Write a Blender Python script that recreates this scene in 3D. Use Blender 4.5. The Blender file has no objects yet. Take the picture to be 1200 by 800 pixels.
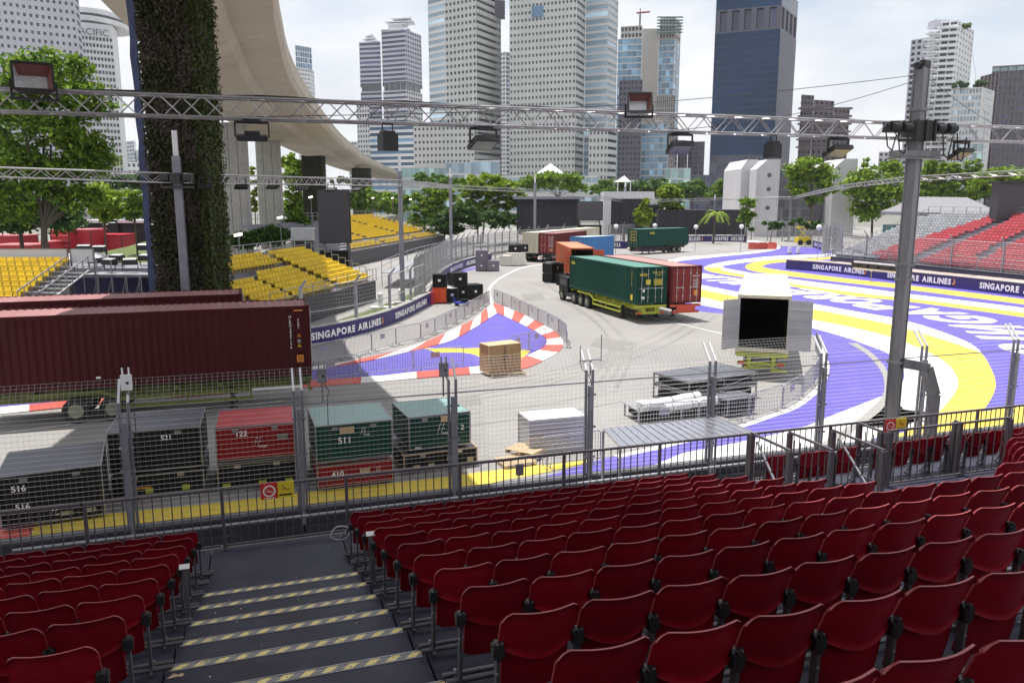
import bpy, math, random
import numpy as np
from mathutils import Vector, Matrix
random.seed(7); rng = np.random.default_rng(7)
D = bpy.data; SC = bpy.context.scene; COL = SC.collection
R = math.radians

# ------------------------------------------------------------------ camera
H = 8.5; F = 925.0; PITCH = R(10.1)          # eye height, focal length in 1200-px units, downward tilt
cam = D.cameras.new('camera'); cam.sensor_width = 36.0; cam.lens = 36.0 * F / 1200.0
cam.clip_start = 0.1; cam.clip_end = 6000.0
co = D.objects.new('camera', cam); COL.objects.link(co)
co.location = (0, 0, H); co.rotation_euler = (math.pi / 2 - PITCH, 0, 0)
SC.camera = co
# ------------------------------------------------------------------ sky, sun, exposure
SUN_TO = Vector((-0.17, 0.12, 1.0)).normalized()
W = D.worlds.new('World'); SC.world = W; W.use_nodes = True
nt = W.node_tree; nt.nodes.clear()
def wn(t, **k):
    n = nt.nodes.new(t)
    for a, v in k.items(): setattr(n, a, v)
    return n
sky = wn('ShaderNodeTexSky', sky_type='NISHITA', sun_disc=False)
sky.sun_elevation = math.asin(SUN_TO.z); sky.sun_rotation = math.atan2(SUN_TO.x, SUN_TO.y)
sky.air_density = 1.0; sky.dust_density = 1.5
sm = wn('ShaderNodeVectorMath', operation='SCALE'); sm.inputs['Scale'].default_value = 0.12
nt.links.new(sky.outputs[0], sm.inputs[0])
tc = wn('ShaderNodeTexCoord')
mp = wn('ShaderNodeMapping'); mp.inputs['Scale'].default_value = (1.0, 1.0, 2.6); mp.inputs['Location'].default_value = (0.35, 0.1, 0.2)
nt.links.new(tc.outputs['Generated'], mp.inputs[0])
n1 = wn('ShaderNodeTexNoise'); n1.inputs['Scale'].default_value = 3.2; n1.inputs['Detail'].default_value = 7; n1.inputs['Roughness'].default_value = 0.55
nt.links.new(mp.outputs[0], n1.inputs['Vector'])
r1 = wn('ShaderNodeValToRGB'); r1.color_ramp.elements[0].position = 0.30; r1.color_ramp.elements[0].color = (0.42, 0.42, 0.42, 1)
r1.color_ramp.elements[1].position = 0.56; r1.color_ramp.elements[1].color = (1, 1, 1, 1)
nt.links.new(n1.outputs[0], r1.inputs[0])
n2 = wn('ShaderNodeTexNoise'); n2.inputs['Scale'].default_value = 6.0; n2.inputs['Detail'].default_value = 6
nt.links.new(mp.outputs[0], n2.inputs['Vector'])
r2 = wn('ShaderNodeValToRGB'); r2.color_ramp.elements[0].position = 0.35; r2.color_ramp.elements[0].color = (0.655, 0.675, 0.72, 1)
r2.color_ramp.elements[1].position = 0.6; r2.color_ramp.elements[1].color = (0.78, 0.785, 0.80, 1)
nt.links.new(n2.outputs[0], r2.inputs[0])
mx = wn('ShaderNodeMix', data_type='RGBA')
nt.links.new(r1.outputs[0], mx.inputs[0]); nt.links.new(sm.outputs[0], mx.inputs[6]); nt.links.new(r2.outputs[0], mx.inputs[7])
bg = wn('ShaderNodeBackground'); bg.inputs['Strength'].default_value = 1.0
nt.links.new(mx.outputs[2], bg.inputs['Color'])
wo = wn('ShaderNodeOutputWorld'); nt.links.new(bg.outputs[0], wo.inputs[0])
sl = D.lights.new('sun', 'SUN'); sl.energy = 5.0; sl.angle = R(0.55); sl.color = (1.0, 0.965, 0.92)
so = D.objects.new('sun', sl); COL.objects.link(so); so.location = (0, 0, 60)
so.rotation_euler = SUN_TO.to_track_quat('Z', 'Y').to_euler()
SC.view_settings.view_transform = 'Standard'; SC.view_settings.look = 'None'
SC.view_settings.exposure = 0.38; SC.view_settings.gamma = 1.0; SC.view_settings.use_curve_mapping = False
SC.cycles.max_bounces = 6; SC.cycles.transparent_max_bounces = 8

# ------------------------------------------------------------------ measuring helpers (1200x800 photo pixels -> metres)
cP, sP = math.cos(PITCH), math.sin(PITCH)
def ray(px, py):
    a = (px - 600) / F; b = (400 - py) / F
    return Vector((a, cP + b * sP, -sP + b * cP))
def at(px, py, z=0.0):
    r = ray(px, py); t = (z - H) / r.z
    return Vector((r.x * t, r.y * t, z))
def atd(px, py, d):
    r = ray(px, py); t = d / r.y
    return Vector((r.x * t, d, H + r.z * t))
SA = R(18.08)                                  # the stand, the barrier and most lorries share this bearing
U = Vector((math.cos(SA), math.sin(SA), 0)); V = Vector((-math.sin(SA), math.cos(SA), 0))
def uvz(u, v, z): return U * u + V * v + Vector((0, 0, z))
def atv(px, py, v):
    r = ray(px, py); t = v / (r.x * V.x + r.y * V.y)
    return Vector((r.x * t, r.y * t, H + r.z * t))

# ------------------------------------------------------------------ mesh builder
class MB:
    def __init__(s): s.v = []; s.f = []; s.m = []; s.sm = []
    def quad(s, pts, m=0, smooth=False):
        b = len(s.v); s.v += [tuple(p) for p in pts]; s.f.append(tuple(range(b, b + len(pts)))); s.m.append(m); s.sm.append(smooth)
    def add(s, vs, fs, m=0, smooth=False):
        b = len(s.v); s.v += [tuple(p) for p in vs]
        for f in fs: s.f.append(tuple(b + i for i in f)); s.m.append(m); s.sm.append(smooth)
    def frame(s, o, X, Y, Z, m=0):
        o = Vector(o); X = Vector(X); Y = Vector(Y); Z = Vector(Z)
        vs = [o + X * i + Y * j + Z * k for k in (-.5, .5) for j in (-.5, .5) for i in (-.5, .5)]
        s.add(vs, [(0, 2, 3, 1), (4, 5, 7, 6), (0, 1, 5, 4), (2, 6, 7, 3), (0, 4, 6, 2), (1, 3, 7, 5)], m)
    def box(s, c, d, rz=0.0, m=0):
        cx, sx = math.cos(rz), math.sin(rz)
        s.frame(c, (d[0] * cx, d[0] * sx, 0), (-d[1] * sx, d[1] * cx, 0), (0, 0, d[2]), m)
    def bar(s, p, q, w, h=None, m=0, up=(0, 0, 1)):
        p = Vector(p); q = Vector(q); d = q - p
        if d.length < 1e-6: return
        u = Vector(up); n = d.normalized()
        if abs(n.dot(u)) > 0.98: u = Vector((0, 1, 0)) if abs(n.y) < .9 else Vector((1, 0, 0))
        x = n.cross(u).normalized(); z = x.cross(n).normalized()
        s.frame((p + q) / 2, x * w, d, z * (h or w), m)
    def tube(s, p, q, r, n=6, m=0, r2=None, caps=True):
        p = Vector(p); q = Vector(q); d = (q - p)
        if d.length < 1e-6: return
        d.normalize(); u = Vector((0, 0, 1)) if abs(d.z) < .9 else Vector((1, 0, 0))
        x = d.cross(u).normalized(); y = d.cross(x); r2 = r if r2 is None else r2
        vs = []
        for (c, rr) in ((p, r), (q, r2)):
            for i in range(n):
                a = 2 * math.pi * i / n; vs.append(c + x * (math.cos(a) * rr) + y * (math.sin(a) * rr))
        fs = [(i, (i + 1) % n, n + (i + 1) % n, n + i) for i in range(n)]
        s.add(vs, fs, m, n > 5)
        if caps: s.add(vs, [tuple(range(n - 1, -1, -1)), tuple(range(n, 2 * n))], m)
    def path(s, pts, r, n=6, m=0):
        for a, b in zip(pts[:-1], pts[1:]): s.tube(a, b, r, n, m)
    def prism(s, poly, z0, z1, m=0):
        n = len(poly)
        vs = [(p[0], p[1], z0) for p in poly] + [(p[0], p[1], z1) for p in poly]
        s.add(vs, [(i, (i + 1) % n, n + (i + 1) % n, n + i) for i in range(n)] + [tuple(range(n - 1, -1, -1)), tuple(range(n, 2 * n))], m)
    def grid(s, P, m=0, smooth=True):                     # P[i][j] points
        a, b = len(P), len(P[0])
        s.add([p for r in P for p in r], [(i * b + j, i * b + j + 1, (i + 1) * b + j + 1, (i + 1) * b + j) for i in range(a - 1) for j in range(b - 1)], m, smooth)
    def dome(s, c, rx, ry, rz, n=12, k=5, m=0, full=False):
        lo = -math.pi / 2 if full else 0
        P = [[(c[0] + rx * math.cos(t) * math.cos(2 * math.pi * i / n), c[1] + ry * math.cos(t) * math.sin(2 * math.pi * i / n), c[2] + rz * math.sin(t)) for i in range(n + 1)]
             for t in [lo + (math.pi / 2 - lo) * j / k for j in range(k + 1)]]
        s.grid(P, m)
    def mesh(s, name, mats):
        me = D.meshes.new(name); me.from_pydata(s.v, [], s.f)
        for mt in (mats if isinstance(mats, (list, tuple)) else [mats]): me.materials.append(mt)
        me.polygons.foreach_set('material_index', s.m); me.polygons.foreach_set('use_smooth', s.sm)
        me.update(); return me
    def build(s, name, mats, parent=None, loc=None, rz=0.0, **tags):
        return inst(s.mesh(name, mats), name, parent, loc, rz, **tags)
def inst(me, name, parent=None, loc=None, rz=0.0, **tags):
    o = D.objects.new(name, me); COL.objects.link(o)
    if loc is not None: o.location = loc
    if rz: o.rotation_euler = (0, 0, rz)
    if parent is not None: o.parent = parent
    for k, v in tags.items(): o[k] = v
    return o
def thing(name, label, cat, loc=(0, 0, 0), rz=0.0, group=None):
    o = D.objects.new(name, None); COL.objects.link(o); o.location = loc; o.rotation_euler = (0, 0, rz)
    o.empty_display_size = .2
    return tag(o, label, cat, group)
def tag(o, label, cat, group=None):
    o['label'] = label; o['category'] = cat
    if group: o['group'] = group
    return o
def copy_tree(o, parent=None):
    c = o.copy(); COL.objects.link(c); c.parent = parent
    for ch in [x for x in D.objects if x.parent == o]: copy_tree(ch, c)
    return c
def structure(o): o['kind'] = 'structure'; return o
_kids = {}
def dup(root, loc, rz, label, group=None):
    if root.name not in _kids: _kids[root.name] = [(k, list(k.children)) for k in root.children]
    r = root.copy(); COL.objects.link(r); r.location = loc; r.rotation_euler = (0, 0, rz); r['label'] = label
    if group: r['group'] = group
    for k, g in _kids[root.name]:
        c = k.copy(); COL.objects.link(c); c.parent = r
        for x in g:
            d = x.copy(); COL.objects.link(d); d.parent = c
    return r
NUM = ['first', 'second', 'third', 'fourth', 'fifth', 'sixth', 'seventh', 'eighth', 'ninth', 'tenth', 'eleventh', 'twelfth', 'thirteenth', 'fourteenth',
       'fifteenth', 'sixteenth', 'seventeenth', 'eighteenth', 'nineteenth', 'twentieth', 'twenty-first', 'twenty-second', 'twenty-third', 'twenty-fourth',
       'twenty-fifth', 'twenty-sixth', 'twenty-seventh', 'twenty-eighth', 'twenty-ninth', 'thirtieth'] + [a + '-' + b for a in ('thirty', 'forty', 'fifty', 'sixty', 'seventy', 'eighty', 'ninety', 'hundred') for b in ('first', 'second', 'third', 'fourth', 'fifth', 'sixth', 'seventh', 'eighth', 'ninth', 'tenth')]

# ------------------------------------------------------------------ lettering (Blender's built-in font, turned to mesh)
_tx = {}
def text_mesh(body, mat, bold=0.012, depth=0.0):
    key = (body, mat.name, bold, depth)
    if key in _tx: return _tx[key]
    c = D.curves.new('lettering', 'FONT'); c.body = body; c.size = 1.0; c.offset = bold; c.extrude = depth; c.align_x = 'CENTER'
    c.resolution_u = 3
    o = D.objects.new('lettering', c); COL.objects.link(o)
    me = D.meshes.new_from_object(o.evaluated_get(bpy.context.evaluated_depsgraph_get()))
    D.objects.remove(o); D.curves.remove(c)
    n = len(me.vertices); co_ = np.empty(n * 3, np.float32); me.vertices.foreach_get('co', co_); co_ = co_.reshape(-1, 3)
    lo, hi = co_.min(0), co_.max(0)
    co_[:, 0] -= (lo[0] + hi[0]) / 2; co_[:, 1] -= lo[1]; s = 1.0 / max(hi[1] - lo[1], 1e-6); co_ *= s
    me.vertices.foreach_set('co', co_.ravel()); me.materials.clear(); me.materials.append(mat); me.update()
    me['w'] = float((hi[0] - lo[0]) * s)
    _tx[key] = me; return me
def text(name, body, mat, parent, o, x, up, h, w=None, bold=0.012, **tags):
    """lettering of cap height h whose bottom centre is o, reading along x; w stretches it to that width"""
    me = text_mesh(body, mat, bold); x = Vector(x).normalized(); up = Vector(up).normalized(); n = x.cross(up)
    sx = h if w is None else w / me['w']
    ob = inst(me, name, parent, **tags)
    M = Matrix.Identity(4)
    for i in range(3): M[i][0] = x[i] * sx; M[i][1] = up[i] * h; M[i][2] = n[i]; M[i][3] = o[i]
    ob.matrix_basis = M
    return ob

# ------------------------------------------------------------------ materials
def mat(name, col, rough=0.6, metal=0.0, var=0.12, scale=2.0, bump=0.0, bscale=30.0, streak=0.0, rand=0.0, spec=0.5, dirt=None, dirtamt=0.0, coat=0.0):
    m = D.materials.new(name); m.use_nodes = True; t = m.node_tree; N = t.nodes; L = t.links
    b = N['Principled BSDF']; b.inputs['Roughness'].default_value = rough; b.inputs['Metallic'].default_value = metal
    b.inputs['Specular IOR Level'].default_value = spec
    if coat: b.inputs['Coat Weight'].default_value = coat; b.inputs['Coat Roughness'].default_value = .15
    tcn = N.new('ShaderNodeTexCoord'); src = tcn.outputs['Object']
    if streak:
        mpn = N.new('ShaderNodeMapping'); mpn.inputs['Scale'].default_value = (1, 1, 1.0 / (1 + streak)); L.new(src, mpn.inputs[0]); src = mpn.outputs[0]
    no = N.new('ShaderNodeTexNoise'); no.inputs['Scale'].default_value = scale; no.inputs['Detail'].default_value = 6; no.inputs['Roughness'].default_value = .62
    L.new(src, no.inputs['Vector'])
    rp = N.new('ShaderNodeValToRGB'); rp.color_ramp.elements[0].position = .3; rp.color_ramp.elements[1].position = .7
    rp.color_ramp.elements[0].color = tuple(max(0, c * (1 - var)) for c in col) + (1,)
    rp.color_ramp.elements[1].color = tuple(min(1, c * (1 + var)) for c in col) + (1,)
    L.new(no.outputs[0], rp.inputs[0]); out = rp.outputs[0]
    if dirt is not None:
        nd = N.new('ShaderNodeTexNoise'); nd.inputs['Scale'].default_value = scale * 2.7; nd.inputs['Detail'].default_value = 8; nd.inputs['Roughness'].default_value = .7
        L.new(src, nd.inputs['Vector'])
        rd = N.new('ShaderNodeValToRGB'); rd.color_ramp.elements[0].position = .52; rd.color_ramp.elements[1].position = .72
        rd.color_ramp.elements[0].color = (0, 0, 0, 1); rd.color_ramp.elements[1].color = (dirtamt,) * 3 + (1,)
        L.new(nd.outputs[0], rd.inputs[0])
        mxn = N.new('ShaderNodeMix'); mxn.data_type = 'RGBA'; L.new(rd.outputs[0], mxn.inputs[0]); L.new(out, mxn.inputs[6]); mxn.inputs[7].default_value = tuple(dirt) + (1,); out = mxn.outputs[2]
    if rand:
        oi = N.new('ShaderNodeObjectInfo'); mr = N.new('ShaderNodeMapRange'); mr.inputs[3].default_value = 1 - rand; mr.inputs[4].default_value = 1 + rand
        L.new(oi.outputs['Random'], mr.inputs[0]); vm = N.new('ShaderNodeVectorMath'); vm.operation = 'SCALE'; L.new(out, vm.inputs[0]); L.new(mr.outputs[0], vm.inputs['Scale']); out = vm.outputs[0]
    L.new(out, b.inputs['Base Color'])
    rr = N.new('ShaderNodeMapRange'); rr.inputs[3].default_value = max(.03, rough - .12); rr.inputs[4].default_value = min(1, rough + .12)
    L.new(no.outputs[0], rr.inputs[0]); L.new(rr.outputs[0], b.inputs['Roughness'])
    if bump:
        nb = N.new('ShaderNodeTexNoise'); nb.inputs['Scale'].default_value = bscale; nb.inputs['Detail'].default_value = 4; L.new(src, nb.inputs['Vector'])
        bn = N.new('ShaderNodeBump'); bn.inputs['Strength'].default_value = bump; bn.inputs['Distance'].default_value = .02
        L.new(nb.outputs[0], bn.inputs['Height']); L.new(bn.outputs[0], b.inputs['Normal'])
    return m
def leaf_mat(name, c0, c1, trans=.35):
    m = D.materials.new(name); m.use_nodes = True; N = m.node_tree.nodes; L = m.node_tree.links
    b = N['Principled BSDF']; b.inputs['Roughness'].default_value = .55; b.inputs['Specular IOR Level'].default_value = .3
    g = N.new('ShaderNodeNewGeometry'); rp = N.new('ShaderNodeValToRGB')
    rp.color_ramp.elements[0].color = tuple(c0) + (1,); rp.color_ramp.elements[1].color = tuple(c1) + (1,)
    L.new(g.outputs['Random Per Island'], rp.inputs[0]); L.new(rp.outputs[0], b.inputs['Base Color'])
    tr = N.new('ShaderNodeBsdfTranslucent'); L.new(rp.outputs[0], tr.inputs[0]); mxs = N.new('ShaderNodeMixShader'); mxs.inputs[0].default_value = trans
    L.new(b.outputs[0], mxs.inputs[1]); L.new(tr.outputs[0], mxs.inputs[2]); L.new(mxs.outputs[0], N['Material Output'].inputs[0])
    return m
M = {}
M['asphalt'] = mat('asphalt', (.250, .240, .231), .88, var=.13, scale=.09, bump=.25, bscale=60, dirt=(.19, .18, .17), dirtamt=.5)
M['purple'] = mat('purple_paint', (.092, .072, .37), .66, var=.13, scale=.22, dirt=(.135, .12, .30), dirtamt=.55, bump=.15, bscale=50)
M['yellow_paint'] = mat('yellow_paint', (.66, .49, .045), .64, var=.10, scale=.3, dirt=(.5, .40, .12), dirtamt=.5)
M['white_paint'] = mat('white_paint', (.70, .69, .665), .64, var=.08, scale=.3, dirt=(.48, .46, .44), dirtamt=.6)
M['red_paint'] = mat('red_paint', (.56, .085, .06), .6, var=.08, scale=.5, dirt=(.5, .25, .2), dirtamt=.3)
M['grey_paint'] = mat('grey_paint', (.27, .265, .25), .7, var=.06, scale=.4)
M['grass'] = mat('grass_ground', (.075, .105, .025), .95, var=.35, scale=.8, bump=.6, bscale=8, dirt=(.2, .18, .08), dirtamt=.6)
M['earth'] = mat('far_ground', (.17, .17, .15), .95, var=.2, scale=.05)
M['deck'] = mat('deck_board', (.034, .034, .056), .5, var=.3, scale=1.2, bump=.08, bscale=90, dirt=(.085, .085, .10), dirtamt=.45, spec=.35)
M['deck_dark'] = mat('deck_edge', (.03, .03, .037), .6, var=.2)
M['alu'] = mat('aluminium', (.42, .42, .45), .42, metal=.85, var=.12, scale=5)
M['galv'] = mat('galvanised_steel', (.36, .37, .40), .5, metal=.7, var=.22, scale=4, rand=.1)
M['rail'] = mat('painted_rail', (.115, .105, .115), .5, metal=.35, var=.15, scale=6)
M['post'] = mat('fence_post', (.25, .25, .29), .5, metal=.55, var=.2, scale=3)
M['wire_lit'] = mat('fence_wire_lit', (.60, .59, .60), .5, var=.08)  # horizontal wires coloured paler for the light they catch from above
M['ivy_shade'] = mat('ivy_shade', (.022, .022, .013), .95, var=.4, scale=1.5, bump=.5, bscale=15)  # pier surface coloured dark so gaps between ivy leaves look shaded
M['lamp_glass'] = mat('lamp_glass', (.07, .07, .08), .15, var=.3, spec=.6)
M['wire'] = mat('fence_wire', (.38, .37, .38), .5, metal=.2, var=.1)
M['tip'] = mat('white_post_tip', (.72, .72, .74), .5, var=.05)
M['mast'] = mat('mast_steel', (.23, .225, .24), .5, metal=.6, var=.28, scale=2.0, streak=4, dirt=(.14, .10, .09), dirtamt=.5)
M['truss'] = mat('truss_alloy', (.42, .41, .43), .4, metal=.75, var=.15, scale=3)
M['black'] = mat('black_plastic', (.018, .018, .02), .5, var=.3, scale=3, rand=.15)
M['lens'] = mat('lamp_reflector', (.66, .67, .70), .25, metal=.25, var=.15, scale=4)
M['lamp_inside'] = mat('lamp_inside', (.26, .10, .085), .5, var=.2, scale=3)
M['seat'] = mat('seat_plastic', (.205, .003, .012), .46, var=.2, scale=3, rand=.22, spec=.17, bump=.03, bscale=120, dirt=(.25, .03, .035), dirtamt=.25)
M['seat_under'] = mat('seat_pan_plastic', (.180, .003, .011), .55, var=.2, scale=2.5, rand=.2, spec=.12, bump=.04, bscale=80)
M['seat_rim'] = mat('seat_rim_highlight', (.30, .05, .055), .4, var=.2, scale=6, rand=.1)  # paler red painted on the shell edge as its highlight
M['cap'] = mat('barrier_cap', (.06, .06, .07), .6, var=.15)
M['marquee'] = mat('marquee_fabric', (.21, .21, .225), .6, var=.06, scale=.4)
M['bracket'] = mat('seat_bracket', (.022, .021, .023), .38, var=.3, scale=8, rand=.2)
M['leg'] = mat('seat_leg', (.13, .13, .14), .45, metal=.6, var=.25, scale=9)
M['tag_white'] = mat('white_card', (.78, .78, .78), .7, var=.03)
M['yellow_seat'] = mat('yellow_seat', (.70, .49, .012), .5, var=.06, scale=3, rand=.12)
M['red_seat'] = mat('far_red_seat', (.50, .085, .10), .5, var=.06, scale=3, rand=.15)
M['grey_seat'] = mat('far_grey_seat', (.38, .39, .41), .5, var=.06, scale=3, rand=.15)
M['concrete'] = mat('concrete', (.36, .35, .33), .9, var=.14, scale=.6, bump=.15, bscale=20, dirt=(.23, .22, .2), dirtamt=.5)
M['deck_concrete'] = mat('flyover_concrete', (.46, .415, .35), .9, var=.10, scale=.15, bump=.1, bscale=12, dirt=(.33, .29, .24), dirtamt=.45)
M['navy'] = mat('navy_banner', (.012, .012, .075), .6, var=.1)
M['ad'] = mat('advert_banner', (.028, .020, .135), .5, var=.08)
M['letter'] = mat('white_letter', (.85, .85, .86), .6, var=.02)
M['orange_mark'] = mat('orange_mark', (.75, .28, .05), .6, var=.05)
M['black_mark'] = mat('black_mark', (.02, .02, .02), .6, var=.05)
M['yellow_mark'] = mat('yellow_mark', (.72, .55, .03), .6, var=.05)
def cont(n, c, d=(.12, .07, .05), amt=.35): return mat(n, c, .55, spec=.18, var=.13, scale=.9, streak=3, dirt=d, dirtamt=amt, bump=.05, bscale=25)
M['c_maroon'] = cont('maroon_container_paint', (.060, .008, .010), (.05, .02, .018), .4); M['c_maroon_roof'] = cont('sunlit_maroon_roof', (.30, .15, .15), (.4, .28, .27), .5)  # maroon roof coloured pinkish as a sunlit top
M['c_green'] = cont('green_container_paint', (.005, .050, .035), (.012, .035, .028), .3); M['c_green_roof'] = cont('pale_green_roof', (.10, .22, .185), (.2, .25, .22), .4)  # green roof paler than its sides
M['c_red'] = cont('red_container_paint', (.23, .035, .035)); M['c_red_roof'] = cont('pale_red_roof', (.40, .22, .20), (.5, .35, .32), .5)  # red roof paler than its sides
M['c_orange'] = cont('orange_container_paint', (.42, .10, .045)); M['c_orange_roof'] = cont('pale_orange_roof', (.48, .22, .13))  # orange roof paler than its sides
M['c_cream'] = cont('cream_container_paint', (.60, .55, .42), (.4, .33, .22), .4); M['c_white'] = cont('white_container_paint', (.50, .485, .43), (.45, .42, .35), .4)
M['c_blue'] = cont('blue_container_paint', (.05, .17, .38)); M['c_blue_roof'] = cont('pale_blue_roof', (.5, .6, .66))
M['c_brown'] = cont('brown_container_paint', (.11, .014, .016))
M['door_grey'] = mat('door_inner_grey', (.40, .40, .42), .5, var=.08, scale=1.5)
M['inside'] = mat('container_inside_shade', (.05, .045, .04), .9, var=.3)
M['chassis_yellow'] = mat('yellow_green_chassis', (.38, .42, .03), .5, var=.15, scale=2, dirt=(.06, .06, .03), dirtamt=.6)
M['chassis_shaded'] = mat('shaded_yellow_chassis', (.13, .145, .02), .6, var=.25, scale=1.5, dirt=(.03, .03, .02), dirtamt=.7)  # dirty yellow-green chassis, darkened to put the shade into its colour
M['chassis_red'] = mat('red_chassis', (.55, .07, .03), .5, var=.12, scale=2)
M['chassis'] = mat('black_chassis', (.03, .03, .03), .6, var=.2, scale=2)
M['tyre'] = mat('tyre_rubber', (.02, .02, .021), .85, var=.25, scale=5)
M['rim'] = mat('wheel_rim', (.25, .26, .2), .5, metal=.4, var=.2)
M['steel'] = mat('bright_steel', (.55, .55, .57), .35, metal=.8, var=.15, scale=4)
M['wood'] = mat('raw_wood', (.50, .37, .22), .8, var=.25, scale=4, streak=0, bump=.1, bscale=40)
M['ply'] = mat('plywood', (.36, .22, .11), .7, var=.18, scale=2)
M['crate_black'] = mat('black_case', (.009, .0095, .0105), .55, spec=.25, var=.3, scale=2, rand=.2)
M['crate_red'] = mat('red_case', (.27, .010, .013), .5, spec=.25, var=.12, scale=2)
M['crate_green'] = mat('green_case', (.007, .060, .043), .5, spec=.25, var=.14, scale=2)
M['crate_green_lit_top'] = mat('sunlit_green_lid', (.20, .33, .31), .4, var=.15, scale=2)  # green lid with sunlight painted into its colour
M['crate_black_top'] = mat('dark_case_lid', (.11, .115, .135), .4, var=.15, scale=2)
M['crate_red_top'] = mat('red_case_lid', (.45, .06, .07), .4, var=.12, scale=2)
M['crate_silver'] = mat('silver_case', (.50, .50, .52), .4, metal=.6, var=.1, scale=2)
M['crate_grey'] = mat('purple_grey_case', (.17, .155, .20), .55, var=.15, scale=2, rand=.1)
M['crate_white'] = mat('white_case', (.62, .60, .55), .55, var=.1, scale=2)
M['crate_orange'] = mat('orange_case', (.70, .085, .015), .5, var=.08, scale=2)
M['tarp'] = mat('white_tarp', (.72, .72, .72), .45, var=.06, scale=3, bump=.5, bscale=4)
M['blue'] = mat('blue_paint', (.03, .05, .35), .45, var=.2, scale=4)
M['screen'] = mat('led_screen_face', (.055, .052, .062), .45, var=.06, scale=1)
M['tent'] = mat('tent_fabric', (.62, .62, .64), .6, var=.05, scale=.5)
M['red_stall'] = mat('red_stall_paint', (.42, .015, .03), .5, var=.12, scale=.8, rand=.1)
M['pink_top'] = mat('pink_stall_top', (.62, .16, .17), .6, var=.12, scale=.8)
M['sign_red'] = mat('sign_red', (.55, .03, .02), .5, var=.05)
M['trunk'] = mat('bark', (.085, .07, .055), .9, var=.3, scale=3, bump=.5, bscale=12)
M['leaf_dark'] = leaf_mat('leaf_dark', (.022, .055, .010), (.07, .145, .022))
M['leaf_mid'] = leaf_mat('leaf_mid', (.055, .125, .014), (.155, .27, .028))
M['leaf_bright'] = leaf_mat('leaf_bright', (.13, .225, .016), (.31, .42, .035))
M['leaf_lime'] = leaf_mat('leaf_lime', (.13, .20, .014), (.30, .37, .035))
M['leaf_blue'] = leaf_mat('leaf_deep', (.03, .08, .03), (.085, .16, .05))
M['ivy'] = leaf_mat('ivy_leaf', (.020, .022, .009), (.050, .058, .018), .2)
M['ivy_dry'] = leaf_mat('dry_ivy_leaf', (.040, .030, .020), (.095, .080, .058), .15)
M['ivy_lit'] = leaf_mat('fresh_lit_ivy_leaf', (.032, .052, .011), (.08, .11, .018), .3)  # fresh leaves, coloured lighter for the light on the right edge
# ================================================================== GROUND, ROAD AND PAINT
b = MB(); b.quad([(-3000, -600, 0), (3000, -600, 0), (3000, 4500, 0), (-3000, 4500, 0)])
structure(b.build('ground', M['earth']))
b = MB(); nx, ny = 24, 24
b.quad([(-75, -40, .004), (140, -40, .004), (140, 260, .004), (-75, 260, .004)])
structure(b.build('road', M['asphalt']))
def smooth(pts, n=6):
    """Catmull-Rom through ground points"""
    P = [Vector(p) for p in pts]; out = []
    for i in range(len(P) - 1):
        a = P[max(i - 1, 0)]; p, q = P[i], P[i + 1]; d = P[min(i + 2, len(P) - 1)]
        for k in range(n):
            t = k / n
            out.append(.5 * ((2 * p) + (q - a) * t + (2 * a - 5 * p + 4 * q - d) * t * t + (3 * p - a - 3 * q + d) * t ** 3))
    out.append(P[-1]); return out
def resample(P, n):
    d = [0]
    for a, c in zip(P[:-1], P[1:]): d.append(d[-1] + (c - a).length)
    out = []; j = 0
    for k in range(n):
        s = d[-1] * k / (n - 1)
        while j < len(P) - 2 and d[j + 1] < s: j += 1
        L = d[j + 1] - d[j]; out.append(P[j].lerp(P[j + 1], 0 if L < 1e-9 else min(1, (s - d[j]) / L)))
    return out
def gpts(px): return [at(x, y) for x, y in px]
LAY = lambda k: .008 + .004 * k
def strip_mesh(name, A, B, m, lay, n=60, kind='structure'):
    A = resample(A, n); B = resample(B, n); bb = MB(); z = LAY(lay)
    for i in range(n - 1): bb.quad([(*A[i].xy, z), (*B[i].xy, z), (*B[i + 1].xy, z), (*A[i + 1].xy, z)])
    o = bb.build(name, m)
    structure(o); return o
def band(name, pa, pb, m, lay, n=60): return strip_mesh(name, smooth(gpts(pa)), smooth(gpts(pb)), m, lay, n)
def area(name, px, m, lay, sm=False, ground=None):
    P = ground if ground is not None else gpts(px)
    if sm: P = smooth(P, 4)
    bb = MB(); bb.quad([(p.x, p.y, LAY(lay)) for p in P]); o = bb.build(name, m); return structure(o)
def line(name, P, w, m, lay):
    A, B = [], []
    for i, p in enumerate(P):
        d = (P[min(i + 1, len(P) - 1)] - P[max(i - 1, 0)]); d.z = 0; d.normalize(); n = Vector((-d.y, d.x, 0)) * w / 2
        A.append(p + n); B.append(p - n)
    return strip_mesh(name, A, B, m, lay, max(len(P), 12))
WV = 20.75                                           # near edge of the paint, at the foot of the fence wall
left_edge = [(640, 558), (706, 537.6), (741, 531), (780, 522.5), (830, 510), (873, 498), (903, 487.5), (925, 480), (942, 470), (961.7, 451.7), (968, 433), (966.7, 421.7), (958, 400)]
far_edge = [(786, 304.5), (800, 301.5), (833, 299), (850, 297.5), (880, 295), (897, 292.5), (904, 290.5), (905, 288.8)]
base = [uvz(33, WV, 0), uvz(2.2, WV, 0)] + smooth(gpts(left_edge), 5) + smooth(gpts([(958, 400), (945, 385), (925, 375), (880, 369), (835, 366.5), (800, 361), (772, 350), (768, 330), (786, 304.5)]), 5)[1:] \
    + smooth(gpts(far_edge), 4)[1:] + gpts([(920, 289), (965, 291), (1000, 300), (1100, 320), (1200, 338), (1330, 362)])
area('purple_track_surface', None, M['purple'], 0, ground=base)
le = smooth(gpts([(722, 535)] + left_edge[2:]), 6); line('white_track_edge', le, .30, M['white_paint'], 1)
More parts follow.
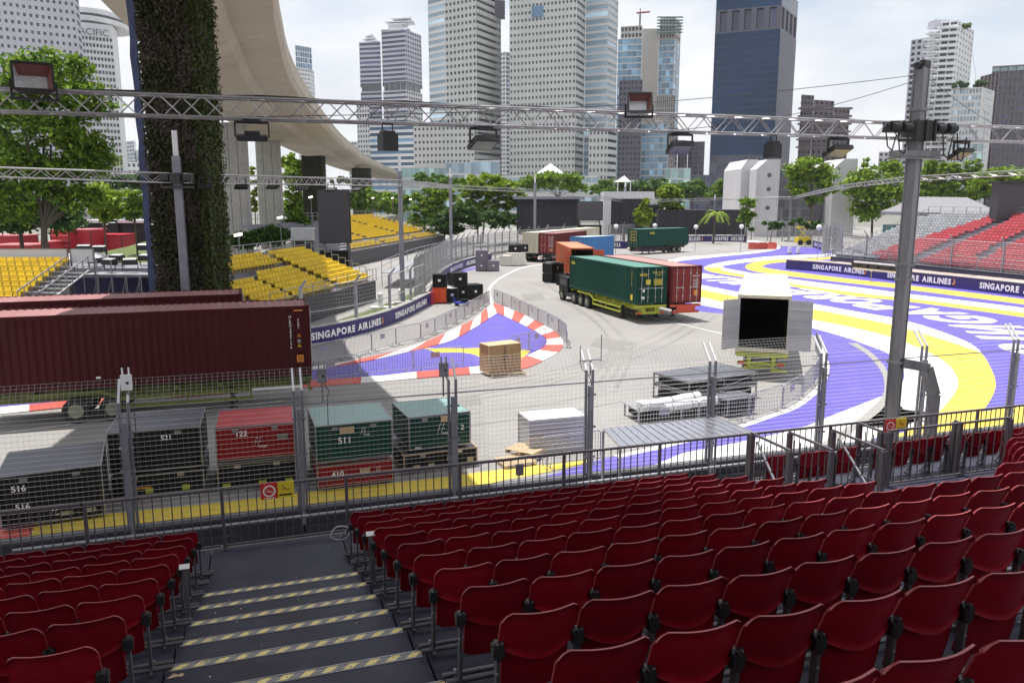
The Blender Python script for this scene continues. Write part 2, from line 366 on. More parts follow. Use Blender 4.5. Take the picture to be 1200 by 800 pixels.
band('white_track_edge', [(720, 315)] + far_edge + [(897, 286.5), (880, 284), (850, 281.5), (820, 280)],
     [(720, 319), (786, 308.3), (800, 305.3), (833, 301.8), (850, 300), (880, 297.3), (903, 294), (914, 291), (913, 288), (903, 285.2), (885, 282.3), (850, 279.6), (820, 278.2)], M['white_paint'], 1)
# inner yellow arc beside the far barrier
band('yellow_track_stripe', [(985, 300), (960, 302), (923, 304), (900, 305), (885, 307), (876, 310), (873.5, 312.5), (875, 315), (884, 318), (900, 320.3), (923, 323.5), (1000, 332.3), (1050, 337.7), (1065, 339.6), (1200, 356.8), (1300, 372)],
     [(985, 303), (960, 304.5), (940, 305.6), (915, 307.5), (902, 309), (895, 311), (893.5, 312), (895, 313), (901, 314.6), (908, 315.8), (923, 317.8), (1000, 327.3), (1050, 332.3), (1065, 334.4), (1200, 350.6), (1300, 365)], M['yellow_paint'], 1, 90)
b2o = [(985, 297), (963, 298), (930, 299.3), (900, 300.8), (870, 304), (850, 306.6), (833, 310), (825, 314), (831, 318), (848, 321.5), (870, 325), (923, 335), (1000, 347), (1065, 353.5), (1200, 371.9), (1300, 388)]
b2m = [(985, 300.2), (963, 300.8), (933, 302.7), (905, 304.3), (875, 307.5), (860, 309.5), (850, 311), (846, 313), (845, 315.5), (851, 318), (872, 322), (923, 331.6), (1000, 342.6), (1065, 349.6), (1200, 366.6), (1300, 382)]
b2i = [(985, 300.2), (963, 300.8), (933, 302.7), (905, 304.3), (875, 307.5), (860, 309.5), (850, 311), (847, 312), (847, 313.3), (852, 314.8), (875, 319), (923, 326.6), (1000, 336.2), (1065, 344.6), (1200, 361), (1300, 375.5)]
band('yellow_track_stripe', b2o, b2m, M['yellow_paint'], 1, 90)
band('white_track_stripe', b2m, b2i, M['white_paint'], 2, 90)
band('white_track_stripe', b2o[:8], b2m[:8], M['white_paint'], 2, 40)
e0 = [(770, 324), (815, 332.7), (880, 345), (926, 352.5), (955.5, 356.6), (1000, 364.6), (1047, 372.6), (1061, 376), (1080, 381), (1100, 387.5), (1120, 395), (1136, 402), (1147, 410), (1150, 413.5)]
e1 = [(770, 329.5), (815, 338), (880, 351), (926, 358.5), (955.5, 363), (1000, 371.3), (1046, 381), (1061, 385.5), (1080, 390.5), (1093, 394.5), (1113, 400.5), (1125, 404.5), (1138, 409.5), (1150, 414)]
tail = [(1161, 431), (1166.5, 447), (1165, 460), (1154, 479), (1140, 494)]
e2 = [(770, 338), (815, 347), (880, 361), (926, 370), (954, 375), (1000, 384), (1044.5, 395), (1058, 400), (1090, 413.7), (1108, 425), (1116.7, 433.7), (1123, 448.7), (1116.7, 463.7), (1096.7, 487), (1080, 503)]
e3 = [(770, 346), (815, 356), (835, 360), (880, 368), (926, 378), (954, 385), (989.6, 395), (1013.7, 403.6), (1041, 414.3), (1055, 427), (1060, 440), (1055, 452), (1041, 469), (1022, 486), (1005, 500)]
band('white_track_stripe', e0, e1, M['white_paint'], 2, 80)
band('yellow_track_stripe', e1 + tail, e2, M['yellow_paint'], 3, 90)
band('white_track_stripe', e2, e3, M['white_paint'], 1, 90)
area('white_track_patch', None, M['white_paint'], 1, ground=gpts([(1036, 470), (1033, 464.5), (980, 485), (946, 499), (917, 507), (860, 519.5), (800, 531)]) + [uvz(9.6, WV, 0), uvz(17.6, WV, 0)] + gpts([(1098, 484), (1060, 480), (1045, 466)]))
band('grey_track_strip', [(993, 402), (1015, 415), (1031, 433), (1036, 448), (1034, 464), (1018, 481), (1001, 495), (975, 512), (950, 527)],
     [(1004, 402), (1022, 414), (1037, 430), (1041, 445), (1039.5, 462), (1036, 477), (1019, 492), (1001, 505), (980, 522)], M['grey_paint'], 3, 50)
area('yellow_track_patch', None, M['yellow_paint'], 2, ground=gpts([(1075, 502), (1096, 487), (1150, 483), (1200, 474), (1300, 461)]) + [uvz(34, WV, 0), uvz(16.2, WV, 0)])
# yellow strip and red-white kerb at the foot of the near wall
yb = smooth(gpts([(48, 607), (130, 601.5), (250, 590), (400, 572.5), (500, 561.5), (600, 548.5), (655, 542.5), (692, 537.8)]), 5)
ya = [Vector((p.x, p.y, 0)) for p in yb]; ya = [U * p.dot(U) + V * (WV + max(0, (p.dot(U) - 0.2)) * .0) for p in ya]
ya2 = [uvz(u_, WV, 0) for u_ in (at(48, 607).dot(U), 0.0, 2.0)] + smooth(gpts([(590, 563), (625, 556.5), (660, 549), (692, 541)]), 5)
strip_mesh('yellow_track_stripe', yb, ya2, M['yellow_paint'], 2, 60)
kx = [(-90, 622), (-40, 616), (5, 611.5), (48, 607)]
for i in range(3):
    a0, a1 = at(*kx[i]), at(*kx[i + 1]); f0 = uvz(a0.dot(U), WV, 0); f1 = uvz(a1.dot(U), WV, 0)
    area('painted_kerb', None, M['white_paint'] if i % 2 else M['red_paint'], 2, ground=[a0, a1, f1, f0])
# asphalt guide lines
line('white_lane_line', smooth(gpts([(577, 356), (573, 345), (575, 336), (583, 328), (597, 320), (613, 313.5), (637, 309.5), (665, 306)]), 8), .28, M['white_paint'], 1)
line('white_lane_line', gpts([(-40, 512), (60, 500.5), (135, 490), (250, 480), (330, 470)]), .14, M['white_paint'], 1)
line('white_lane_line', smooth(gpts([(700, 358), (790, 378), (850, 392)]), 4), .12, M['white_paint'], 1)
# island: purple triangle with a red and white kerb
out_l = [(577, 355.5), (560, 371), (550, 377.5), (520, 392), (492, 403.3), (467, 411), (443, 417), (413, 423), (380, 428.5), (350, 432), (250, 440), (120, 452), (-60, 470)]
in_l = [(582, 367.5), (566, 378), (555, 385), (530, 399), (500, 407.5), (473, 414), (450, 419.5), (417, 426), (380, 431.5), (350, 435), (250, 443), (120, 455), (-60, 473)]
out_r = [(577, 355.5), (590, 359.5), (620, 372), (647, 387), (656, 395), (660, 403), (657, 410), (650, 416), (636, 423.5), (622, 430), (610, 433.6)]
in_r = [(583, 367), (592, 371), (612, 380.5), (634, 392.5), (640, 398), (641, 402), (638, 406.5), (632, 410.5), (622, 415.5), (612, 420), (602, 424)]
bot_o = [(610, 433.6), (580, 436.5), (550, 439), (493, 443.3), (448, 447.5), (400, 451), (360, 454), (270, 461), (150, 471), (-60, 492)]
bot_i = [(602, 424), (580, 428), (550, 431), (492, 436), (450, 440.5), (400, 444.5), (360, 447.5), (270, 454.5), (150, 464), (-60, 484)]
isl = [*smooth(gpts(in_l), 4), *smooth(gpts(bot_i[::-1]), 4), *smooth(gpts(in_r[::-1]), 4)]
area('purple_island', None, M['purple'], 0, ground=isl)
def kerb(pa, pb, first, step=2.1):
    A = smooth(gpts(pa), 6); Bq = smooth(gpts(pb), 6); L = sum((q - p).length for p, q in zip(A[:-1], A[1:])); n = max(2, int(L / step)); k = 4
    A = resample(A, n * k + 1); Bq = resample(Bq, n * k + 1)
    for i in range(n):
        bb = MB(); z = .05
        for j in range(i * k, i * k + k):
            bb.quad([(*A[j].xy, z), (*Bq[j].xy, z), (*Bq[j + 1].xy, z), (*A[j + 1].xy, z)])
            bb.quad([(*A[j].xy, 0), (*A[j].xy, z), (*A[j + 1].xy, z), (*A[j + 1].xy, 0)]); bb.quad([(*Bq[j].xy, 0), (*Bq[j].xy, z), (*Bq[j + 1].xy, z), (*Bq[j + 1].xy, 0)])
        structure(bb.build('painted_kerb', M['red_paint'] if (i + first) % 2 else M['white_paint']))
kerb(out_l, in_l, 0, 3.0); kerb(out_r, in_r, 1, 2.5); kerb(bot_o, bot_i, 0, 2.6)
band('yellow_island_stripe', [(497, 407.8), (520, 408), (545, 408.3), (565, 407.5), (580, 406), (600, 408), (622, 411.5)], [(512, 413.5), (530, 413), (545, 413.5), (557, 416), (570, 421), (590, 418.5), (612, 419.8)], M['yellow_paint'], 1, 30)
# large white letters on the purple run-off, readable from the far side
LT = dict(zip('SINGAPOREXAIRL', [(1222, 412), (1192, 398), (1168, 386), (1130, 374.3), (1093, 365), (1034, 359), (1003, 352.2), (963, 347.3), (937, 341.3), (0, 0), (0, 0), (0, 0), (0, 0), (0, 0)]))
word = [('S', 1225, 410), ('I', 1194, 397), ('N', 1167, 386.5), ('G', 1128, 374.5), ('A', 1086, 366), ('P', 1034, 358.8), ('O', 1003, 352.5), ('R', 966, 347.2), ('E', 938, 341.8), ('A', 895, 335), ('I', 878, 332.2), ('R', 862, 330), ('L', 846, 327.6), ('I', 834, 325.6), ('N', 822, 323.8), ('E', 806, 321.5), ('S', 792, 319.5)]
wp = smooth(gpts([(x, y) for _, x, y in word]), 4)
for i, (c, x, y) in enumerate(word):
    p = at(x, y); tgt = (wp[min(i * 4 + 3, len(wp) - 1)] - wp[max(i * 4 - 3, 0)]); tgt.z = 0; tgt.normalize(); upv = Vector((tgt.y * -1, tgt.x, 0))
    if upv.y > 0: upv = -upv
    j = min(i + 1, len(word) - 1); k = max(i - 1, 0)
    sp = ((at(*word[j][1:]) - at(*word[k][1:])).length) / max(1, j - k)
    hh = 4.7
    ob = text('track_lettering', c, M['white_paint'], None, Vector((p.x, p.y, LAY(4))) - upv * hh / 2, tgt, upv, hh, (sp * .92 if c != 'I' else 1.1), bold=.045, kind='structure')
    ob.location.z = LAY(4)

# tyre marks and repair patches on the asphalt
TM = [-.8]
M['tyre_mark'] = mat('tyre_mark', (.208, .198, .188), .85, var=.2, scale=.3)
M['patch'] = mat('asphalt_patch', (.20, .192, .18), .9, var=.1, scale=.4, bump=.2, bscale=60)
for px in ([(455, 480), (560, 468), (680, 440), (780, 405), (840, 370)], [(470, 474), (570, 461), (690, 432), (775, 398), (815, 372)], [(600, 335), (640, 345), (690, 372), (720, 410), (700, 450)], [(615, 330), (660, 345), (705, 372), (738, 410), (722, 455)], [(540, 500), (640, 486), (730, 470)], [(395, 470), (330, 478), (200, 492)], [(690, 300), (640, 322), (655, 345)]):
    P = smooth(gpts(px), 8); line('tyre_mark', P, .20, M['tyre_mark'], TM[0]); line('tyre_mark', [p + Vector((.0, 1.75, 0)) for p in P], .20, M['tyre_mark'], TM[0] + .05); TM[0] += .1
for q in ([(505, 470), (560, 464), (566, 474), (508, 481)], [(700, 395), (748, 402), (738, 414), (690, 406)], [(610, 345), (634, 343), (640, 351), (615, 353)]): area('asphalt_patch', q, M['patch'], -.9)

# ================================================================== NEAR GRANDSTAND
NOSE = lambda k: 5.01 + .879 * k                      # v of the front edge of step k
LEV = lambda k: H - 3.37 - .276 * k                   # height of step k
UL, UR = -.90, 1.16                                   # aisle
UMIN, UMAX = -9.0, 24.0
st = thing('grandstand', 'dark timber-decked grandstand terraces falling towards the front guard rail', 'grandstand', (0, 0, 0))
for k in range(-8, 9):
    v0 = NOSE(k - 1); v1 = NOSE(k) if k < 8 else 12.97; z = LEV(k)
    segs = [(UMIN, UL - .012), (UL, UR)] + ([(UR + .012, UMAX)] if k < 5 or k == 8 else [(UR + .012, 7.5), ({5: 10.2, 6: 11.5, 7: 12.7}[k], UMAX)])
    for (a, c) in segs:
        nm = 'aisle_step' if a == UL else 'terrace_deck'
        n = max(1, int(round((c - a) / 2.4))); 
        for i in range(n if a != UL else 1):
            w = (c - a) / (n if a != UL else 1); u0 = a + i * w + .003; u1 = a + (i + 1) * w - .003
            bb = MB(); bb.frame(uvz((u0 + u1) / 2, (v0 + v1) / 2, z - .15), U * (u1 - u0), V * (v1 - v0 - .004), (0, 0, .30)); bb.build(nm, M['deck'], st)
bb = MB(); bb.frame(uvz((7.52 + 12.6) / 2, (NOSE(4) + NOSE(7)) / 2, LEV(8) - .15), U * 5.06, V * (NOSE(7) - NOSE(4) - .01), (0, 0, .30)); bb.build('bay_deck', M['deck'], st)
bb = MB(); bb.frame(uvz((UMIN + UMAX) / 2, 12.99, 1.42), U * (UMAX - UMIN), V * .04, (0, 0, 2.70)); bb.build('front_skirt', M['deck_dark'], st)
# nosing tape: aluminium angle with printed yellow blocks
def tape_mat():
    m = D.materials.new('hazard_tape'); m.use_nodes = True; N = m.node_tree.nodes; L = m.node_tree.links; bs = N['Principled BSDF']; bs.inputs['Roughness'].default_value = .6
    t = N.new('ShaderNodeTexCoord'); sx = N.new('ShaderNodeSeparateXYZ'); L.new(t.outputs['Object'], sx.inputs[0])
    ad = N.new('ShaderNodeMath'); ad.operation = 'MULTIPLY_ADD'; ad.inputs[1].default_value = -.9; L.new(sx.outputs[1], ad.inputs[0]); L.new(sx.outputs[0], ad.inputs[2])
    mu = N.new('ShaderNodeMath'); mu.operation = 'MULTIPLY'; mu.inputs[1].default_value = 1 / .168; L.new(ad.outputs[0], mu.inputs[0])
    fr = N.new('ShaderNodeMath'); fr.operation = 'FRACT'; L.new(mu.outputs[0], fr.inputs[0])
    gt = N.new('ShaderNodeMath'); gt.operation = 'GREATER_THAN'; gt.inputs[1].default_value = .52; L.new(fr.outputs[0], gt.inputs[0])
    no = N.new('ShaderNodeTexNoise'); no.inputs['Scale'].default_value = 22; no.inputs['Detail'].default_value = 6; L.new(t.outputs['Object'], no.inputs['Vector'])
    rp = N.new('ShaderNodeValToRGB'); rp.color_ramp.elements[0].position = .30; rp.color_ramp.elements[1].position = .42; L.new(no.outputs[0], rp.inputs[0])
    mx_ = N.new('ShaderNodeMix'); mx_.data_type = 'RGBA'; L.new(gt.outputs[0], mx_.inputs[0]); mx_.inputs[6].default_value = (.24, .235, .25, 1); mx_.inputs[7].default_value = (.80, .66, .26, 1)
    mw = N.new('ShaderNodeMix'); mw.data_type = 'RGBA'; L.new(rp.outputs[0], mw.inputs[0]); mw.inputs[6].default_value = (.2, .19, .17, 1); L.new(mx_.outputs[2], mw.inputs[7])
    L.new(mw.outputs[2], bs.inputs['Base Color']); return m
M['tape'] = tape_mat()
for k in range(-5, 7):
    w = UR - UL - .06
    bb = MB(); bb.box((0, -.036, .003), (w, .072, .006)); tp = inst(bb.mesh('hazard_tape', M['tape']), 'hazard_tape', st, uvz((UL + UR) / 2 + .0, NOSE(k) - .006, LEV(k)), SA)
    bb = MB(); bb.box((0, .004, -.012), (w + .02, .014, .04)); bb.box((0, -.083, .003), (w, .016, .006))
    inst(bb.mesh('nosing', M['alu']), 'nosing', st, uvz((UL + UR) / 2, NOSE(k) + .002, LEV(k)), SA)
# tubes under the seats along every row
for k in range(-5, 10):
    for (a, c) in ((UMIN, -.84), (1.12, UMAX if k < 4 else 7.4)):
        bb = MB(); v = 4.015 + .879 * k
        for dv, dz in ((.02, .055), (.14, .03)): bb.tube(uvz(a, v + dv, LEV(k - 1) + dz), uvz(c, v + dv, LEV(k - 1) + dz), .022, 8)
        bb.build('seat_tube', M['leg'], st)

# one folding seat: back shell, folded pan, bracket, leg
def shell(xs, ss, fy, fz, th, rim=True):
    bb = MB()
    A = [[(x, fy(x, s), fz(x, s)) for x in xs] for s in ss]; Bk = [[(x, fy(x, s) - th, fz(x, s)) for x in xs] for s in ss]
    bb.grid([r[::-1] for r in A]); bb.grid(Bk)
    loop = lambda G: [G[0][j] for j in range(len(xs))] + [G[i][-1] for i in range(1, len(ss))] + [G[-1][j] for j in range(len(xs) - 2, -1, -1)] + [G[i][0] for i in range(len(ss) - 2, 0, -1)]
    la, lb = loop(A), loop(Bk); n = len(la)
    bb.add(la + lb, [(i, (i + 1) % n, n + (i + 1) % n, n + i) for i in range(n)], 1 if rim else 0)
    return bb
HW = .241
xs = [HW * t for t in (-1, -.97, -.9, -.78, -.6, -.4, -.2, 0, .2, .4, .6, .78, .9, .97, 1)]
def back_y(x, s): return -.075 * s + .062 * (x / HW) ** 2 - .016 - (.022 * max(0, s - .86) / .14) - .020 * max(0, 1 - s / .13) ** 1.5
def cornr(x): a = abs(x) / HW; return 0 if a < .72 else ((a - .72) / .28) ** 2.2
def back_z(x, s):
    top = .800 - .060 * cornr(x) - .006 * (1 - (x / HW) ** 2); bot = .462 + .075 * (abs(x) / HW) ** 1.7
    return bot + (top - bot) * s
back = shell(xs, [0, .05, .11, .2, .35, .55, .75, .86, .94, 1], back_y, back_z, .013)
PW = .208
px_ = [PW * t for t in (-1, -.94, -.8, -.5, 0, .5, .8, .94, 1)]
def pan_z(x, s):
    top = .60; bot = .205 + .03 * cornr(x * HW / PW); return bot + (top - bot) * s
def pan_y(x, s): return .075 + .02 * (x / PW) ** 2 - .05 * s - .012 * math.sin(math.pi * s)
pan = shell(px_, [0, .08, .3, .6, 1], pan_y, pan_z, .03)
brk = MB()
brk.box((0, -.005, .53), (.028, .07, .105)); brk.tube((-.034, .0, .562), (.034, .0, .562), .024, 8); brk.box((0, .03, .50), (.046, .05, .05)); brk.box((-.024, -.028, .53), (.02, .018, .07)); brk.box((.024, -.028, .53), (.02, .018, .07)); brk.tube((-.03, -.03, .545), (.03, -.03, .545), .009, 6)
lg = MB(); lg.bar((0, 0, .48), (0, .02, .03), .022, .05); lg.bar((0, -.01, .02), (0, .16, .02), .03, .03); lg.bar((0, .12, .03), (0, .02, .20), .014, .02)
sc = MB(); sc.tube((-.012, -.03, .40), (-.012, -.036, .40), .009, 6); sc.tube((0, .17, .036), (0, .17, .05), .012, 6); sc.tube((0, -.02, .036), (0, -.02, .05), .012, 6)
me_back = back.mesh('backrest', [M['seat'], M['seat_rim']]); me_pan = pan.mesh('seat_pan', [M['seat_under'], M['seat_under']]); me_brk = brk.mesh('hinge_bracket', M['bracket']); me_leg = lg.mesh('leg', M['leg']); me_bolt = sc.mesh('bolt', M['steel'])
PITCHW = .5
def seat(u, v, z, label, end=0, group='red folding seats of the near grandstand'):
    t = thing('folding_seat', label, 'seat', uvz(u, v, z), SA + random.uniform(-.012, .012), group)
    o1 = inst(me_back, 'backrest', t); o2 = inst(me_pan, 'seat_pan', t); o1.rotation_euler.x = random.uniform(-.014, .014); o2.location.y = random.uniform(-.006, .012); o2.rotation_euler.x = random.uniform(-.02, .02)
    xs_ = [PITCHW / 2] if end == 0 else ([-PITCHW / 2, PITCHW / 2] if end == 1 else [-PITCHW / 2, PITCHW / 2])
    for x in xs_:
        bk = inst(me_brk, 'hinge_bracket', t, (x, 0, 0)); l = inst(me_leg, 'leg', t, (x, 0, 0)); inst(me_bolt, 'bolt', l)
    return t
def onscreen(u, v, z, mx=40):
    p = uvz(u, v, z) - Vector((0, 0, H)); d = p.y * cP - p.z * sP; w = p.y * sP + p.z * cP
    if d < .6: return False
    x, y = 600 + F * p.x / d, 400 - F * w / d
    return -mx < x < 1200 + mx and y < 800 + mx * 2.2
def pxof(u, v, z):
    p = uvz(u, v, z) - Vector((0, 0, H)); return 600 + F * p.x / (p.y * cP - p.z * sP)
nseat = 0
for k in range(9, -5, -1):
    v = 4.015 + .879 * k; z = LEV(k - 1); rowname = NUM[9 - k] + ' row from front rail'
    for i in range(46):
        u = 1.47 + PITCHW * i
        if k >= 4 and u > 7.4 and pxof(u, v, z + .75) < 1184: continue
        if onscreen(u, v, z + .7): seat(u, v, z, f'red seat right of the aisle, {rowname}, {NUM[i]} from aisle', 1 if i == 0 else 0); nseat += 1
    for i in range(16):
        u = -1.25 - PITCHW * i
        if onscreen(u, v, z + .7): seat(u, v, z, f'red seat left of the aisle, {rowname}, {NUM[i]} from aisle', 1 if i == 0 else 0); nseat += 1
bays = [(9.35, 'bay beside the first cross rail'), (9.85, 'bay beside the first cross rail'), (10.1, None), (10.2, None)]
nb = 0
for u in [9.35, 10.1, 10.4, 11.0, 11.9, 12.4, 12.9, 13.3, 13.85, 14.35, 14.85, 15.35, 15.85, 16.35, 16.85, 17.35]:
    seat(u, 12.25, LEV(8), f'red seat in the railed bays along the front rail, {NUM[nb]} from the left', 1); nb += 1
for i in range(14):
    for k in (8,):
        u = 14.9 + .5 * i; v = 11.2
        if onscreen(u, v, LEV(7) + .6): seat(u, v, LEV(7), f'red seat beyond the railed bays at the right edge, {NUM[i]} from the rail')
print('seats', nseat + nb)

# guard rails: tubes with balusters
bal = MB(); bal.bar((0, 0, .08), (0, 0, 1.0), .016, .016); me_bal = bal.mesh('baluster', M['rail'])
def rail_panel(name, label, p, q, hgt=1.0, step=.135, group=None, post='both', cat='railing', pw=.05):
    p = Vector(p); q = Vector(q); d = q - p; L = d.length; rz = math.atan2(d.y, d.x)
    t = thing(name, label, cat, p, rz, group)
    bb = MB(); bb.box((L / 2, 0, hgt + .02), (L, .045, .04)); bb.build('top_rail', M['rail'], t)
    bb = MB(); bb.box((L / 2, 0, .07), (L, .04, .03)); bb.build('bottom_rail', M['rail'], t)
    for x in ([0.025, L - .025] if post == 'both' else [0.025]):
        bb = MB(); bb.box((x, 0, hgt / 2), (pw, pw + .002, hgt)); bb.box((x, 0, .008), (.14, .12, .016)); bb.build('post', M['rail'], t)
    n = int(L / step)
    for i in range(1, n): inst(me_bal, 'baluster', t, (L * i / n, 0, 0))
    return t
zr = LEV(8)
marks = {0: 'across the foot of the aisle', -1: 'in front of the left seat block, next to the aisle', 1: 'right of the aisle in front of the red seats', -2: 'at the far left end of the stand front', 2: 'below the green stacked crates', 3: 'in front of the silver crate',
         4: 'in front of the silver shelter roof', 5: 'where the first cross rail meets it', 6: 'between the cross rails near the mast', 7: 'at the foot of the lighting mast', 8: 'behind the long railed bay', 9: 'over the yellow paint at the right edge', 10: 'ending the stand front at far right', 11: 'beyond the picture at the right end'}
for i in range(-3, 12):
    a = -.72 + 1.97 * i; rail_panel('guard_rail', 'dark steel guard rail panel ' + marks.get(i, 'beyond the left edge of the stand front'), uvz(a, 12.9, zr), uvz(a + 1.94, 12.9, zr), group='guard rails along the stand front', post='left')
cross = [(9.06, 12.68, 11.48, 'first from the left'), (9.8, 12.5, 11.27, 'second from the left'), (10.7, 12.35, 10.98, 'third from the left'), (11.55, 12.6, 11.95, 'short one beside the mast'), (13.55, 12.12, 11.95, 'inside the long railed bay')]
for u, va, vb, w in cross:
    t = rail_panel('cross_rail', f'cross rail between seats and front rail, {w}', uvz(u, va, zr), uvz(u, vb, zr), 1.10, .17, 'cross rails in the right seat block', pw=.085)
    L = va - vb
    if u in (9.06, 10.7):
        bb = MB(); bb.bar((.2, 0, 1.0), (L - .12, 0, .12), .035); bb.build('brace', M['alu'], t)
rail_panel('bay_rail', 'long heavy railing facing the seats around the right-hand bay', uvz(11.62, 11.86, zr), uvz(14.78, 11.86, zr), 1.13, .19, None, pw=.10)
bb = MB(); bb.bar((1.25, 0, 0), (1.25, 0, 1.0), .06)
# signs on the rails
def board(name, label, cat, o, x, w, h, m, th=.012):
    t = thing(name, label, cat, o, math.atan2(x.y, x.x)); bb = MB(); bb.box((0, 0, 0), (w, th, h)); bb.build('panel', m, t); return t
def ring(r0, r1, n=24):
    bb = MB()
    for i in range(n):
        a, c = 2 * math.pi * i / n, 2 * math.pi * (i + 1) / n
        bb.quad([(r0 * math.cos(a), -.009, r0 * math.sin(a)), (r1 * math.cos(a), -.009, r1 * math.sin(a)), (r1 * math.cos(c), -.009, r1 * math.sin(c)), (r0 * math.cos(c), -.009, r0 * math.sin(c))])
    return bb
def no_smoking(label, o):
    s = board('no_smoking_sign', label, 'sign', o, U, .27, .27, M['sign_red'])
    ring(.075, .10).build('ring', M['tag_white'], s)
    bb = MB(); bb.bar((-.06, -.0095, .06), (.06, -.0095, -.06), .02, .002); bb.bar((-.055, -.0105, -.012), (.055, -.0105, -.012), .022, .002); bb.build('cigarette_symbol', M['tag_white'], s)
    bb = MB(); bb.box((0, -.009, -.118), (.17, .002, .012)); bb.build('caption', M['tag_white'], s)
def slip_sign(label, o):
    s = board('slip_warning_sign', label, 'sign', o, U, .27, .27, M['yellow_mark'])
    bb = MB(); y = -.009
    for p, q, w in (((-.05, .07), (-.01, .03), .02), ((-.01, .03), (.03, .0), .024), ((.03, 0), (.07, .03), .014), ((-.01, .03), (-.06, .0), .012), ((.03, 0), (.06, -.03), .014), ((-.02, .09), (-.045, .065), .01)):
        bb.bar((p[0], y, p[1]), (q[0], y, q[1]), w, .003)
    bb.build('falling_figure_symbol', M['black_mark'], s); bb = MB(); bb.box((0, y, -.085), (.2, .002, .03)); bb.build('caption', M['black_mark'], s)
p = atv(315.5, 575, 12.86); no_smoking('red no smoking sign hung on the rail left of the fence post', p)
p = atv(334.5, 573, 12.86); slip_sign('yellow slip warning sign beside the red sign on the aisle rail', p)
p = atv(1043, 499, 12.86); no_smoking('red no smoking sign on the rail at the foot of the mast', p)
p = atv(1056, 497, 12.86); slip_sign('yellow slip warning sign on the rail right of the mast', p)
bb = MB(); bb.box((0, 0, 0), (.13, .07, .2)); bb.bar((0, 0, -.1), (0, 0, -.3), .012); o = bb.build('junction_box', M['post'], None, atv(609, 550, 12.82), SA); tag(o, 'small grey junction box fixed on the front rail below the pallets', 'junction box')
for (u, v, z, w) in ((-.93, NOSE(5) - .35, LEV(5) + .66, 'left'), (1.19, NOSE(5) - .1, LEV(5) + .62, 'right')):
    t = thing('row_marker', f'white row card on a grey post at the {w} side of the aisle', 'marker', uvz(u, v, LEV(5)), SA)
    bb = MB(); bb.box((0, 0, .34), (.05, .02, .68)); bb.build('post', M['mast'], t); bb = MB(); bb.frame((0, -.02, .70), (.11, 0, 0), (0, .045, .04), (0, -.004, .006)); bb.build('card', M['tag_white'], t)
# litter on the aisle
bits = MB()
for i in range(70):
    k = random.randint(-3, 8); v = random.uniform(NOSE(k - 1) + .08, NOSE(k) - .1 if k < 8 else 12.8); u = random.uniform(UL, UR) if random.random() < .7 else random.choice((UL, UR)) + random.gauss(0, .08)
    s = random.uniform(.006, .016); bits.box(uvz(u, v, LEV(k) + .003), (s, s * .7, .005), random.random() * 3)
o = bits.build('paper_scraps', M['tag_white']); o['kind'] = 'stuff'; o['label'] = 'tiny white paper scraps scattered on the dark aisle steps'
t = thing('dry_leaf', 'curled brown leaf lying on the aisle near the bottom edge', 'leaf', at(204, 793, LEV(0) + .01), .4); bb = MB(); bb.quad([(-.05, 0, 0), (0, -.02, .012), (.05, 0, .004), (0, .025, .016)]); bb.quad([(.02, 0, .004), (.05, -.03, .012), (.07, 0, .006), (.05, .02, .012)]); bb.build('blade', M['wood'], t)
# coiled cable at the rail foot, right side of the aisle
bb = MB(); c = atv(399, 622, 12.7); P = [Vector((c.x, c.y, zr + .02)) + U * (.16 * math.cos(a) + .015 * math.sin(3 * a)) + Vector((0, 0, .10 + .12 * math.sin(a))) for a in [i * math.pi / 8 for i in range(33)]]
bb.path(P, .012, 5); o = bb.build('cable_coil', M['tag_white']); tag(o, 'white cable coil hung at the rail foot beside the right seats', 'cable')
# ================================================================== BARRIER WALL AND CATCH FENCE IN FRONT OF THE STAND
FV = 20.25; FH = 3.75; PU = [-3.15 + 4.03 * i for i in range(-3, 9)]
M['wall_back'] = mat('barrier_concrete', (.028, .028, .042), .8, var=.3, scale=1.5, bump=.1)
where = ['beyond the left edge', 'beyond the black crate at far left', 'behind the black crate marked 516', 'in front of the black and red stacks', 'in front of the two green crates', 'between the green crate and the silver crate', 'right of the silver crate', 'in front of the white rolls', 'left of the lighting mast', 'right of the lighting mast', 'at the right edge of the picture', 'beyond the right edge']
for i, u in enumerate(PU):
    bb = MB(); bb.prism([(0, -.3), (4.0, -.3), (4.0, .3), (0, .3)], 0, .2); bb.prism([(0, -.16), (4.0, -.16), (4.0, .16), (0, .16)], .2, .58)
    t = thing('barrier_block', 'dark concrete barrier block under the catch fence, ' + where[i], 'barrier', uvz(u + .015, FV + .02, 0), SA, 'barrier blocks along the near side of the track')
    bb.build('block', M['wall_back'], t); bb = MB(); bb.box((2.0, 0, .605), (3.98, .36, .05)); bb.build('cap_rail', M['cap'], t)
mesh_b = MB()
for k in range(33):
    x = .02 + 3.97 * k / 32; mesh_b.tube((x, 0, .64), (x, 0, FH), .0018, 3, caps=False); mesh_b.tube((x, 0, FH), (x, .42, FH + .50), .0034, 3, caps=False)
for k in range(26):
    z = .66 + (FH - .66) * k / 25; mesh_b.tube((0, .008, z), (4.0, .008, z), .0044, 3, m=1, caps=False)
for k in range(1, 8):
    s = k / 7; mesh_b.tube((0, .42 * s, FH + .5 * s), (4.0, .42 * s, FH + .5 * s), .0036, 3, caps=False)
me_mesh = mesh_b.mesh('wire_mesh', [M['wire'], M['wire_lit']])
bb = MB(); bb.box((0, 0, (FH + .62) / 2), (.06, .07, FH - .62)); me_post = bb.mesh('post', M['post'])
bb = MB(); bb.bar((0, 0, FH), (0, .42, FH + .5), .05, .055); me_tip = bb.mesh('post_tip', M['tip'])
bb = MB(); bb.tube((0, 0, FH - .36), (4.0, 0, FH - .36), .02, 6); me_bar = bb.mesh('tension_bar', M['post'])
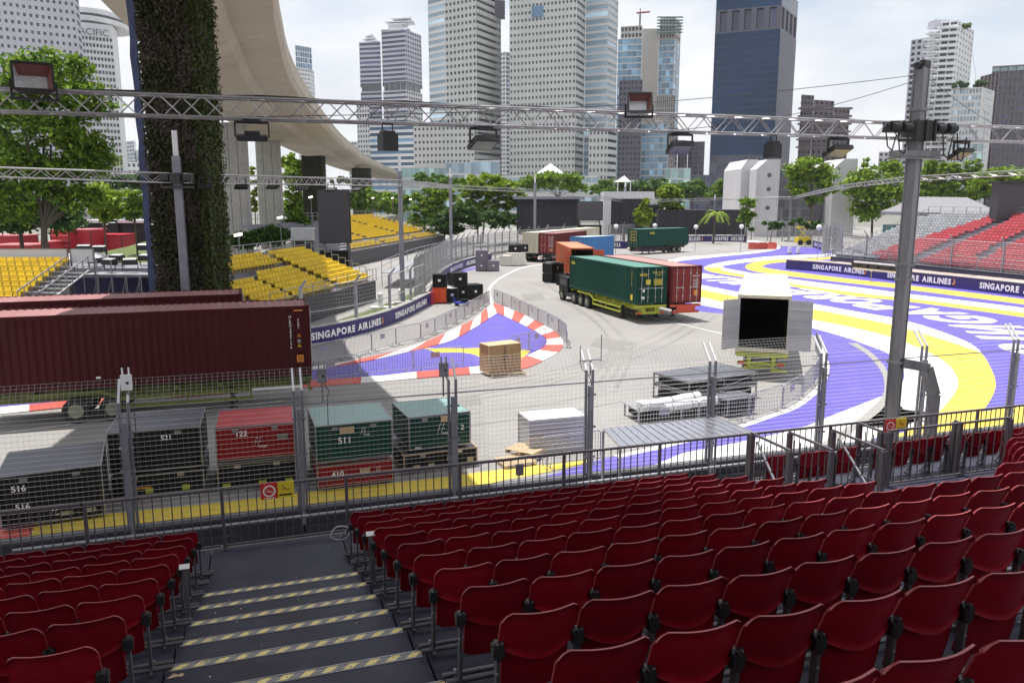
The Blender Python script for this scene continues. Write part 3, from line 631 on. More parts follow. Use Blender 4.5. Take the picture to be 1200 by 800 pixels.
bb = MB(); bb.box((0, 0, 1.75), (.11, .12, 3.1)); [bb.box((0, 0, z), (.34, .05, .05)) for z in (1.2, 2.1, 3.05)]; me_sup = bb.mesh('support_post', M['post'])
for i, u in enumerate(PU):
    t = thing('catch_fence_panel', 'wire catch fence panel with white tips, ' + where[i], 'fence', uvz(u, FV, 0), SA, 'catch fence panels in front of the stand')
    for x in (.10, 3.93):
        inst(me_post, 'post', t, (x, 0, 0)); inst(me_tip, 'post_tip', t, (x, 0, 0))
    inst(me_mesh, 'wire_mesh', t, kind='stuff'); inst(me_bar, 'tension_bar', t); inst(me_sup, 'support_post', t, (.0, -.09, 0))
# devices on the fence
def device(label, px, py, m, v=20.3, ant=True):
    p = atv(px, py, v); t = thing('timing_box', label, 'antenna box', p, SA, None)
    bb = MB(); bb.box((0, 0, 0), (.24, .13, .36)); bb.build('casing', m, t); bb = MB(); bb.bar((0, .08, -.75), (0, .08, .1), .04); bb.build('bracket', M['post'], t)
    if ant:
        for x in (-.07, .07): bb = MB(); bb.tube((x, 0, .18), (x, 0, .36), .022, 6); bb.build('aerial', m, t)
    bb = MB(); P = [Vector((.05, -.02, -.18)), Vector((.1, -.06, -.32)), Vector((.16, -.02, -.38)), Vector((.12, .02, -.62)), Vector((.1, .02, -2.2))]; bb.path(P, .012, 4); bb.build('cable', M['black'], t)
    bb = MB(); bb.tube((.03, -.066, 0), (.03, -.078, 0), .035, 8); bb.build('connector', M['black'], t)
device('white aerial box on the fence post in front of the maroon container', 148, 448, M['tip'])
device('grey aerial box on the fence post by the container corner', 377, 440, M['post'])
device('grey aerial box beside the wooden crate on the fence', 520, 433, M['post'])
p = atv(692, 424, 20.4); t = thing('aerial_fork', 'thin two-pronged aerial standing on the fence post above the silver crate', 'antenna', p, SA)
for x, z0, z1 in ((-.32, -.1, .50), (.33, -.1, .78)):
    bb = MB(); bb.tube((x, 0, z0 + .1), (x, 0, z1), .014, 5); bb.build('prong', M['post'], t)
bb = MB(); bb.tube((-.34, 0, .05), (.34, 0, .05), .02, 5); bb.tube((0, 0, -.4), (0, 0, .05), .025, 5); bb.build('crossbar', M['post'], t)
bb = MB(); bb.path([Vector((-.32, 0, 0)), Vector((-.25, 0, -.2)), Vector((-.05, 0, -.38)), Vector((.03, 0, -.6)), Vector((.0, 0, -2.4))], .012, 4); bb.build('cable', M['black'], t)
pa, pb = atv(253, 617, 13.5), atv(404, 597.5, 13.5)
bb = MB(); bb.tube(pa - U * 3, pb + U * 18, .03, 6); o = bb.build('scaffold_tube', M['galv']); tag(o, 'pale scaffold tube running low behind the aisle guard rail', 'scaffold tube')

# ================================================================== LIGHTING MAST AND TRUSSES
mu, mv = 17.2, 17.5
t = thing('lighting_mast', 'tall grey steel lighting mast standing right of centre behind the front rail', 'mast', uvz(mu, mv, 0), SA + .35)
bb = MB(); bb.box((0, 0, 6.0), (.31, .26, 12.0)); [bb.box((sx * .15, sy * .125, 6.0), (.04, .04, 12.0)) for sx in (-1, 1) for sy in (-1, 1)]; bb.build('column', M['mast'], t)
bb = MB(); bb.box((0, 0, .04), (.9, .9, .08)); bb.build('base_plate', M['mast'], t)
bb = MB(); [bb.box((0, 0, z), (.40, .36, .07)) for z in (4.0, 6.35, 6.75, 10.9)]; bb.build('collar', M['mast'], t)
bb = MB(); bb.box((0, 0, 12.04), (.34, .30, .12)); bb.tube((-.28, 0, 12.02), (.28, 0, 12.02), .09, 10); bb.box((.15, 0, 12.12), (.3, .16, .12)); bb.build('head_pulley', M['black'], t)
bb = MB(); bb.box((0, 0, 9.75), (1.35, .42, .16)); bb.box((0, 0, 9.63), (1.35, .5, .05)); bb.build('support_beam', M['mast'], t, None, -.35)
bb = MB(); bb.box((0, 0, 10.34), (.62, .62, .52)); [bb.box((sx * .3, -.33, 10.34), (.05, .06, .56)) for sx in (-1, 0, 1)]; bb.build('sleeve_block', M['chassis'], t, None, -.35)
for x in (-.95, -.58, .55, .95):
    bb = MB(); bb.box((x, -.1, 10.42), (.30, .3, .28)); bb.tube((x - .12, -.28, 10.42), (x + .12, -.28, 10.42), .10, 8); bb.build('hoist_motor', M['black'], t, None, -.35)
bb = MB(); [bb.path([Vector((x, -.3, 10.3)), Vector((x + .05, -.35, 9.9 - .1 * k)), Vector((x + .25, -.3, 9.8 - .08 * k)), Vector((x + .4, -.25, 10.2))], .018, 5) for k, x in enumerate((-1.3, -.9, .6, 1.1))]; bb.build('cable_loop', M['black'], t, None, -.35)
t2 = thing('bracing_leg', 'bent box-section steel leg bolted to the right side of the mast', 'brace', uvz(0, 0, 0))
pts = [uvz(17.3, 17.45, 3.98), uvz(18.25, 17.45, 3.78), uvz(18.62, 17.45, 2.95), uvz(18.62, 17.45, 0)]
bb = MB(); [bb.bar(a, c, .26, .26, up=V) for a, c in zip(pts[:-1], pts[1:])]; bb.build('leg', M['mast'], t2); bb = MB(); bb.frame(uvz(18.62, 17.45, .03), U * .5, V * .5, (0, 0, .06)); bb.build('foot_plate', M['mast'], t2)
lace = {}
def truss(name, label, p, q, w=.40, r=.026, bay=.40, mat_='truss', group=None, pieces=True):
    p = Vector(p); q = Vector(q); d = q - p; L = d.length; X = d.normalized(); Y = X.cross(Vector((0, 0, 1))).normalized(); Z = Y.cross(X)
    t = thing(name, label, 'truss', (p + q) / 2, 0, group); Mx = Matrix((X, -Y, Z)).transposed().to_4x4(); Mx.translation = (p + q) / 2; t.matrix_world = Mx
    h = w / 2
    bbs = MB()
    for y in (-h, h):
        for z in (-h, h):
            bb = MB(); bb.tube((-L / 2, y, z), (L / 2, y, z), r, 8)
            bb.build('chord', M[mat_], t)
    n = int(L / bay); bay = L / n
    if pieces:
        bb = MB(); bb.tube((0, 0, -h), (bay, 0, h), r * .5, 5, caps=False); up_ = bb.mesh('lacing_bar', M[mat_]); bb = MB(); bb.tube((0, 0, h), (bay, 0, -h), r * .5, 5, caps=False); dn = bb.mesh('lacing_bar', M[mat_])
        for y in (-h, h):
            for i in range(n): inst(up_ if (i % 2 == (y > 0)) else dn, 'lacing_bar', t, (-L / 2 + i * bay, y, 0))
    bb = MB()
    for z in (-h, h):
        for i in range(n):
            s = 1 if i % 2 else -1; bb.tube((-L / 2 + i * bay, -h * s, z), (-L / 2 + (i + 1) * bay, h * s, z), r * .45, 4, caps=False)
    if not pieces:
        for y in (-h, h):
            for i in range(n):
                s = 1 if i % 2 else -1; bb.tube((-L / 2 + i * bay, y, -h * s), (-L / 2 + (i + 1) * bay, y, h * s), r * .55, 4, caps=False)
    bb.build('lacing_bar', M[mat_], t, kind='stuff')
    return t
TZ = 10.34
truss('lighting_truss', 'long silver box truss spanning the whole picture in front of the towers', uvz(-14, mv, TZ), uvz(mu - .37, mv, TZ))
truss('lighting_truss', 'silver box truss continuing to the right of the mast', uvz(mu + .37, mv, TZ), uvz(31, mv, TZ))
bb = MB(); P = [uvz(-14 + i * .75, mv - .05, TZ + .235 + .025 * math.sin(i * 1.7)) for i in range(42)]; bb.path(P, .022, 5); o = bb.build('power_cable', M['black']); tag(o, 'black power cable lying along the top of the long truss', 'cable')
def frame_of(px, py, v, rz=0.0):
    return atv(px, py, v), SA + rz
def open_lamp(label, px, py, size, yaw, tilt):
    """big floodlight seen into its mouth"""
    p = atv(px, py, mv - .35); t = thing('floodlight', label, 'floodlight', p, SA + yaw, 'floodlights on the near truss'); w, h, d = size, size * .82, size * .55
    T = Matrix.Rotation(tilt, 4, 'X')
    def put(bb, n, m): o = bb.build(n, m, t); o.matrix_basis = T; return o
    bb = MB()
    wi, hi_ = w * .37, h * .34
    fr = [(-w / 2, -d / 2, -h / 2), (w / 2, -d / 2, -h / 2), (w / 2, -d / 2, h / 2), (-w / 2, -d / 2, h / 2)]
    bk = [(-wi, d / 2, -hi_), (wi, d / 2, -hi_), (wi, d / 2, hi_), (-wi, d / 2, hi_)]
    for i in range(4): bb.quad([fr[i], fr[(i + 1) % 4], bk[(i + 1) % 4], bk[i]])
    bb.quad(bk); put(bb, 'housing', M['black'])
    bb = MB(); e = .93
    fi = [(x * e, y + .01, z * e) for x, y, z in fr]; bi = [(x * .95, y - .03, z * .95) for x, y, z in bk]
    for i in range(4): bb.quad([fi[i], bi[i], bi[(i + 1) % 4], fi[(i + 1) % 4]], 1 if i in (1, 2) else 0)
    bb.quad(bi[::-1], 0); put(bb, 'reflector', [M['lens'], M['lamp_inside']])
    bb = MB()
    for a, c in zip(fr, fr[1:] + fr[:1]): bb.bar(a, c, .04)
    put(bb, 'rim', M['black'])
    bb = MB(); bb.bar((-w / 2 - .04, 0, 0), (-w / 2 - .04, .0, -h * .62), .04, .06); bb.bar((w / 2 + .04, 0, 0), (w / 2 + .04, 0, -h * .62), .04, .06); bb.bar((-w / 2 - .06, 0, -h * .62), (w / 2 + .06, 0, -h * .62), .06, .05); bb.build('yoke', M['black'], t)
open_lamp('big open floodlight with red inside at the left end of the near truss', 39, 95, .64, .22, -.36)
open_lamp('open floodlight with red inside on the truss before the blue glass tower', 749, 123, .54, -.35, -.30)
def hung_lamp(label, px, yaw, tilt, w=.62):
    p = atv(px, 150, mv); u = p.dot(U); p = uvz(u, mv - .02, TZ - .24); t = thing('floodlight', label, 'floodlight', p, SA + yaw, 'floodlights on the near truss')
    bb = MB(); bb.box((0, 0, .02), (.34, .3, .10)); bb.build('clamp', M['black'], t)
    bb = MB(); hw = w / 2
    bb.bar((-hw, 0, -.03), (hw, 0, -.03), .035, .05); bb.bar((-hw, 0, -.03), (-hw, 0, -.33), .03, .05); bb.bar((hw, 0, -.03), (hw, 0, -.33), .03, .05); bb.build('yoke', M['black'], t)
    T = Matrix.Translation((0, 0, -.33)) @ Matrix.Rotation(tilt, 4, 'X')
    bb = MB(); bb.prism([(-hw + .03, -.24), (hw - .03, -.24), (hw - .03, .24), (-hw + .03, .24)], -.05, .05); bb.prism([(-.15, -.12), (.15, -.12), (.15, .12), (-.15, .12)], .05, .13); o = bb.build('housing', M['black'], t); o.matrix_basis = T
    bb = MB(); bb.box((0, 0, -.056), (w - .14, .36, .012)); o = bb.build('lens', M['lamp_glass'], t); o.matrix_basis = T
hung_lamp('flat floodlight hanging in front of the flyover columns', 295, .0, .15, .66)
hung_lamp('tilted floodlight hanging before the left grey tower', 566, .2, -.45, .66)
hung_lamp('tilted floodlight hanging in front of the blue glass tower base', 797, -.15, -.45, .62)
hung_lamp('dark tilted floodlight hanging before the small brown tower', 983, .1, -.5, .7)
hung_lamp('dark floodlight hanging just right of the mast', 1128, .1, -.5, .6)
def box_lamp(label, px):
    p = atv(px, 150, mv); u = p.dot(U); t = thing('spot_lamp', label, 'spotlight', uvz(u, mv, TZ - .22), SA + .3, 'small black spotlights under the near truss')
    bb = MB(); bb.bar((-.12, 0, 0), (-.12, 0, -.28), .02, .03); bb.bar((.12, 0, 0), (.12, 0, -.28), .02, .03); bb.bar((-.12, 0, 0), (.12, 0, 0), .02, .03); bb.build('yoke', M['black'], t)
    bb = MB(); bb.prism([(-.18, -.14), (.18, -.14), (.18, .14), (-.18, .14)], -.56, -.20); bb.prism([(-.14, -.1), (.14, -.1), (.14, .1), (-.14, .1)], -.2, -.14); bb.build('housing', M['black'], t)
box_lamp('small black spotlight hanging left of the two grey towers', 454); box_lamp('small black spotlight hanging before the dark blue tower edge', 907)
# thin wires from the mast head
for (a, q, lb) in (((1075, 88), (300, 137), 'thin wire from the mast head to the far left of the truss'), ((1072, 95), (760, 155), 'thin wire from the mast head towards the blue glass tower'), ((1085, 90), (1230, 170), 'thin wire from the mast head to the right edge')):
    A = atv(*a, mv); Bq = atv(*q, mv + .2); bb = MB(); P = [A.lerp(Bq, i / 12) - Vector((0, 0, .25 * math.sin(math.pi * i / 12))) for i in range(13)]; bb.path(P, .008, 4); o = bb.build('stay_wire', M['black']); tag(o, lb, 'wire')

# far trusses on posts along the other side of the track
def far_pole(label, px, ytop, d, w=.36):
    p = atd(px, ytop, d); t = thing('truss_post', label, 'post', (p.x, p.y, 0), .2, 'posts carrying the far lighting truss')
    bb = MB(); bb.box((0, 0, p.z / 2 - .6), (w, w, p.z - 1.2)); bb.build('column', M['post'], t); bb = MB(); bb.box((0, 0, p.z - .6), (w * .6, w * .6, 1.2)); bb.build('mast_head', M['tip'], t)
    bb = MB(); bb.box((0, 0, .15), (1.4, 1.4, .3)); bb.build('ballast', M['concrete'], t)
    return p
poles = [(204, 153, 39.2, 'post with a pale head in front of the ivy-covered pier'), (468, 183, 65, 'post in front of the upper yellow stand'), (527.5, 197, 105, 'post before the green layered trees'), (627, 205, 128, 'post in front of the black hoarding'), (733, 212, 160, 'post behind the green far container'),
         (838, 228, 178, 'post behind the palm'), (928, 218, 168, 'post with a lamp arm beside the white finned building')]
for px, yt, d, lb in poles: far_pole('grey truss ' + lb, px, yt, d)
tp = [(-40, 200.5, 39.2), (208, 209, 39.2), (469, 214.5, 65), (528, 219, 105), (627, 224, 128), (700, 230.5, 145), (733, 236, 160), (838, 233.5, 178), (928, 232, 168), (985, 219, 118), (1060, 210, 88), (1240, 200, 72)]
segn = ['at far left across the big tree', 'over the left yellow stand', 'over the upper yellow stand', 'before the layered trees', 'above the black hoarding', 'above the dark screen', 'before the tree row', 'before the white finned building', 'stepping down at the leafy tree', 'above the grey tent roof', 'rising to the right edge']
for i in range(len(tp) - 1):
    a = atd(tp[i][0], tp[i][1], tp[i][2]); c = atd(tp[i + 1][0], tp[i + 1][1], tp[i + 1][2])
    truss('far_truss', 'far silver lighting truss ' + segn[i], a, c, .45, .036, .6 if i < 3 else 1.0, 'truss', 'trusses along the far side of the track', pieces=False)
def far_lamp(label, px, py, d, s=.7):
    p = atd(px, py, d); t = thing('floodlight', label, 'floodlight', p, random.uniform(-.4, .4), 'floodlights on the far truss')
    bb = MB(); bb.frame((0, 0, 0), (s, 0, 0), (0, s * .7, s * .25), (0, -s * .06, s * .16)); bb.build('housing', M['black'], t); bb = MB(); bb.bar((-s * .4, 0, 0), (-s * .3, 0, s * .7), .05); bb.bar((s * .4, 0, 0), (s * .3, 0, s * .7), .05); bb.build('yoke', M['black'], t)
for px, py, d, lb in ((283, 219, 44, 'black floodlight under the far truss before the left concrete column'), (320, 219, 48, 'black floodlight under the far truss before the right concrete column'), (354, 221, 52, 'black floodlight under the far truss left of the dark screen'), (388, 222, 56, 'black floodlight above the dark screen'), (418, 222, 62, 'black floodlight right of the dark screen'),
                      (240, 218, 39.6, 'black floodlight beside the truss post on the ivy pier'), (1013, 219, 95, 'floodlight under the far truss left of the mast'), (1050, 217, 90, 'floodlight under the far truss behind the mast'), (1125, 211, 80, 'floodlight under the far truss over the grey tent')): far_lamp(lb, px, py, d)
p = atd(207, 209, 39.0); bb = MB(); bb.box(p, (.5, .5, .5)); bb.box(p + Vector((-.55, 0, .05)), (.4, .35, .3)); bb.box(p + Vector((.55, 0, .05)), (.4, .35, .3)); bb.box(p - Vector((0, 0, .42)), (1.5, .4, .12)); o = bb.build('truss_hoist', M['chassis']); tag(o, 'dark hoist block clamped round the left truss post', 'hoist')
# ================================================================== CONTAINERS AND TRAILERS
def corr(L, h, pitch=.278, dep=.036):
    """zig-zag side panel, local x 0..L, z 0..h, proud along -y"""
    bb = MB(); n = int(L / pitch); p = L / n; prof = []
    for i in range(n): prof += [(i * p, 0), (i * p + p * .26, 0), (i * p + p * .5, dep), (i * p + p * .76, dep)]
    prof.append((L, 0))
    for a, c in zip(prof[:-1], prof[1:]): bb.quad([(a[0], a[1], 0), (c[0], c[1], 0), (c[0], c[1], h), (a[0], a[1], h)])
    return bb
def container(label, side, roof, door_c, yaw, z0, L=12.19, Wd=2.44, Hh=2.9, door=True, group='shipping containers on lorry trailers', open_=False, inside=None, trim=None, cat='container'):
    """door end at local -x end? doors face local -y: long axis along +y, origin at the middle of the door end, z at the container floor"""
    t = thing('shipping_container', label, cat, door, yaw, group); t.location.z = z0; trim = trim or side
    g = .12
    for sx in (-1, 1):
        o = corr(L - 2 * g, Hh - .34).build('side_panel', side, t)
        # x -> +y ; proud inward
        o.matrix_basis = Matrix(((0, sx * -1.0, 0, sx * (Wd / 2 - .012)), (1, 0, 0, g), (0, 0, 1, .19), (0, 0, 0, 1)))
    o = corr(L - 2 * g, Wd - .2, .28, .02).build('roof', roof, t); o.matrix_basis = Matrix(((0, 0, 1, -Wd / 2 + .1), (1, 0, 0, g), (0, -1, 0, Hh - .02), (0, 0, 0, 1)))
    fw = .13
    def many(nm, dims, spots):
        bq = MB(); bq.box((0, 0, 0), dims); me = bq.mesh(nm, trim)
        for sp in spots: inst(me, nm, t, sp)
    many('corner_post', (fw, fw, Hh), [(x, y, Hh / 2) for x in (-Wd / 2 + fw / 2, Wd / 2 - fw / 2) for y in (fw / 2, L - fw / 2)])
    X2 = (-Wd / 2 + .05, Wd / 2 - .05)
    many('bottom_rail', (.096, L - .26, .18), [(x, L / 2, .10) for x in X2]); many('top_rail', (.096, L - .26, .146), [(x, L / 2, Hh - .075) for x in X2])
    many('sill', (Wd - .26, .116, .18), [(0, y, .10) for y in (.06, L - .06)]); many('header', (Wd - .26, .116, .146), [(0, y, Hh - .075) for y in (.06, L - .06)])
    bb = MB(); bb.box((0, L / 2, .05), (Wd - .2, L - .3, .06)); bb.build('floor', M['inside'], t)
    bb = MB(); bb.box((0, L - .11, Hh / 2), (Wd - .28, .05, Hh - .4)); bb.build('end_wall', side, t)
    many('corner_casting', (.186, .186, .124), [(x, y, z) for x in (-Wd / 2 + .09, Wd / 2 - .09) for y in (.09, L - .09) for z in (.05, Hh - .05)])
    dw = (Wd - .28) / 2
    if door_c is not None:
        for s in (-1, 1):
            bb = MB(); h = Hh - .36
            bb.box((s * (dw / 2 + .003), .02, Hh / 2), (dw - .012, .05, h))
            for z in (.42, .58, .62, .82): bb.box((s * dw / 2, -.009, .18 + h * (z if z < .6 else z)), (dw - .2, .014, .16))
            bb.box((s * dw / 2, -.009, .18 + h * .18), (dw - .2, .014, .2))
            if open_:
                for z in (.30, .40, .55, .63, .82): bb.box((s * dw / 2, .062, .18 + h * z), (dw - .1, .05, .07))
            d = bb.build('door', door_c, t)
            if open_:
                hx = s * (dw + .02); T = Matrix.Translation((hx, 0, 0)) @ Matrix.Rotation(s * (2.96 if s > 0 else 2.30), 4, 'Z') @ Matrix.Translation((-hx, 0, 0)); d.matrix_basis = T
            for x in (.27, .73):
                bb = MB(); bb.tube((s * dw * x, -.045, .10), (s * dw * x, -.045, Hh - .1), .018, 6)
                for z in (.5, 1.1, Hh - .5): bb.box((s * dw * x, -.03, z), (.10, .03, .07))
                bb.bar((s * dw * x, -.05, 1.12), (s * dw * x + .28 * s * (1 if x < .5 else -1), -.05, 1.12), .02, .04)
                r = bb.build('lock_rod', M['steel'], d)
    if inside is not None:
        bb = MB(); x = Wd / 2 - .10
        for q in ([(-x, .1, .09), (-x, L - .15, .09), (-x, L - .15, Hh - .06), (-x, .1, Hh - .06)], [(x, .1, .09), (x, .1, Hh - .06), (x, L - .15, Hh - .06), (x, L - .15, .09)], [(-x, .1, Hh - .06), (-x, L - .15, Hh - .06), (x, L - .15, Hh - .06), (x, .1, Hh - .06)], [(-x, L - .3, .05), (x, L - .3, .05), (x, L - .3, Hh - .03), (-x, L - .3, Hh - .03)]): bb.quad(q)
        bb.build('shade_lining', inside, t)  # near-black sheets added to paint the shade inside the open container
    return t
def cmark(t, body, o, x, up, h, m=None, w=None): return text('marking', body, m or M['letter'], t, o, x, up, h, w, .01)
def plate(t, o, w, h, m, axis='x'):
    bb = MB()
    if axis == 'x': bb.box(o, (.008, w, h))
    else: bb.box(o, (w, .008, h))
    return bb.build('marking', m, t)
wheel_t = MB(); wheel_t.tube((-.14, 0, 0), (.14, 0, 0), .50, 20); me_tyre = wheel_t.mesh('tyre', M['tyre'])
wr = MB(); wr.tube((-.145, 0, 0), (.145, 0, 0), .28, 14); wr.tube((-.175, 0, 0), (.175, 0, 0), .12, 8); me_rim = wr.mesh('rim', M['rim'])
def trailer(label, loc, yaw, frame_m, axles=(8.6, 9.9), L=12.2, guard=True, legs=3.0, rear=None, bed=1.28):
    """same axes as the container it carries: y from the door end inwards"""
    t = thing('lorry_trailer', label, 'trailer', loc, yaw, 'trailers under the containers')
    bb = MB()
    for x in (-.45, .45): bb.box((x, L / 2, bed - .28), (.14, L - .2, .42))
    n = 8
    for i in range(n): bb.box((0, .3 + (L - .6) * i / (n - 1), bed - .10), (2.3, .12, .16))
    bb.build('chassis', frame_m, t)
    bb = MB(); bb.box((0, .08, bed - .09), (2.44, .14, .17)); bb.box((0, .1, bed - .55), (2.2, .1, .16)); [bb.box((x, .1, bed - .32), (.14, .1, .4)) for x in (-.6, .6)]; bb.build('rear_bumper', rear or frame_m, t)
    for x in (-.9, .9):
        bb = MB(); bb.box((x, .02, bed - .55), (.3, .05, .12)); bb.build('tail_lamp', M['sign_red'], t)
    if guard:
        for x in (-1.18, 1.18):
            bb = MB(); [bb.box((x, 4.9, z), (.04, 5.0, .13)) for z in (.55, .88)]; [bb.box((x, y, .74), (.05, .08, .5)) for y in (2.45, 4.9, 7.35)]; bb.bar((x, 7.35, .95), (x, 8.0, 1.22), .05, .12); bb.bar((x, 8.0, 1.2), (x, 10.5, 1.2), .05, .1); bb.build('side_guard', frame_m, t)
    for y in axles:
        bb = MB(); bb.tube((-1.0, y, .52), (1.0, y, .52), .08, 8); bb.build('axle', M['chassis'], t)
        for x in (-1.05, 1.05):
            w = inst(me_tyre, 'wheel', t, (x, y, .5)); inst(me_rim, 'rim', w)
    if legs:
        for x in (-.7, .7): bb = MB(); bb.box((x, legs, .5), (.14, .14, .95)); bb.box((x, legs, .03), (.35, .35, .06)); bb.build('landing_leg', M['chassis'], t)
    return t
B1 = 1.36
# --- near maroon container (left)
pr = at(362, 358, B1 + 2.9); dirn = (at(0, 372, B1 + 2.9) - pr).normalized(); yw = math.atan2(dirn.y, dirn.x) - math.pi / 2      # long axis from the right end leftwards
def lorient(y): return Vector((-math.sin(y), math.cos(y), 0)), Vector((math.cos(y), math.sin(y), 0))
ax, sd = lorient(yw)             # axis direction, local +x direction
org = pr - sd * 0 ; near_is = -1 if sd.dot(Vector((0, -1, 0))) < 0 else 1
c0 = Vector((pr.x, pr.y, 0)) - sd * near_is * 1.22
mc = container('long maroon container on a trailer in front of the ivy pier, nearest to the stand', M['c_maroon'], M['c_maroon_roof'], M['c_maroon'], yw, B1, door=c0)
xs_ = near_is * 1.245; fx = Vector((0, -1, 0)) if near_is > 0 else Vector((0, 1, 0)); fx = Vector((0, 1, 0)) * (1 if near_is > 0 else -1)
def side_mark(t, body, y, z, h, near, m=None, vertical=False):
    x = near * 1.236
    rd = Vector((0, 1.0 if near > 0 else -1.0, 0))
    if vertical:
        for i, ch in enumerate(body):
            if ch != ' ': text('marking', ch, m or M['letter'], t, (x, y, z - i * h * 1.25), rd, (0, 0, 1), h, None, .01)
    else: text('marking', body, m or M['letter'], t, (x, y, z), rd, (0, 0, 1), h, None, .01)
side_mark(mc, 'HLBU', .78, 2.42, .10, near_is, vertical=True); side_mark(mc, '2847196', .78, 1.9, .10, near_is, vertical=True); side_mark(mc, '45G1', .46, 2.3, .09, near_is, vertical=True)
for z, m in ((1.62, M['orange_mark']), (1.20, M['yellow_mark'])):
    bb = MB(); x = near_is * 1.238; bb.quad([(x, .36, z), (x, .54, z), (x, .45, z + .17)]); bb.quad([(x, .36, z), (x, .45, z + .17), (x, .54, z)]); bb.build('marking', m, mc)
plate(mc, (near_is * 1.234, .45, 1.45), .14, .14, M['steel']); plate(mc, (near_is * 1.234, .44, .72), .27, .30, M['orange_mark']); plate(mc, (near_is * 1.234, .44, 2.72), .36, .05, M['orange_mark']); plate(mc, (near_is * 1.234, 8.0, .42), .16, .08, M['tag_white'])
for k in range(4): plate(mc, (near_is * 1.2385, .44, .63 + k * .06), .2, .022, M['c_maroon'])
trailer('yellow-green trailer, coloured dark for shade, under the near maroon container', c0, yw, M['chassis_shaded'], axles=(7.6, 8.9), legs=3.2)
# --- second maroon container behind
pr2 = at(283, 344.5, B1 + 2.9); yw2 = yw + .012; ax2, sd2 = lorient(yw2); c1 = Vector((pr2.x, pr2.y, 0)) - sd2 * near_is * 1.22
m2 = container('maroon container mostly hidden behind the near maroon one', M['c_maroon'], M['c_maroon_roof'], M['c_maroon'], yw2, B1, door=c1)
side_mark(m2, '22', .9, 2.4, .14, near_is); trailer('dark trailer under the rear maroon container', c1, yw2, M['chassis'])
# --- green container, centre
G = at(744.6, 357, B1); gy = SA
gx = lorient(gy)[1]; gd = Vector((G.x, G.y, 0)) + gx * 1.22
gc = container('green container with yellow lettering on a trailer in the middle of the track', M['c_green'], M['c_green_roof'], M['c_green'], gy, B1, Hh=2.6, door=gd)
side_mark(gc, 'italia', 11.35, 1.98, .30, -1, M['yellow_mark'])
for k, z in enumerate((2.25, 2.1, 1.95, 1.8, 1.65, 1.5, 1.35, 1.2)): side_mark(gc, 'EGHU9047'[k], .62, z, .12, -1, M['yellow_mark'])
plate(gc, (-1.234, .60, .45), .3, .42, M['yellow_mark'])
def dmark(t, body, x, z, h, m=None, w=None): return text('marking', body, m or M['letter'], t, (x, -.03, z), (1, 0, 0), (0, 0, 1), h, w, .01)
dmark(gc, 'italia', -.66, 1.98, .22, M['yellow_mark']); dmark(gc, 'EGHU 904713', .5, 2.16, .11, M['yellow_mark'], .9); dmark(gc, '45G1', .55, 1.98, .10, M['yellow_mark'])
plate(gc, (-.28, -.032, 1.55), .34, .34, M['yellow_mark'], 'y')
for k in range(5): plate(gc, (.5, -.032, 1.36 + k * .09), .7, .05, M['yellow_mark'], 'y')
plate(gc, (-.62, -.03, .95), .16, .2, M['tag_white'], 'y'); plate(gc, (-.64, -.03, .45), .18, .2, M['tag_white'], 'y'); plate(gc, (0, -.03, 1.12), 1.9, .03, M['steel'], 'y')
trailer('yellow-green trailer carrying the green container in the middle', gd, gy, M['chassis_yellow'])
# tractor block ahead of it
t = thing('tractor_unit', 'low dark tow tractor at the far end of the green container', 'lorry', gd + lorient(gy)[0] * 12.6, gy)
bb = MB(); bb.prism([(-1.2, 0), (1.2, 0), (1.2, 2.0), (1.0, 2.2), (-1.0, 2.2), (-1.2, 2.0)], .9, 2.05); bb.build('cab', M['crate_black'], t); bb = MB(); bb.box((0, .2, .65), (2.2, 4.2, .35)); bb.build('chassis', M['chassis'], t)
bb = MB(); bb.box((-1.205, 1.0, 1.65), (.02, 1.4, .5)); bb.build('side_window', M['screen'], t)
for y in (-1.2, 1.5):
    for x in (-1.02, 1.02): w = inst(me_tyre, 'wheel', t, (x, y, .5)); inst(me_rim, 'rim', w)
# --- red-brown container beside it
rd_ = gd + gx * 2.62 - lorient(gy)[0] * .25
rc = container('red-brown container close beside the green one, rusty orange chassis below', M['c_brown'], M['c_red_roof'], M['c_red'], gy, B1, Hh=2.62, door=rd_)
dmark(rc, 'HLBU 215', .72, 1.86, .11, None, .55)
for k in range(6): dmark(rc, '38 000 KG' if k % 2 else '83 700 LB', .72, 1.62 - k * .11, .07, None, .42)
plate(rc, (.74, -.03, .72), .32, .36, M['orange_mark'], 'y')
for x in (-.75, -.35): bb = MB(); bb.quad([(x, -.03, .92), (x + .13, -.03, .92), (x + .065, -.03, 1.05)]); bb.build('marking', M['orange_mark'], rc)
trailer('red-framed trailer carrying the red-brown container', rd_, gy, M['chassis'], rear=M['chassis_red'], guard=False)
bb = MB(); bb.box((0, .0, .98), (1.5, .1, .5)); o = bb.build('rear_panel', M['chassis_red'], [x for x in D.objects if x.name.startswith('lorry_trailer')][-1])
# --- orange container with open doors
oy = R(3.5); od = at(668, 290, 3.95); od = Vector((od.x, od.y, 0)) + lorient(oy)[1] * 1.22
oc = container('orange container with open doors behind the green one', M['c_orange'], M['c_orange_roof'], M['c_orange'], oy, 1.3, Hh=2.6, door=od, open_=True, inside=M['inside'])
for k in range(2):
    for q in [c for c in oc.children if c.name.startswith('door')]: pass
trailer('dark trailer under the orange container', od, oy, M['chassis'])
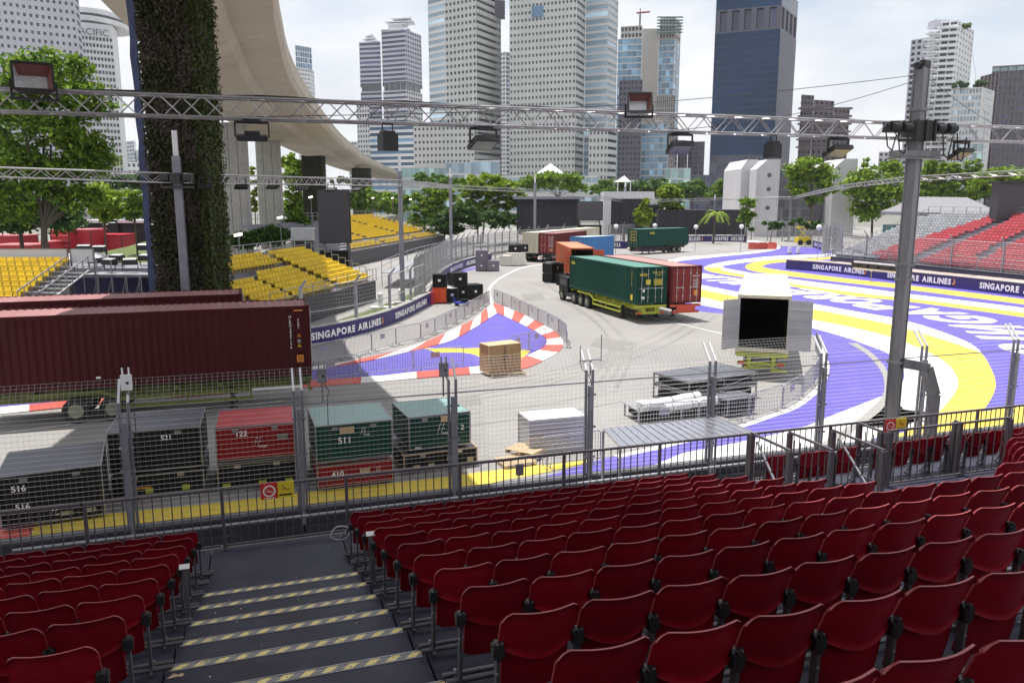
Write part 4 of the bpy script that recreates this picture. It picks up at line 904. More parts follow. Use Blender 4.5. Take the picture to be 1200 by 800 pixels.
# --- maroon and cream pair, far
fy = -R(26); p = at(641, 297, 1.3); fd = Vector((p.x, p.y, 0))
fm = container('maroon container with white door lettering beside a cream one, far behind', M['c_brown'], M['c_maroon_roof'], M['c_red'], fy, 1.3, Hh=2.75, door=fd)
for k in range(5): dmark(fm, '22 CAXU 31'[0:6 + k % 3], .62, 2.1 - k * .3, .14, None, .7)
plate(fm, (.6, -.03, .5), .3, .3, M['orange_mark'], 'y')
trailer('dark trailer under the far maroon container', fd, fy, M['chassis'])
p = fd - lorient(fy)[1] * 2.6; container('cream container to the left of the far maroon one', M['c_cream'], M['c_white'], M['c_cream'], fy, 1.3, Hh=2.85, door=p); trailer('dark trailer under the cream container', p, fy, M['chassis'])
p2 = p + lorient(fy)[0] * 12.9; container('second cream container in line behind the first cream one', M['c_cream'], M['c_white'], M['c_cream'], fy, 1.3, Hh=2.85, door=p2); trailer('dark trailer under the second cream container', p2, fy, M['chassis'])
by = -R(48); p = at(681, 299, 1.3); p = Vector((p.x - .8, p.y - 2, 0)); container('short blue container with a pale roof behind the orange one', M['c_blue'], M['c_blue_roof'], M['c_blue'], by, 1.25, L=6.06, Hh=2.6, door=p); trailer('dark trailer under the short blue container', p, by, M['chassis'], axles=(4.2, 5.4), L=6.2, guard=False, legs=0)
gy2 = -R(52); p = at(741.5, 289, 1.25); fg = Vector((p.x, p.y, 0)); g2 = container('green container with yellow marks far back before the hoardings', M['c_green'], M['c_green_roof'], M['c_green'], gy2, 1.3, Hh=2.75, door=fg)
side_mark(g2, 'italia', 3.2, 1.9, .42, 1, M['yellow_mark']); trailer('dark trailer under the far green container', fg, gy2, M['chassis'])
for k in range(4): dmark(g2, 'EGHU', .1, 2.2 - k * .45, .2, M['yellow_mark'], 1.2)
# --- white container with its doors open towards the stand
p = at(892.5, 411, 1.45); wy = math.atan2(-(at(897.7, 321.5, 4.05) - p).x, (at(897.7, 321.5, 4.05) - p).y)
wd = Vector((p.x, p.y, 0))
wc = container('white container on a trailer with both doors swung open towards the stand', M['c_white'], M['c_white'], M['door_grey'], wy, 1.38, Hh=2.72, door=wd, open_=True, inside=M['inside'], trim=M['c_cream'])
tw = trailer('yellow-green trailer under the open white container', wd, wy, M['chassis'], guard=False, rear=M['chassis_yellow'], bed=1.36)
bb = MB()
for x in (-.55, .55): bb.box((x, .02, .85), (.16, .08, .8))
bb.box((0, .02, 1.2), (2.3, .09, .12)); bb.box((0, .02, .62), (1.5, .08, .1)); bb.bar((-1.2, .02, .5), (-.55, .02, .55), .1); bb.bar((1.2, .02, .5), (.55, .02, .55), .1); bb.build('underrun_frame', M['chassis_yellow'], tw)

# ================================================================== CRATES AND CASES
def crate(label, front_l, front_r, zb, h, depth, m, top, cat='crate', group='freight crates standing on the track', trim=None, ribs=3, marks=(), handles=True, feet=True, frame_=True):
    """front_l, front_r: ground points of the lower front edge"""
    a, c = Vector(front_l), Vector(front_r); d = c - a; d.z = 0; L = d.length; rz = math.atan2(d.y, d.x)
    t = thing('freight_crate', label, cat, (a.x, a.y, zb), rz, group); trim = trim or M['alu']
    f = .10 if feet else 0
    bb = MB(); bb.box((L / 2, depth / 2, f + (h - f) / 2), (L - .04, depth - .04, h - f - .04)); bb.build('body', m, t)
    bb = MB(); bb.box((L / 2, depth / 2, h - .015), (L - .05, depth - .05, .03)); bb.build('lid', top, t)
    if frame_:
        e = .035
        for x in (0, L):
            for y in (0, depth): bb = MB(); bb.box((x, y, f + (h - f) / 2), (e, e, h - f)); bb.build('corner_edge', trim, t)
        bq = MB(); bq.box((0, 0, 0), (L - .04, e * .95, e * .95)); mx1 = bq.mesh('edge_trim', trim); bq = MB(); bq.box((0, 0, 0), (e * .95, depth - .04, e * .95)); mx2 = bq.mesh('edge_trim', trim)
        for z in (f + .02, h - .01):
            for y in (0, depth): inst(mx1, 'edge_trim', t, (L / 2, y, z))
            for x in (0, L): inst(mx2, 'edge_trim', t, (x, depth / 2, z))
    if ribs:
        for k in range(ribs):
            bb = MB(); bb.box((L / 2, -.012, f + (h - f) * (k + 1) / (ribs + 1)), (L - .08, .024, .03)); bb.build('rib', m, t)
    if handles:
        for x in (.25, .75): bb = MB(); bb.box((L * x, -.02, h * .9), (.18, .03, .10)); bb.build('latch', M['alu'], t)
    if feet:
        for x in (.12, .5, .88): bb = MB(); bb.box((L * x, depth / 2, f / 2), (.18, depth - .1, f)); bb.build('skid', M['chassis'], t)
    for body, x, z, hh in marks: text('stencil', body, M['letter'], t, (L * x, -.026, z), (1, 0, 0), (0, 0, 1), hh, None, .02)
    return t, L
def emblem(t, x, z, s):
    bb = MB(); y = -.027
    for p, q in (((-.42, -.5), (-.2, .45)), ((-.2, .45), (-.02, .5)), ((-.34, .0), (-.08, .04)), ((-.02, -.5), (.2, .45)), ((.2, .45), (.40, .5)), ((.06, .0), (.34, .04))): bb.bar((x + p[0] * s, y, z + p[1] * s), (x + q[0] * s, y, z + q[1] * s), .19 * s, .004)
    bb.build('emblem', M['letter'], t); text('stencil', 'cargo', M['letter'], t, (x + s * .5, -.026, z - .75 * s), (1, 0, 0), (0, 0, 1), s * .3)
def gp(x, y, z=0): return at(x, y, z)
# left front row, from left to right
a, c = gp(2, 624), gp(124, 606); t, L = crate('black crate marked 516 standing alone at the far left behind the rail', a, c, 0, 1.50, 2.3, M['crate_black'], M['crate_black_top'], ribs=3, marks=(('516', .2, 1.05, .17), ('516', .22, .55, .17)))
emblem(t, L * .52, .42, .22)
for x in (.62, .85): bb = MB(); bb.box((L * x, -.03, .3), (.3, .04, .12)); bb.build('label_holder', M['alu'], t)
a, c = gp(132, 588), gp(240, 577); t, L = crate('black crate under the other black crate left of the red one', a, c, 0, .72, 2.2, M['crate_black'], M['crate_black_top'], ribs=2)
bb = MB(); bb.box((L * .3, -.03, .34), (.6, .03, .05)); bb.build('strap', M['orange_mark'], t); bb = MB(); [bb.box((L * x, -.03, .25), (.2, .04, .16)) for x in (.4, .8)]; bb.build('buckle', M['chassis_yellow'], t)
a2 = Vector((a.x, a.y, 0)); crate('black crate marked 521 stacked on a black crate left of the red one', a, c, .73, 1.32, 2.2, M['crate_black'], M['crate_black_top'], ribs=4, marks=(('521', .62, .98, .15), ('PBG 12', .2, .8, .09)))
a, c = gp(257, 578), gp(348, 569); t, L = crate('black crate under the red crate marked 122', a, c, 0, .86, 2.2, M['crate_black'], M['crate_black_top'], ribs=3)
bb = MB(); [bb.box((L * x, -.03, .2), (.22, .05, .18)) for x in (.1, .56, .9)]; bb.build('buckle', M['chassis_yellow'], t)
t, L = crate('red crate marked 122 stacked on a black crate', a, c, .87, 1.12, 2.2, M['crate_red'], M['crate_red_top'], ribs=3, marks=(('122', .33, .82, .17),)); emblem(t, L * .53, .62, .26)
bb = MB(); bb.box((L * .84, -.03, .72), (.3, .02, .18)); bb.build('name_plate', M['alu'], t)
a, c = gp(373, 577), gp(461, 566.5); t, L = crate('red crate marked 410 under the green crate 511', a, c, 0, .80, 2.2, M['crate_red'], M['crate_red_top'], ribs=2, marks=(('410', .26, .42, .18),), handles=False)
bb = MB(); bb.box((L * .62, -.03, .5), (.3, .02, .2)); bb.build('name_plate', M['wood'], t); emblem(t, L * .8, .5, .18)
t, L = crate('green crate marked 511 stacked on the red crate', a, c, .81, 1.22, 2.2, M['crate_green'], M['crate_green_lit_top'], ribs=4, marks=(('511', .36, .62, .20),)); emblem(t, L * .62, .95, .2)
bb = MB(); bb.box((L * .4, -.03, 1.03), (.42, .02, .2)); bb.build('name_plate', M['wood'], t)
a, c = gp(474, 556), gp(559, 544.5); t, L = crate('low slatted dolly crate under the green crate right of the fence post', a, c, 0, .62, 2.3, M['crate_black'], M['crate_black_top'], ribs=2, trim=M['wood'])
bb = MB(); [bb.box((L * x, -.035, z), (.2, .05, .14)) for x, z in ((.16, .2), (.36, .2), (.62, .36), (.9, .25))]; bb.build('buckle', M['wood'], t)
d_ = (c - a).normalized(); t, L = crate('green crate with a white emblem stacked on the slatted dolly', a + d_ * .2 + V * .1, c - d_ * .2 + V * .1, .63, 1.18, 2.0, M['crate_green'], M['crate_green_lit_top'], ribs=4, marks=(('5 2', .82, .6, .18), ('PBG', .14, .12, .09))); emblem(t, L * .52, .72, .3)
bb = MB(); bb.box((L * .6, -.03, 1.03), (.36, .02, .2)); bb.build('name_plate', M['wood'], t)
a, c = gp(620, 535), gp(687, 528); t, L = crate('silver ribbed crate standing alone on the track behind a crowd barrier', a, c, 0, 1.26, 1.15, M['crate_silver'], M['white_paint'], ribs=5, trim=M['steel'], cat='crate', handles=False)
# wooden crate on pallet
def pallet(label, loc, rz, w=1.2, d=1.0):
    t = thing('wooden_pallet', label, 'pallet', loc, rz, 'wooden pallets on the track')
    bb = MB(); bb.box((0, 0, 0), (w, .10, .022)); sl_ = bb.mesh('slat', M['wood'])
    for i in range(7): inst(sl_, 'slat', t, (0, -d / 2 + .05 + (d - .1) * i / 6, .134))
    for x in (-w / 2 + .06, 0, w / 2 - .06): bb = MB(); bb.box((x, 0, .07), (.1, d, .10)); bb.build('runner', M['wood'], t)
    bb = MB(); [bb.box((0, y, .01), (w, .1, .018)) for y in (-d / 2 + .05, 0, d / 2 - .05)]; bb.build('base_slat', M['wood'], t)
    return t
p = at(592, 441, 0); pallet('pallet under the plywood crate beside the kerbed island', p + Vector((0, .5, 0)), SA, 1.75, 1.2)
a, c = at(574, 443, 0) + V * .12, at(611, 438.5, 0) + V * .12
t, L = crate('plywood crate on a pallet beside the red and white kerb', a, c, .15, 1.42, 1.0, M['ply'], M['wood'], trim=M['wood'], ribs=0, handles=False, feet=False)
bb = MB(); bb.bar((L * .55, -.03, .9), (L * .45, -.03, .6), .02); bb.box((L * .5, -.02, .75), (.02, .02, 1.2)); bb.build('strap', M['chassis'], t)
pallet('empty pallet lying beside the silver crate, left one', at(604, 543, 0), SA + .1, 1.15, .9); pallet('upper pallet leaning over the other one beside the silver crate', at(616, 535, 0) + Vector((0, 0, .16)), SA - .9, 1.1, .85)
# case piles further back
def cases(items, m_default=None):
    for lb, x0, y0, x1, y1, zb, h, dp, m, tp in items:
        a, c = gp(x0, y0), gp(x1, y1); t, L = crate(lb, a, c, zb, h, dp, m, tp, cat='case', group='cases piled along the inner track', ribs=0, feet=(zb == 0), handles=False, trim=M['chassis'] if m in (M['crate_black'],) else m)
        if m is M['crate_black'] or m is M['crate_grey']: bb = MB(); bb.box((L * .5, -.025, h * .55), (.22, .012, .2)); bb.build('paper_label', M['tag_white'], t)
cases([
 ('left one of the two orange cases at the purple barrier end', 507.5, 356, 515, 356, 0, 1.35, 1.2, M['crate_orange'], M['crate_orange']), ('right one of the two orange cases at the purple barrier end', 515.4, 356, 522.8, 356, 0, 1.35, 1.2, M['crate_orange'], M['crate_orange']),
 ('black case with a rumpled white cover right of the orange cases', 523.5, 355, 536.5, 354.5, 0, 1.22, 1.1, M['crate_black'], M['tarp']), ('black case in the lower row, third from the orange cases', 537.5, 352, 548, 351.5, 0, 1.3, 1.2, M['crate_black'], M['crate_black']), ('wide black case at the right end of the lower row', 549, 351.5, 566, 350.5, 0, 1.3, 1.4, M['crate_black'], M['crate_black']),
 ('black case stacked above the two orange cases', 507.5, 356, 523, 356, 1.36, 1.1, 1.2, M['crate_black'], M['crate_black']), ('black case stacked above the covered black case', 531, 354, 548, 353, 1.34, 1.12, 1.2, M['crate_black'], M['crate_black']),
 ('lower left grey-purple case of three on the inner track', 557.5, 318, 570.8, 318, 0, 1.25, 1.5, M['crate_grey'], M['crate_grey']), ('lower right grey-purple case of three on the inner track', 571.5, 318.3, 585, 318, 0, 1.3, 1.5, M['crate_grey'], M['crate_grey']), ('grey-purple case stacked on the lower left one', 557.8, 318, 571.5, 318, 1.26, 1.28, 1.5, M['crate_grey'], M['crate_grey']),
 ('left of two long white cases before the far grey fence', 585.5, 311.5, 599, 312, 0, 1.35, 2.0, M['crate_white'], M['crate_white']), ('right of two long white cases before the far grey fence', 599.6, 312, 615.5, 311.5, 0, 1.7, 2.0, M['crate_white'], M['crate_white']),
 ('black case on top of the white cases', 596, 311, 612, 311, 1.72, .95, 1.4, M['crate_black'], M['crate_black']), ('small black case on the white cases next to the cream container', 611.8, 310.5, 619, 310, 1.72, 1.0, 1.4, M['crate_black'], M['crate_black']),
 ('left black case below the cream container', 617.5, 306, 623, 306, 0, 1.0, 1.2, M['crate_black'], M['crate_black']), ('right black case below the cream container', 623.5, 306, 630, 305.5, 0, 1.0, 1.2, M['crate_black'], M['crate_black']),
 ('lower left black case beside the orange container', 637.5, 328.5, 645.5, 331.5, 0, .98, 1.3, M['crate_black'], M['crate_black']), ('lower right black case beside the orange container', 646, 332, 661, 330.5, 0, .98, 1.3, M['crate_black'], M['crate_black']),
 ('upper left black case beside the orange container', 637.5, 328.5, 645.5, 331.5, 1.05, .98, 1.3, M['crate_black'], M['crate_black_top']), ('upper right black case beside the orange container', 646, 332, 661, 330.5, 1.05, .98, 1.3, M['crate_black'], M['crate_black_top']),
 ('tall black case in front of the green container cab', 661, 335, 668, 334, 0, 1.1, 1.0, M['crate_black'], M['crate_black']),
 ('orange tool case beside the far green container', 787, 293, 797, 292, 0, 1.1, 1.5, M['wood'], M['wood']), ('left black case under the far green container', 769, 294, 775, 294, 0, .9, 1.2, M['crate_black'], M['crate_black']), ('right black case under the far green container', 776, 294, 782, 294, 0, .9, 1.2, M['crate_black'], M['crate_black']), ('black case right of the far green container', 797, 283, 806, 283, 0, 1.0, 1.4, M['crate_black'], M['crate_black'])])
p = at(541, 358, 0); t = thing('hand_trolley', 'small blue hand trolley parked at the foot of the black cases', 'trolley', p, .3)
bb = MB(); bb.box((0, 0, .25), (1.2, .7, .12)); bb.build('bed', M['blue'], t)
for x in (-.4, .4):
    for y in (-.25, .25): bb = MB(); bb.tube((x, y - .05, .12), (x, y + .05, .12), .12, 10); bb.build('wheel', M['tyre'], t)
bb = MB(); bb.path([Vector((-.55, -.3, .3)), Vector((-.75, -.3, .9)), Vector((-.75, .3, .9)), Vector((-.55, .3, .3))], .03, 5); bb.build('handle', M['blue'], t); bb = MB(); bb.box((.2, 0, .42), (.5, .5, .22)); bb.build('load', M['crate_black'], t)
# white wrapped rolls and flat racks by the open white container
def roll(label, p, q, r):
    p, q = Vector(p), Vector(q); t = thing('wrapped_roll', label, 'roll', (p + q) / 2, 0, 'white wrapped rolls on the ground'); c = (p + q) / 2
    bb = MB(); n = 9; d = q - p
    for i in range(n):
        rr = r * (1 + .08 * math.sin(i * 2.1)); r2 = r * (1 + .08 * math.sin((i + 1) * 2.1)); bb.tube(p + d * i / n - c, p + d * (i + 1) / n - c, rr, 12, r2=r2, caps=(i in (0, n - 1)))
    bb.build('wrap', M['tarp'], t); bb = MB()
    for s in (.12, .5, .88): bb.tube(p + d * (s - .005) - c, p + d * (s + .005) - c, r * 1.1, 12)
    bb.build('tie', M['crate_grey'], t)
za = .75
roll('back one of the white wrapped rolls beside the flat racks', at(750, 477, za), at(818, 464, za), .2); roll('front one of the white wrapped rolls beside the flat racks', at(778, 478, za), at(838, 468.5, za), .18)
t = thing('storage_rack', 'low white rack frame holding the wrapped rolls', 'rack', at(748, 497, 0), SA)
Lr = (at(840, 484, 0) - at(748, 497, 0)).length
bb = MB(); bb.box((Lr / 2, .7, .52), (Lr, 1.3, .05)); [bb.box((x, y, .27), (.06, .06, .5)) for x in (.05, Lr / 2, Lr - .05) for y in (.08, 1.3)]; bb.build('frame', M['steel'], t)
bb = MB(); bb.box((Lr * .5, .75, .30), (Lr * .9, 1.0, .3)); bb.build('packing', M['crate_black'], t)
bb = MB(); bb.box((Lr * .35, .4, .66), (Lr * .6, .5, .2)); bb.build('bundle', M['tarp'], t)
def flatrack(label, px0, py0, px1, py1, zb, h, dp):
    a, c = at(px0, py0, 0), at(px1, py1, 0); d = c - a; L = d.length; t = thing('flat_rack', label, 'rack', (a.x, a.y, zb), math.atan2(d.y, d.x), 'dark flat racks beside the white container')
    for z in (.04, h - .04):
        bb = MB(); [bb.box((L / 2, y, z), (L, .06, .07)) for y in (0, dp)]; [bb.box((x, dp / 2, z), (.06, dp, .07)) for x in (.03, L / 2, L - .03)]; bb.build('frame', M['mast'], t)
    bb = MB(); [bb.box((x, y, h / 2), (.05, .05, h)) for x in (.03, L / 2, L - .03) for y in (0, dp)]; bb.build('upright', M['mast'], t)
    bb = MB(); bb.bar((0, -.01, .06), (L / 2, -.01, h - .06), .03); bb.bar((L / 2, -.01, .06), (L, -.01, h - .06), .03); bb.build('brace', M['alu'], t)
    bb = MB(); bb.box((L / 2, dp / 2, h - .02), (L - .08, dp - .08, .03)); bb.build('top_sheet', M['crate_black_top'], t); bb = MB(); bb.box((L / 2, dp / 2, h * .45), (L - .3, dp - .3, h * .5)); bb.build('load', M['crate_black'], t)
flatrack('lower flat rack stacked beside the open white container', 806, 479, 886, 465, 0, .62, 2.2); flatrack('upper flat rack stacked beside the open white container', 806, 479, 886, 465, .64, .5, 2.2)
a, c = gp(852, 490), gp(884, 484); crate('small grey mesh box crate right of the white rolls', a, c, 0, .75, .9, M['crate_black'], M['crate_black_top'], ribs=2, handles=False)
# silver shelter roof just behind the fence
t = thing('shelter', 'low shelter with a shiny silver sheet roof behind the front rail', 'shelter', (0, 0, 0))
q = [atv(707, 502, 19.2), None, None, None]; zr_ = 2.42
qs = [at(707, 502, zr_), at(840, 488.5, zr_), at(884, 507, zr_), at(727, 523, zr_)]
bb = MB(); bb.add([*qs] + [p - Vector((0, 0, .06)) for p in qs], [(0, 1, 2, 3), (7, 6, 5, 4), (0, 4, 5, 1), (1, 5, 6, 2), (2, 6, 7, 3), (3, 7, 4, 0)]); bb.build('roof_sheet', mat('silver_sheet', (.60, .60, .66), .16, metal=.9, var=.08, scale=3, bump=.25, bscale=2.5), t)
bb = MB(); n = 16
for i in range(n + 1): bb.bar(qs[0].lerp(qs[1], i / n) + Vector((0, 0, .012)), qs[3].lerp(qs[2], i / n) + Vector((0, 0, .012)), .025, .02)
bb.build('roof_rib', M['steel'], t)
for p in qs: bb = MB(); bb.bar((p.x, p.y, 0), (p.x, p.y, zr_ - .06), .06); bb.build('post', M['galv'], t)

# ================================================================== CROWD BARRIERS
bb = MB(); w_ = 2.3
bb.path([Vector((0, 0, .12)), Vector((0, 0, 1.02)), Vector((.08, 0, 1.1)), Vector((w_ - .08, 0, 1.1)), Vector((w_, 0, 1.02)), Vector((w_, 0, .12))], .021, 6); bb.tube((0, 0, .16), (w_, 0, .16), .018, 6); me_cf = bb.mesh('frame', M['galv'])
bb = MB(); [bb.tube((.1 + (w_ - .2) * i / 18, 0, .16), (.1 + (w_ - .2) * i / 18, 0, 1.1), .009, 4, caps=False) for i in range(19)]; me_ci = bb.mesh('bar_infill', M['galv'])
bb = MB(); bb.bar((0, -.3, .02), (0, .3, .02), .04); bb.bar((0, 0, .0), (0, 0, .16), .03); me_cb = bb.mesh('foot', M['galv'])
bb = MB(); bb.box((w_ * .42, -.03, .78), (.42, .01, .28)); me_cp = bb.mesh('name_plate', mat('barrier_plate', (.30, .28, .36), .5))
def barrier_row(px, lbl, plates=2):
    P = resample(smooth(gpts(px), 6), 400); L = sum((q - p).length for p, q in zip(P[:-1], P[1:])); n = max(1, int(round(L / 2.36))); P = resample(P, n + 1)
    for i in range(n):
        d = P[i + 1] - P[i]; rz = math.atan2(d.y, d.x); t = thing('crowd_barrier', f'crowd barrier {lbl}, {NUM[i]} one', 'barrier', P[i], rz, 'crowd barriers ' + lbl)
        sc_ = d.length / 2.36; t.scale = (sc_, 1, 1)
        inst(me_cf, 'frame', t); inst(me_ci, 'bar_infill', t, kind='stuff'); [inst(me_cb, 'foot', t, (x_, 0, 0)) for x_ in (.3, w_ - .3)]
        if plates and i % plates == 0: inst(me_cp, 'name_plate', t)
barrier_row([(362, 428), (413, 419), (455, 407), (492, 399), (525, 384), (550, 370.5), (574, 355)], 'on the left island kerb, counted from the container', 2)
barrier_row([(579, 354), (600, 363), (620, 373.5), (645, 387), (662, 398), (664.5, 409)], 'on the right island kerb, counted from its tip', 2)
barrier_row([(362, 450), (420, 441), (470, 436), (505, 434), (545, 430)], 'across the purple island front, counted from the left', 2)
barrier_row([(597, 417), (618, 412), (640, 406)], 'beside the plywood crate, counted from the crate', 1)
barrier_row([(636, 550), (665, 546), (694, 542), (705, 541)], 'in front of the silver crate, counted from the pallets', 0)
barrier_row([(748, 508), (800, 503), (850, 500), (898, 487), (930, 474), (955, 452), (962, 432), (955, 410)], 'round the open white container, counted from the shelter', 3)
# ================================================================== ADVERT WALLS
def text_run(t, P, s0, body, h, z, m, side=1, sp=.12, off=.17, scale_x=1.0):
    """letters one by one along polyline P starting at arc length s0; side=+1 if the reading direction follows P"""
    d = [0]
    for a, c in zip(P[:-1], P[1:]): d.append(d[-1] + (c - a).length)
    def pos(s):
        j = 0
        while j < len(P) - 2 and d[j + 1] < s: j += 1
        u = (P[j + 1] - P[j]).normalized(); return P[j] + u * (s - d[j]), u
    s = s0
    for ch in body:
        if ch == ' ': s += h * .55; continue
        if ch == '*':
            p, u = pos(s + h * .3); n = Vector((u.y, -u.x, 0)); bb = MB(); o = p + n * off
            f = lambda x, zz: (o.x + u.x * x * h, o.y + u.y * x * h, z + zz * h)
            bb.quad([f(-.1, 0), f(.25, .1), f(.35, .5), f(.1, .45)]); bb.quad([f(.1, .45), f(.35, .5), f(.2, .95), f(.0, 1.1), f(.05, .75)]); bb.quad([f(-.1, 0), f(.1, .45), f(-.12, .3)]); bb.build('emblem', M['orange_mark'], t); s += h * .9; continue
        me = text_mesh(ch, m, .045); w = me['w'] * h * scale_x; p, u = pos(s + w / 2); n = Vector((u.y, -u.x, 0))
        text('letter', ch, m, t, p + n * off + Vector((0, 0, z)), u, (0, 0, 1), h, w, .045); s += w + h * sp
    return s
def ad_wall(label, px, hgt, runs, th=.3, cap=None, ground=None):
    P = [Vector((p.x, p.y, 0)) for p in (smooth(gpts(px), 6) if ground is None else ground)]; L = sum((q - p).length for p, q in zip(P[:-1], P[1:])); P = resample(P, max(8, int(L / 2)))
    t = thing('advert_wall', label, 'advert wall', (0, 0, 0)); cap = cap or M['concrete']
    for i in range(len(P) - 1):
        a, c = P[i], P[i + 1]; u = (c - a).normalized(); n = Vector((-u.y, u.x, 0)); m_ = (a + c) / 2 + n * .0; LL = (c - a).length
        bb = MB(); bb.frame(m_ + Vector((0, 0, hgt / 2)), u * (LL + .0), n * th, (0, 0, hgt)); bb.build('banner', M['ad'], t)
        bb = MB(); bb.frame(m_ + n * .05 + Vector((0, 0, hgt + .03)), u * LL, n * (th + .16), (0, 0, .06)); bb.build('coping', cap, t)
    for s0, body, h, z in runs: text_run(t, P, s0, body, h, z, M['letter'], off=th / 2 + .012)
    return t, P, L
w1, P1, L1 = ad_wall('curved purple airline advert wall at the left, below the yellow stand', [(340, 408), (362.5, 404), (400, 396.5), (433, 388), (455, 380.5), (475, 372), (490, 364), (503, 357)], 1.0, [])
d_at = lambda P, px: min(range(len(P)), key=lambda i: abs((600 + F * P[i].x / ((P[i].y) * cP - (P[i].z - H) * sP)) - px))
def arc(P, px):
    best = 0; s = 0
    for i in range(len(P) - 1):
        f = lambda p: 600 + F * p.x / (p.y * cP - (p.z - H) * sP)
        a, c = f(P[i]), f(P[i + 1]); L = (P[i + 1] - P[i]).length
        if min(a, c) <= px <= max(a, c): return s + L * (px - a) / (c - a)
        s += L
    return s
def run_fit(t, P, pa, pb, body, h, z, off):
    sa, sb = arc(P, pa), arc(P, pb)
    wid = 0
    for ch in body: wid += h * .55 if ch == ' ' else (h * .9 if ch == '*' else text_mesh(ch, M['letter'], .045)['w'] * h + h * .12)
    fixed = sum(h * .55 if ch == ' ' else (h * .9 if ch == '*' else h * .12) for ch in body)
    text_run(t, P, sa, body, h, z, M['letter'], off=off, scale_x=max(.3, (sb - sa - fixed) / max(.01, wid - fixed)))
run_fit(w1, P1, 362.5, 448, 'SINGAPORE AIRLINES*', .46, .26, .165); run_fit(w1, P1, 461, 498, 'SINGAPORE AIRLINES', .44, .28, .165)
line('white_track_edge', [p - Vector((0, .35, 0)) for p in P1], .25, M['white_paint'], 1)
w2, P2, L2 = ad_wall('purple advert wall behind the orange and black cases', [(499, 358), (507, 344), (516, 331), (528, 321.5), (543, 314.5), (557, 310.5), (575, 306)], 1.1, [])
run_fit(w2, P2, 526, 541, 'SINGAPORE', .5, .3, .165); run_fit(w2, P2, 545, 556, 'AIRLINES', .5, .3, .165)
area('purple_track_surface', [(505, 357), (512, 344), (520, 333), (532, 324), (546, 318), (558, 315), (558, 312.5), (543, 316.5), (528, 323), (516, 333), (507, 345), (501, 358)], M['purple'], 0)
bb = MB(); p = at(504.5, 356, 0); bb.box((0, 0, .5), (.5, .45, 1.1)); o = bb.build('barrier_end', M['red_stall'], None, p + Vector((.1, -.3, 0)), .3); tag(o, 'red painted block closing the end of the left advert wall', 'barrier')
bb = MB(); p = at(515, 341, 0); bb.box((0, 0, .7), (1.1, .3, 1.2)); o = bb.build('barrier_poster', mat('pink_poster', (.5, .25, .5), .5, var=.5, scale=2), None, p + Vector((.35, -.5, 0)), 1.0); tag(o, 'pink and lilac poster panel beside the black cases', 'poster')
w3, P3, L3 = ad_wall('long purple airline advert wall across the right side of the track', [(921.5, 315.5), (960, 318.5), (1000, 322.8), (1066.7, 331.7), (1130, 339), (1200, 347.7), (1290, 359)], 1.18, [], .3)
run_fit(w3, P3, 953, 1014, 'SINGAPORE AIRLINES', .58, .3, .165); run_fit(w3, P3, 1013, 1022, '*', .6, .3, .165); run_fit(w3, P3, 1041, 1116, 'SINGAPORE AIRLINES', .60, .3, .165); run_fit(w3, P3, 1116, 1126, '*', .62, .3, .165); run_fit(w3, P3, 1149, 1240, 'SINGAPORE AIRLINES', .6, .3, .165)
bb = MB()
for i in range(len(P3) - 1):
    a, c = P3[i], P3[i + 1]; u = (c - a).normalized(); n = Vector((-u.y, u.x, 0)); bb.frame((a + c) / 2 + n * 1.9 + Vector((0, 0, .55)), u * (c - a).length, n * 3.3, (0, 0, 1.1))
o = bb.build('apron', mat('pink_concrete', (.40, .31, .28), .9, var=.12, scale=.6)); structure(o)
w4, P4, L4 = ad_wall('far purple airline advert wall behind the far green container', [(795, 284), (830, 283.2), (875, 283.5)], 1.25, [])
run_fit(w4, P4, 804, 824, 'AIRLINES*', .8, .25, .165); run_fit(w4, P4, 834, 872, 'SINGAPORE AIRLINES', .8, .25, .165)
w5, P5, L5 = ad_wall('short purple advert wall left of the far green container', [(715, 291), (735, 291.5)], 1.3, []); run_fit(w5, P5, 717, 728, 'SINGA', .8, .3, .165)
w6, P6, L6 = ad_wall('low purple advert wall in front of the far green container', [(738, 294.5), (768, 294.8)], 1.1, []); run_fit(w6, P6, 741, 765, 'AIRLINES', .7, .25, .165)
w7, P7, L7 = ad_wall('small purple advert wall by the grey fence at the track exit', [(953, 290), (962, 292.5), (968, 295)], 1.3, []); run_fit(w7, P7, 955, 966, 'SINGAPORE', .6, .4, .165)

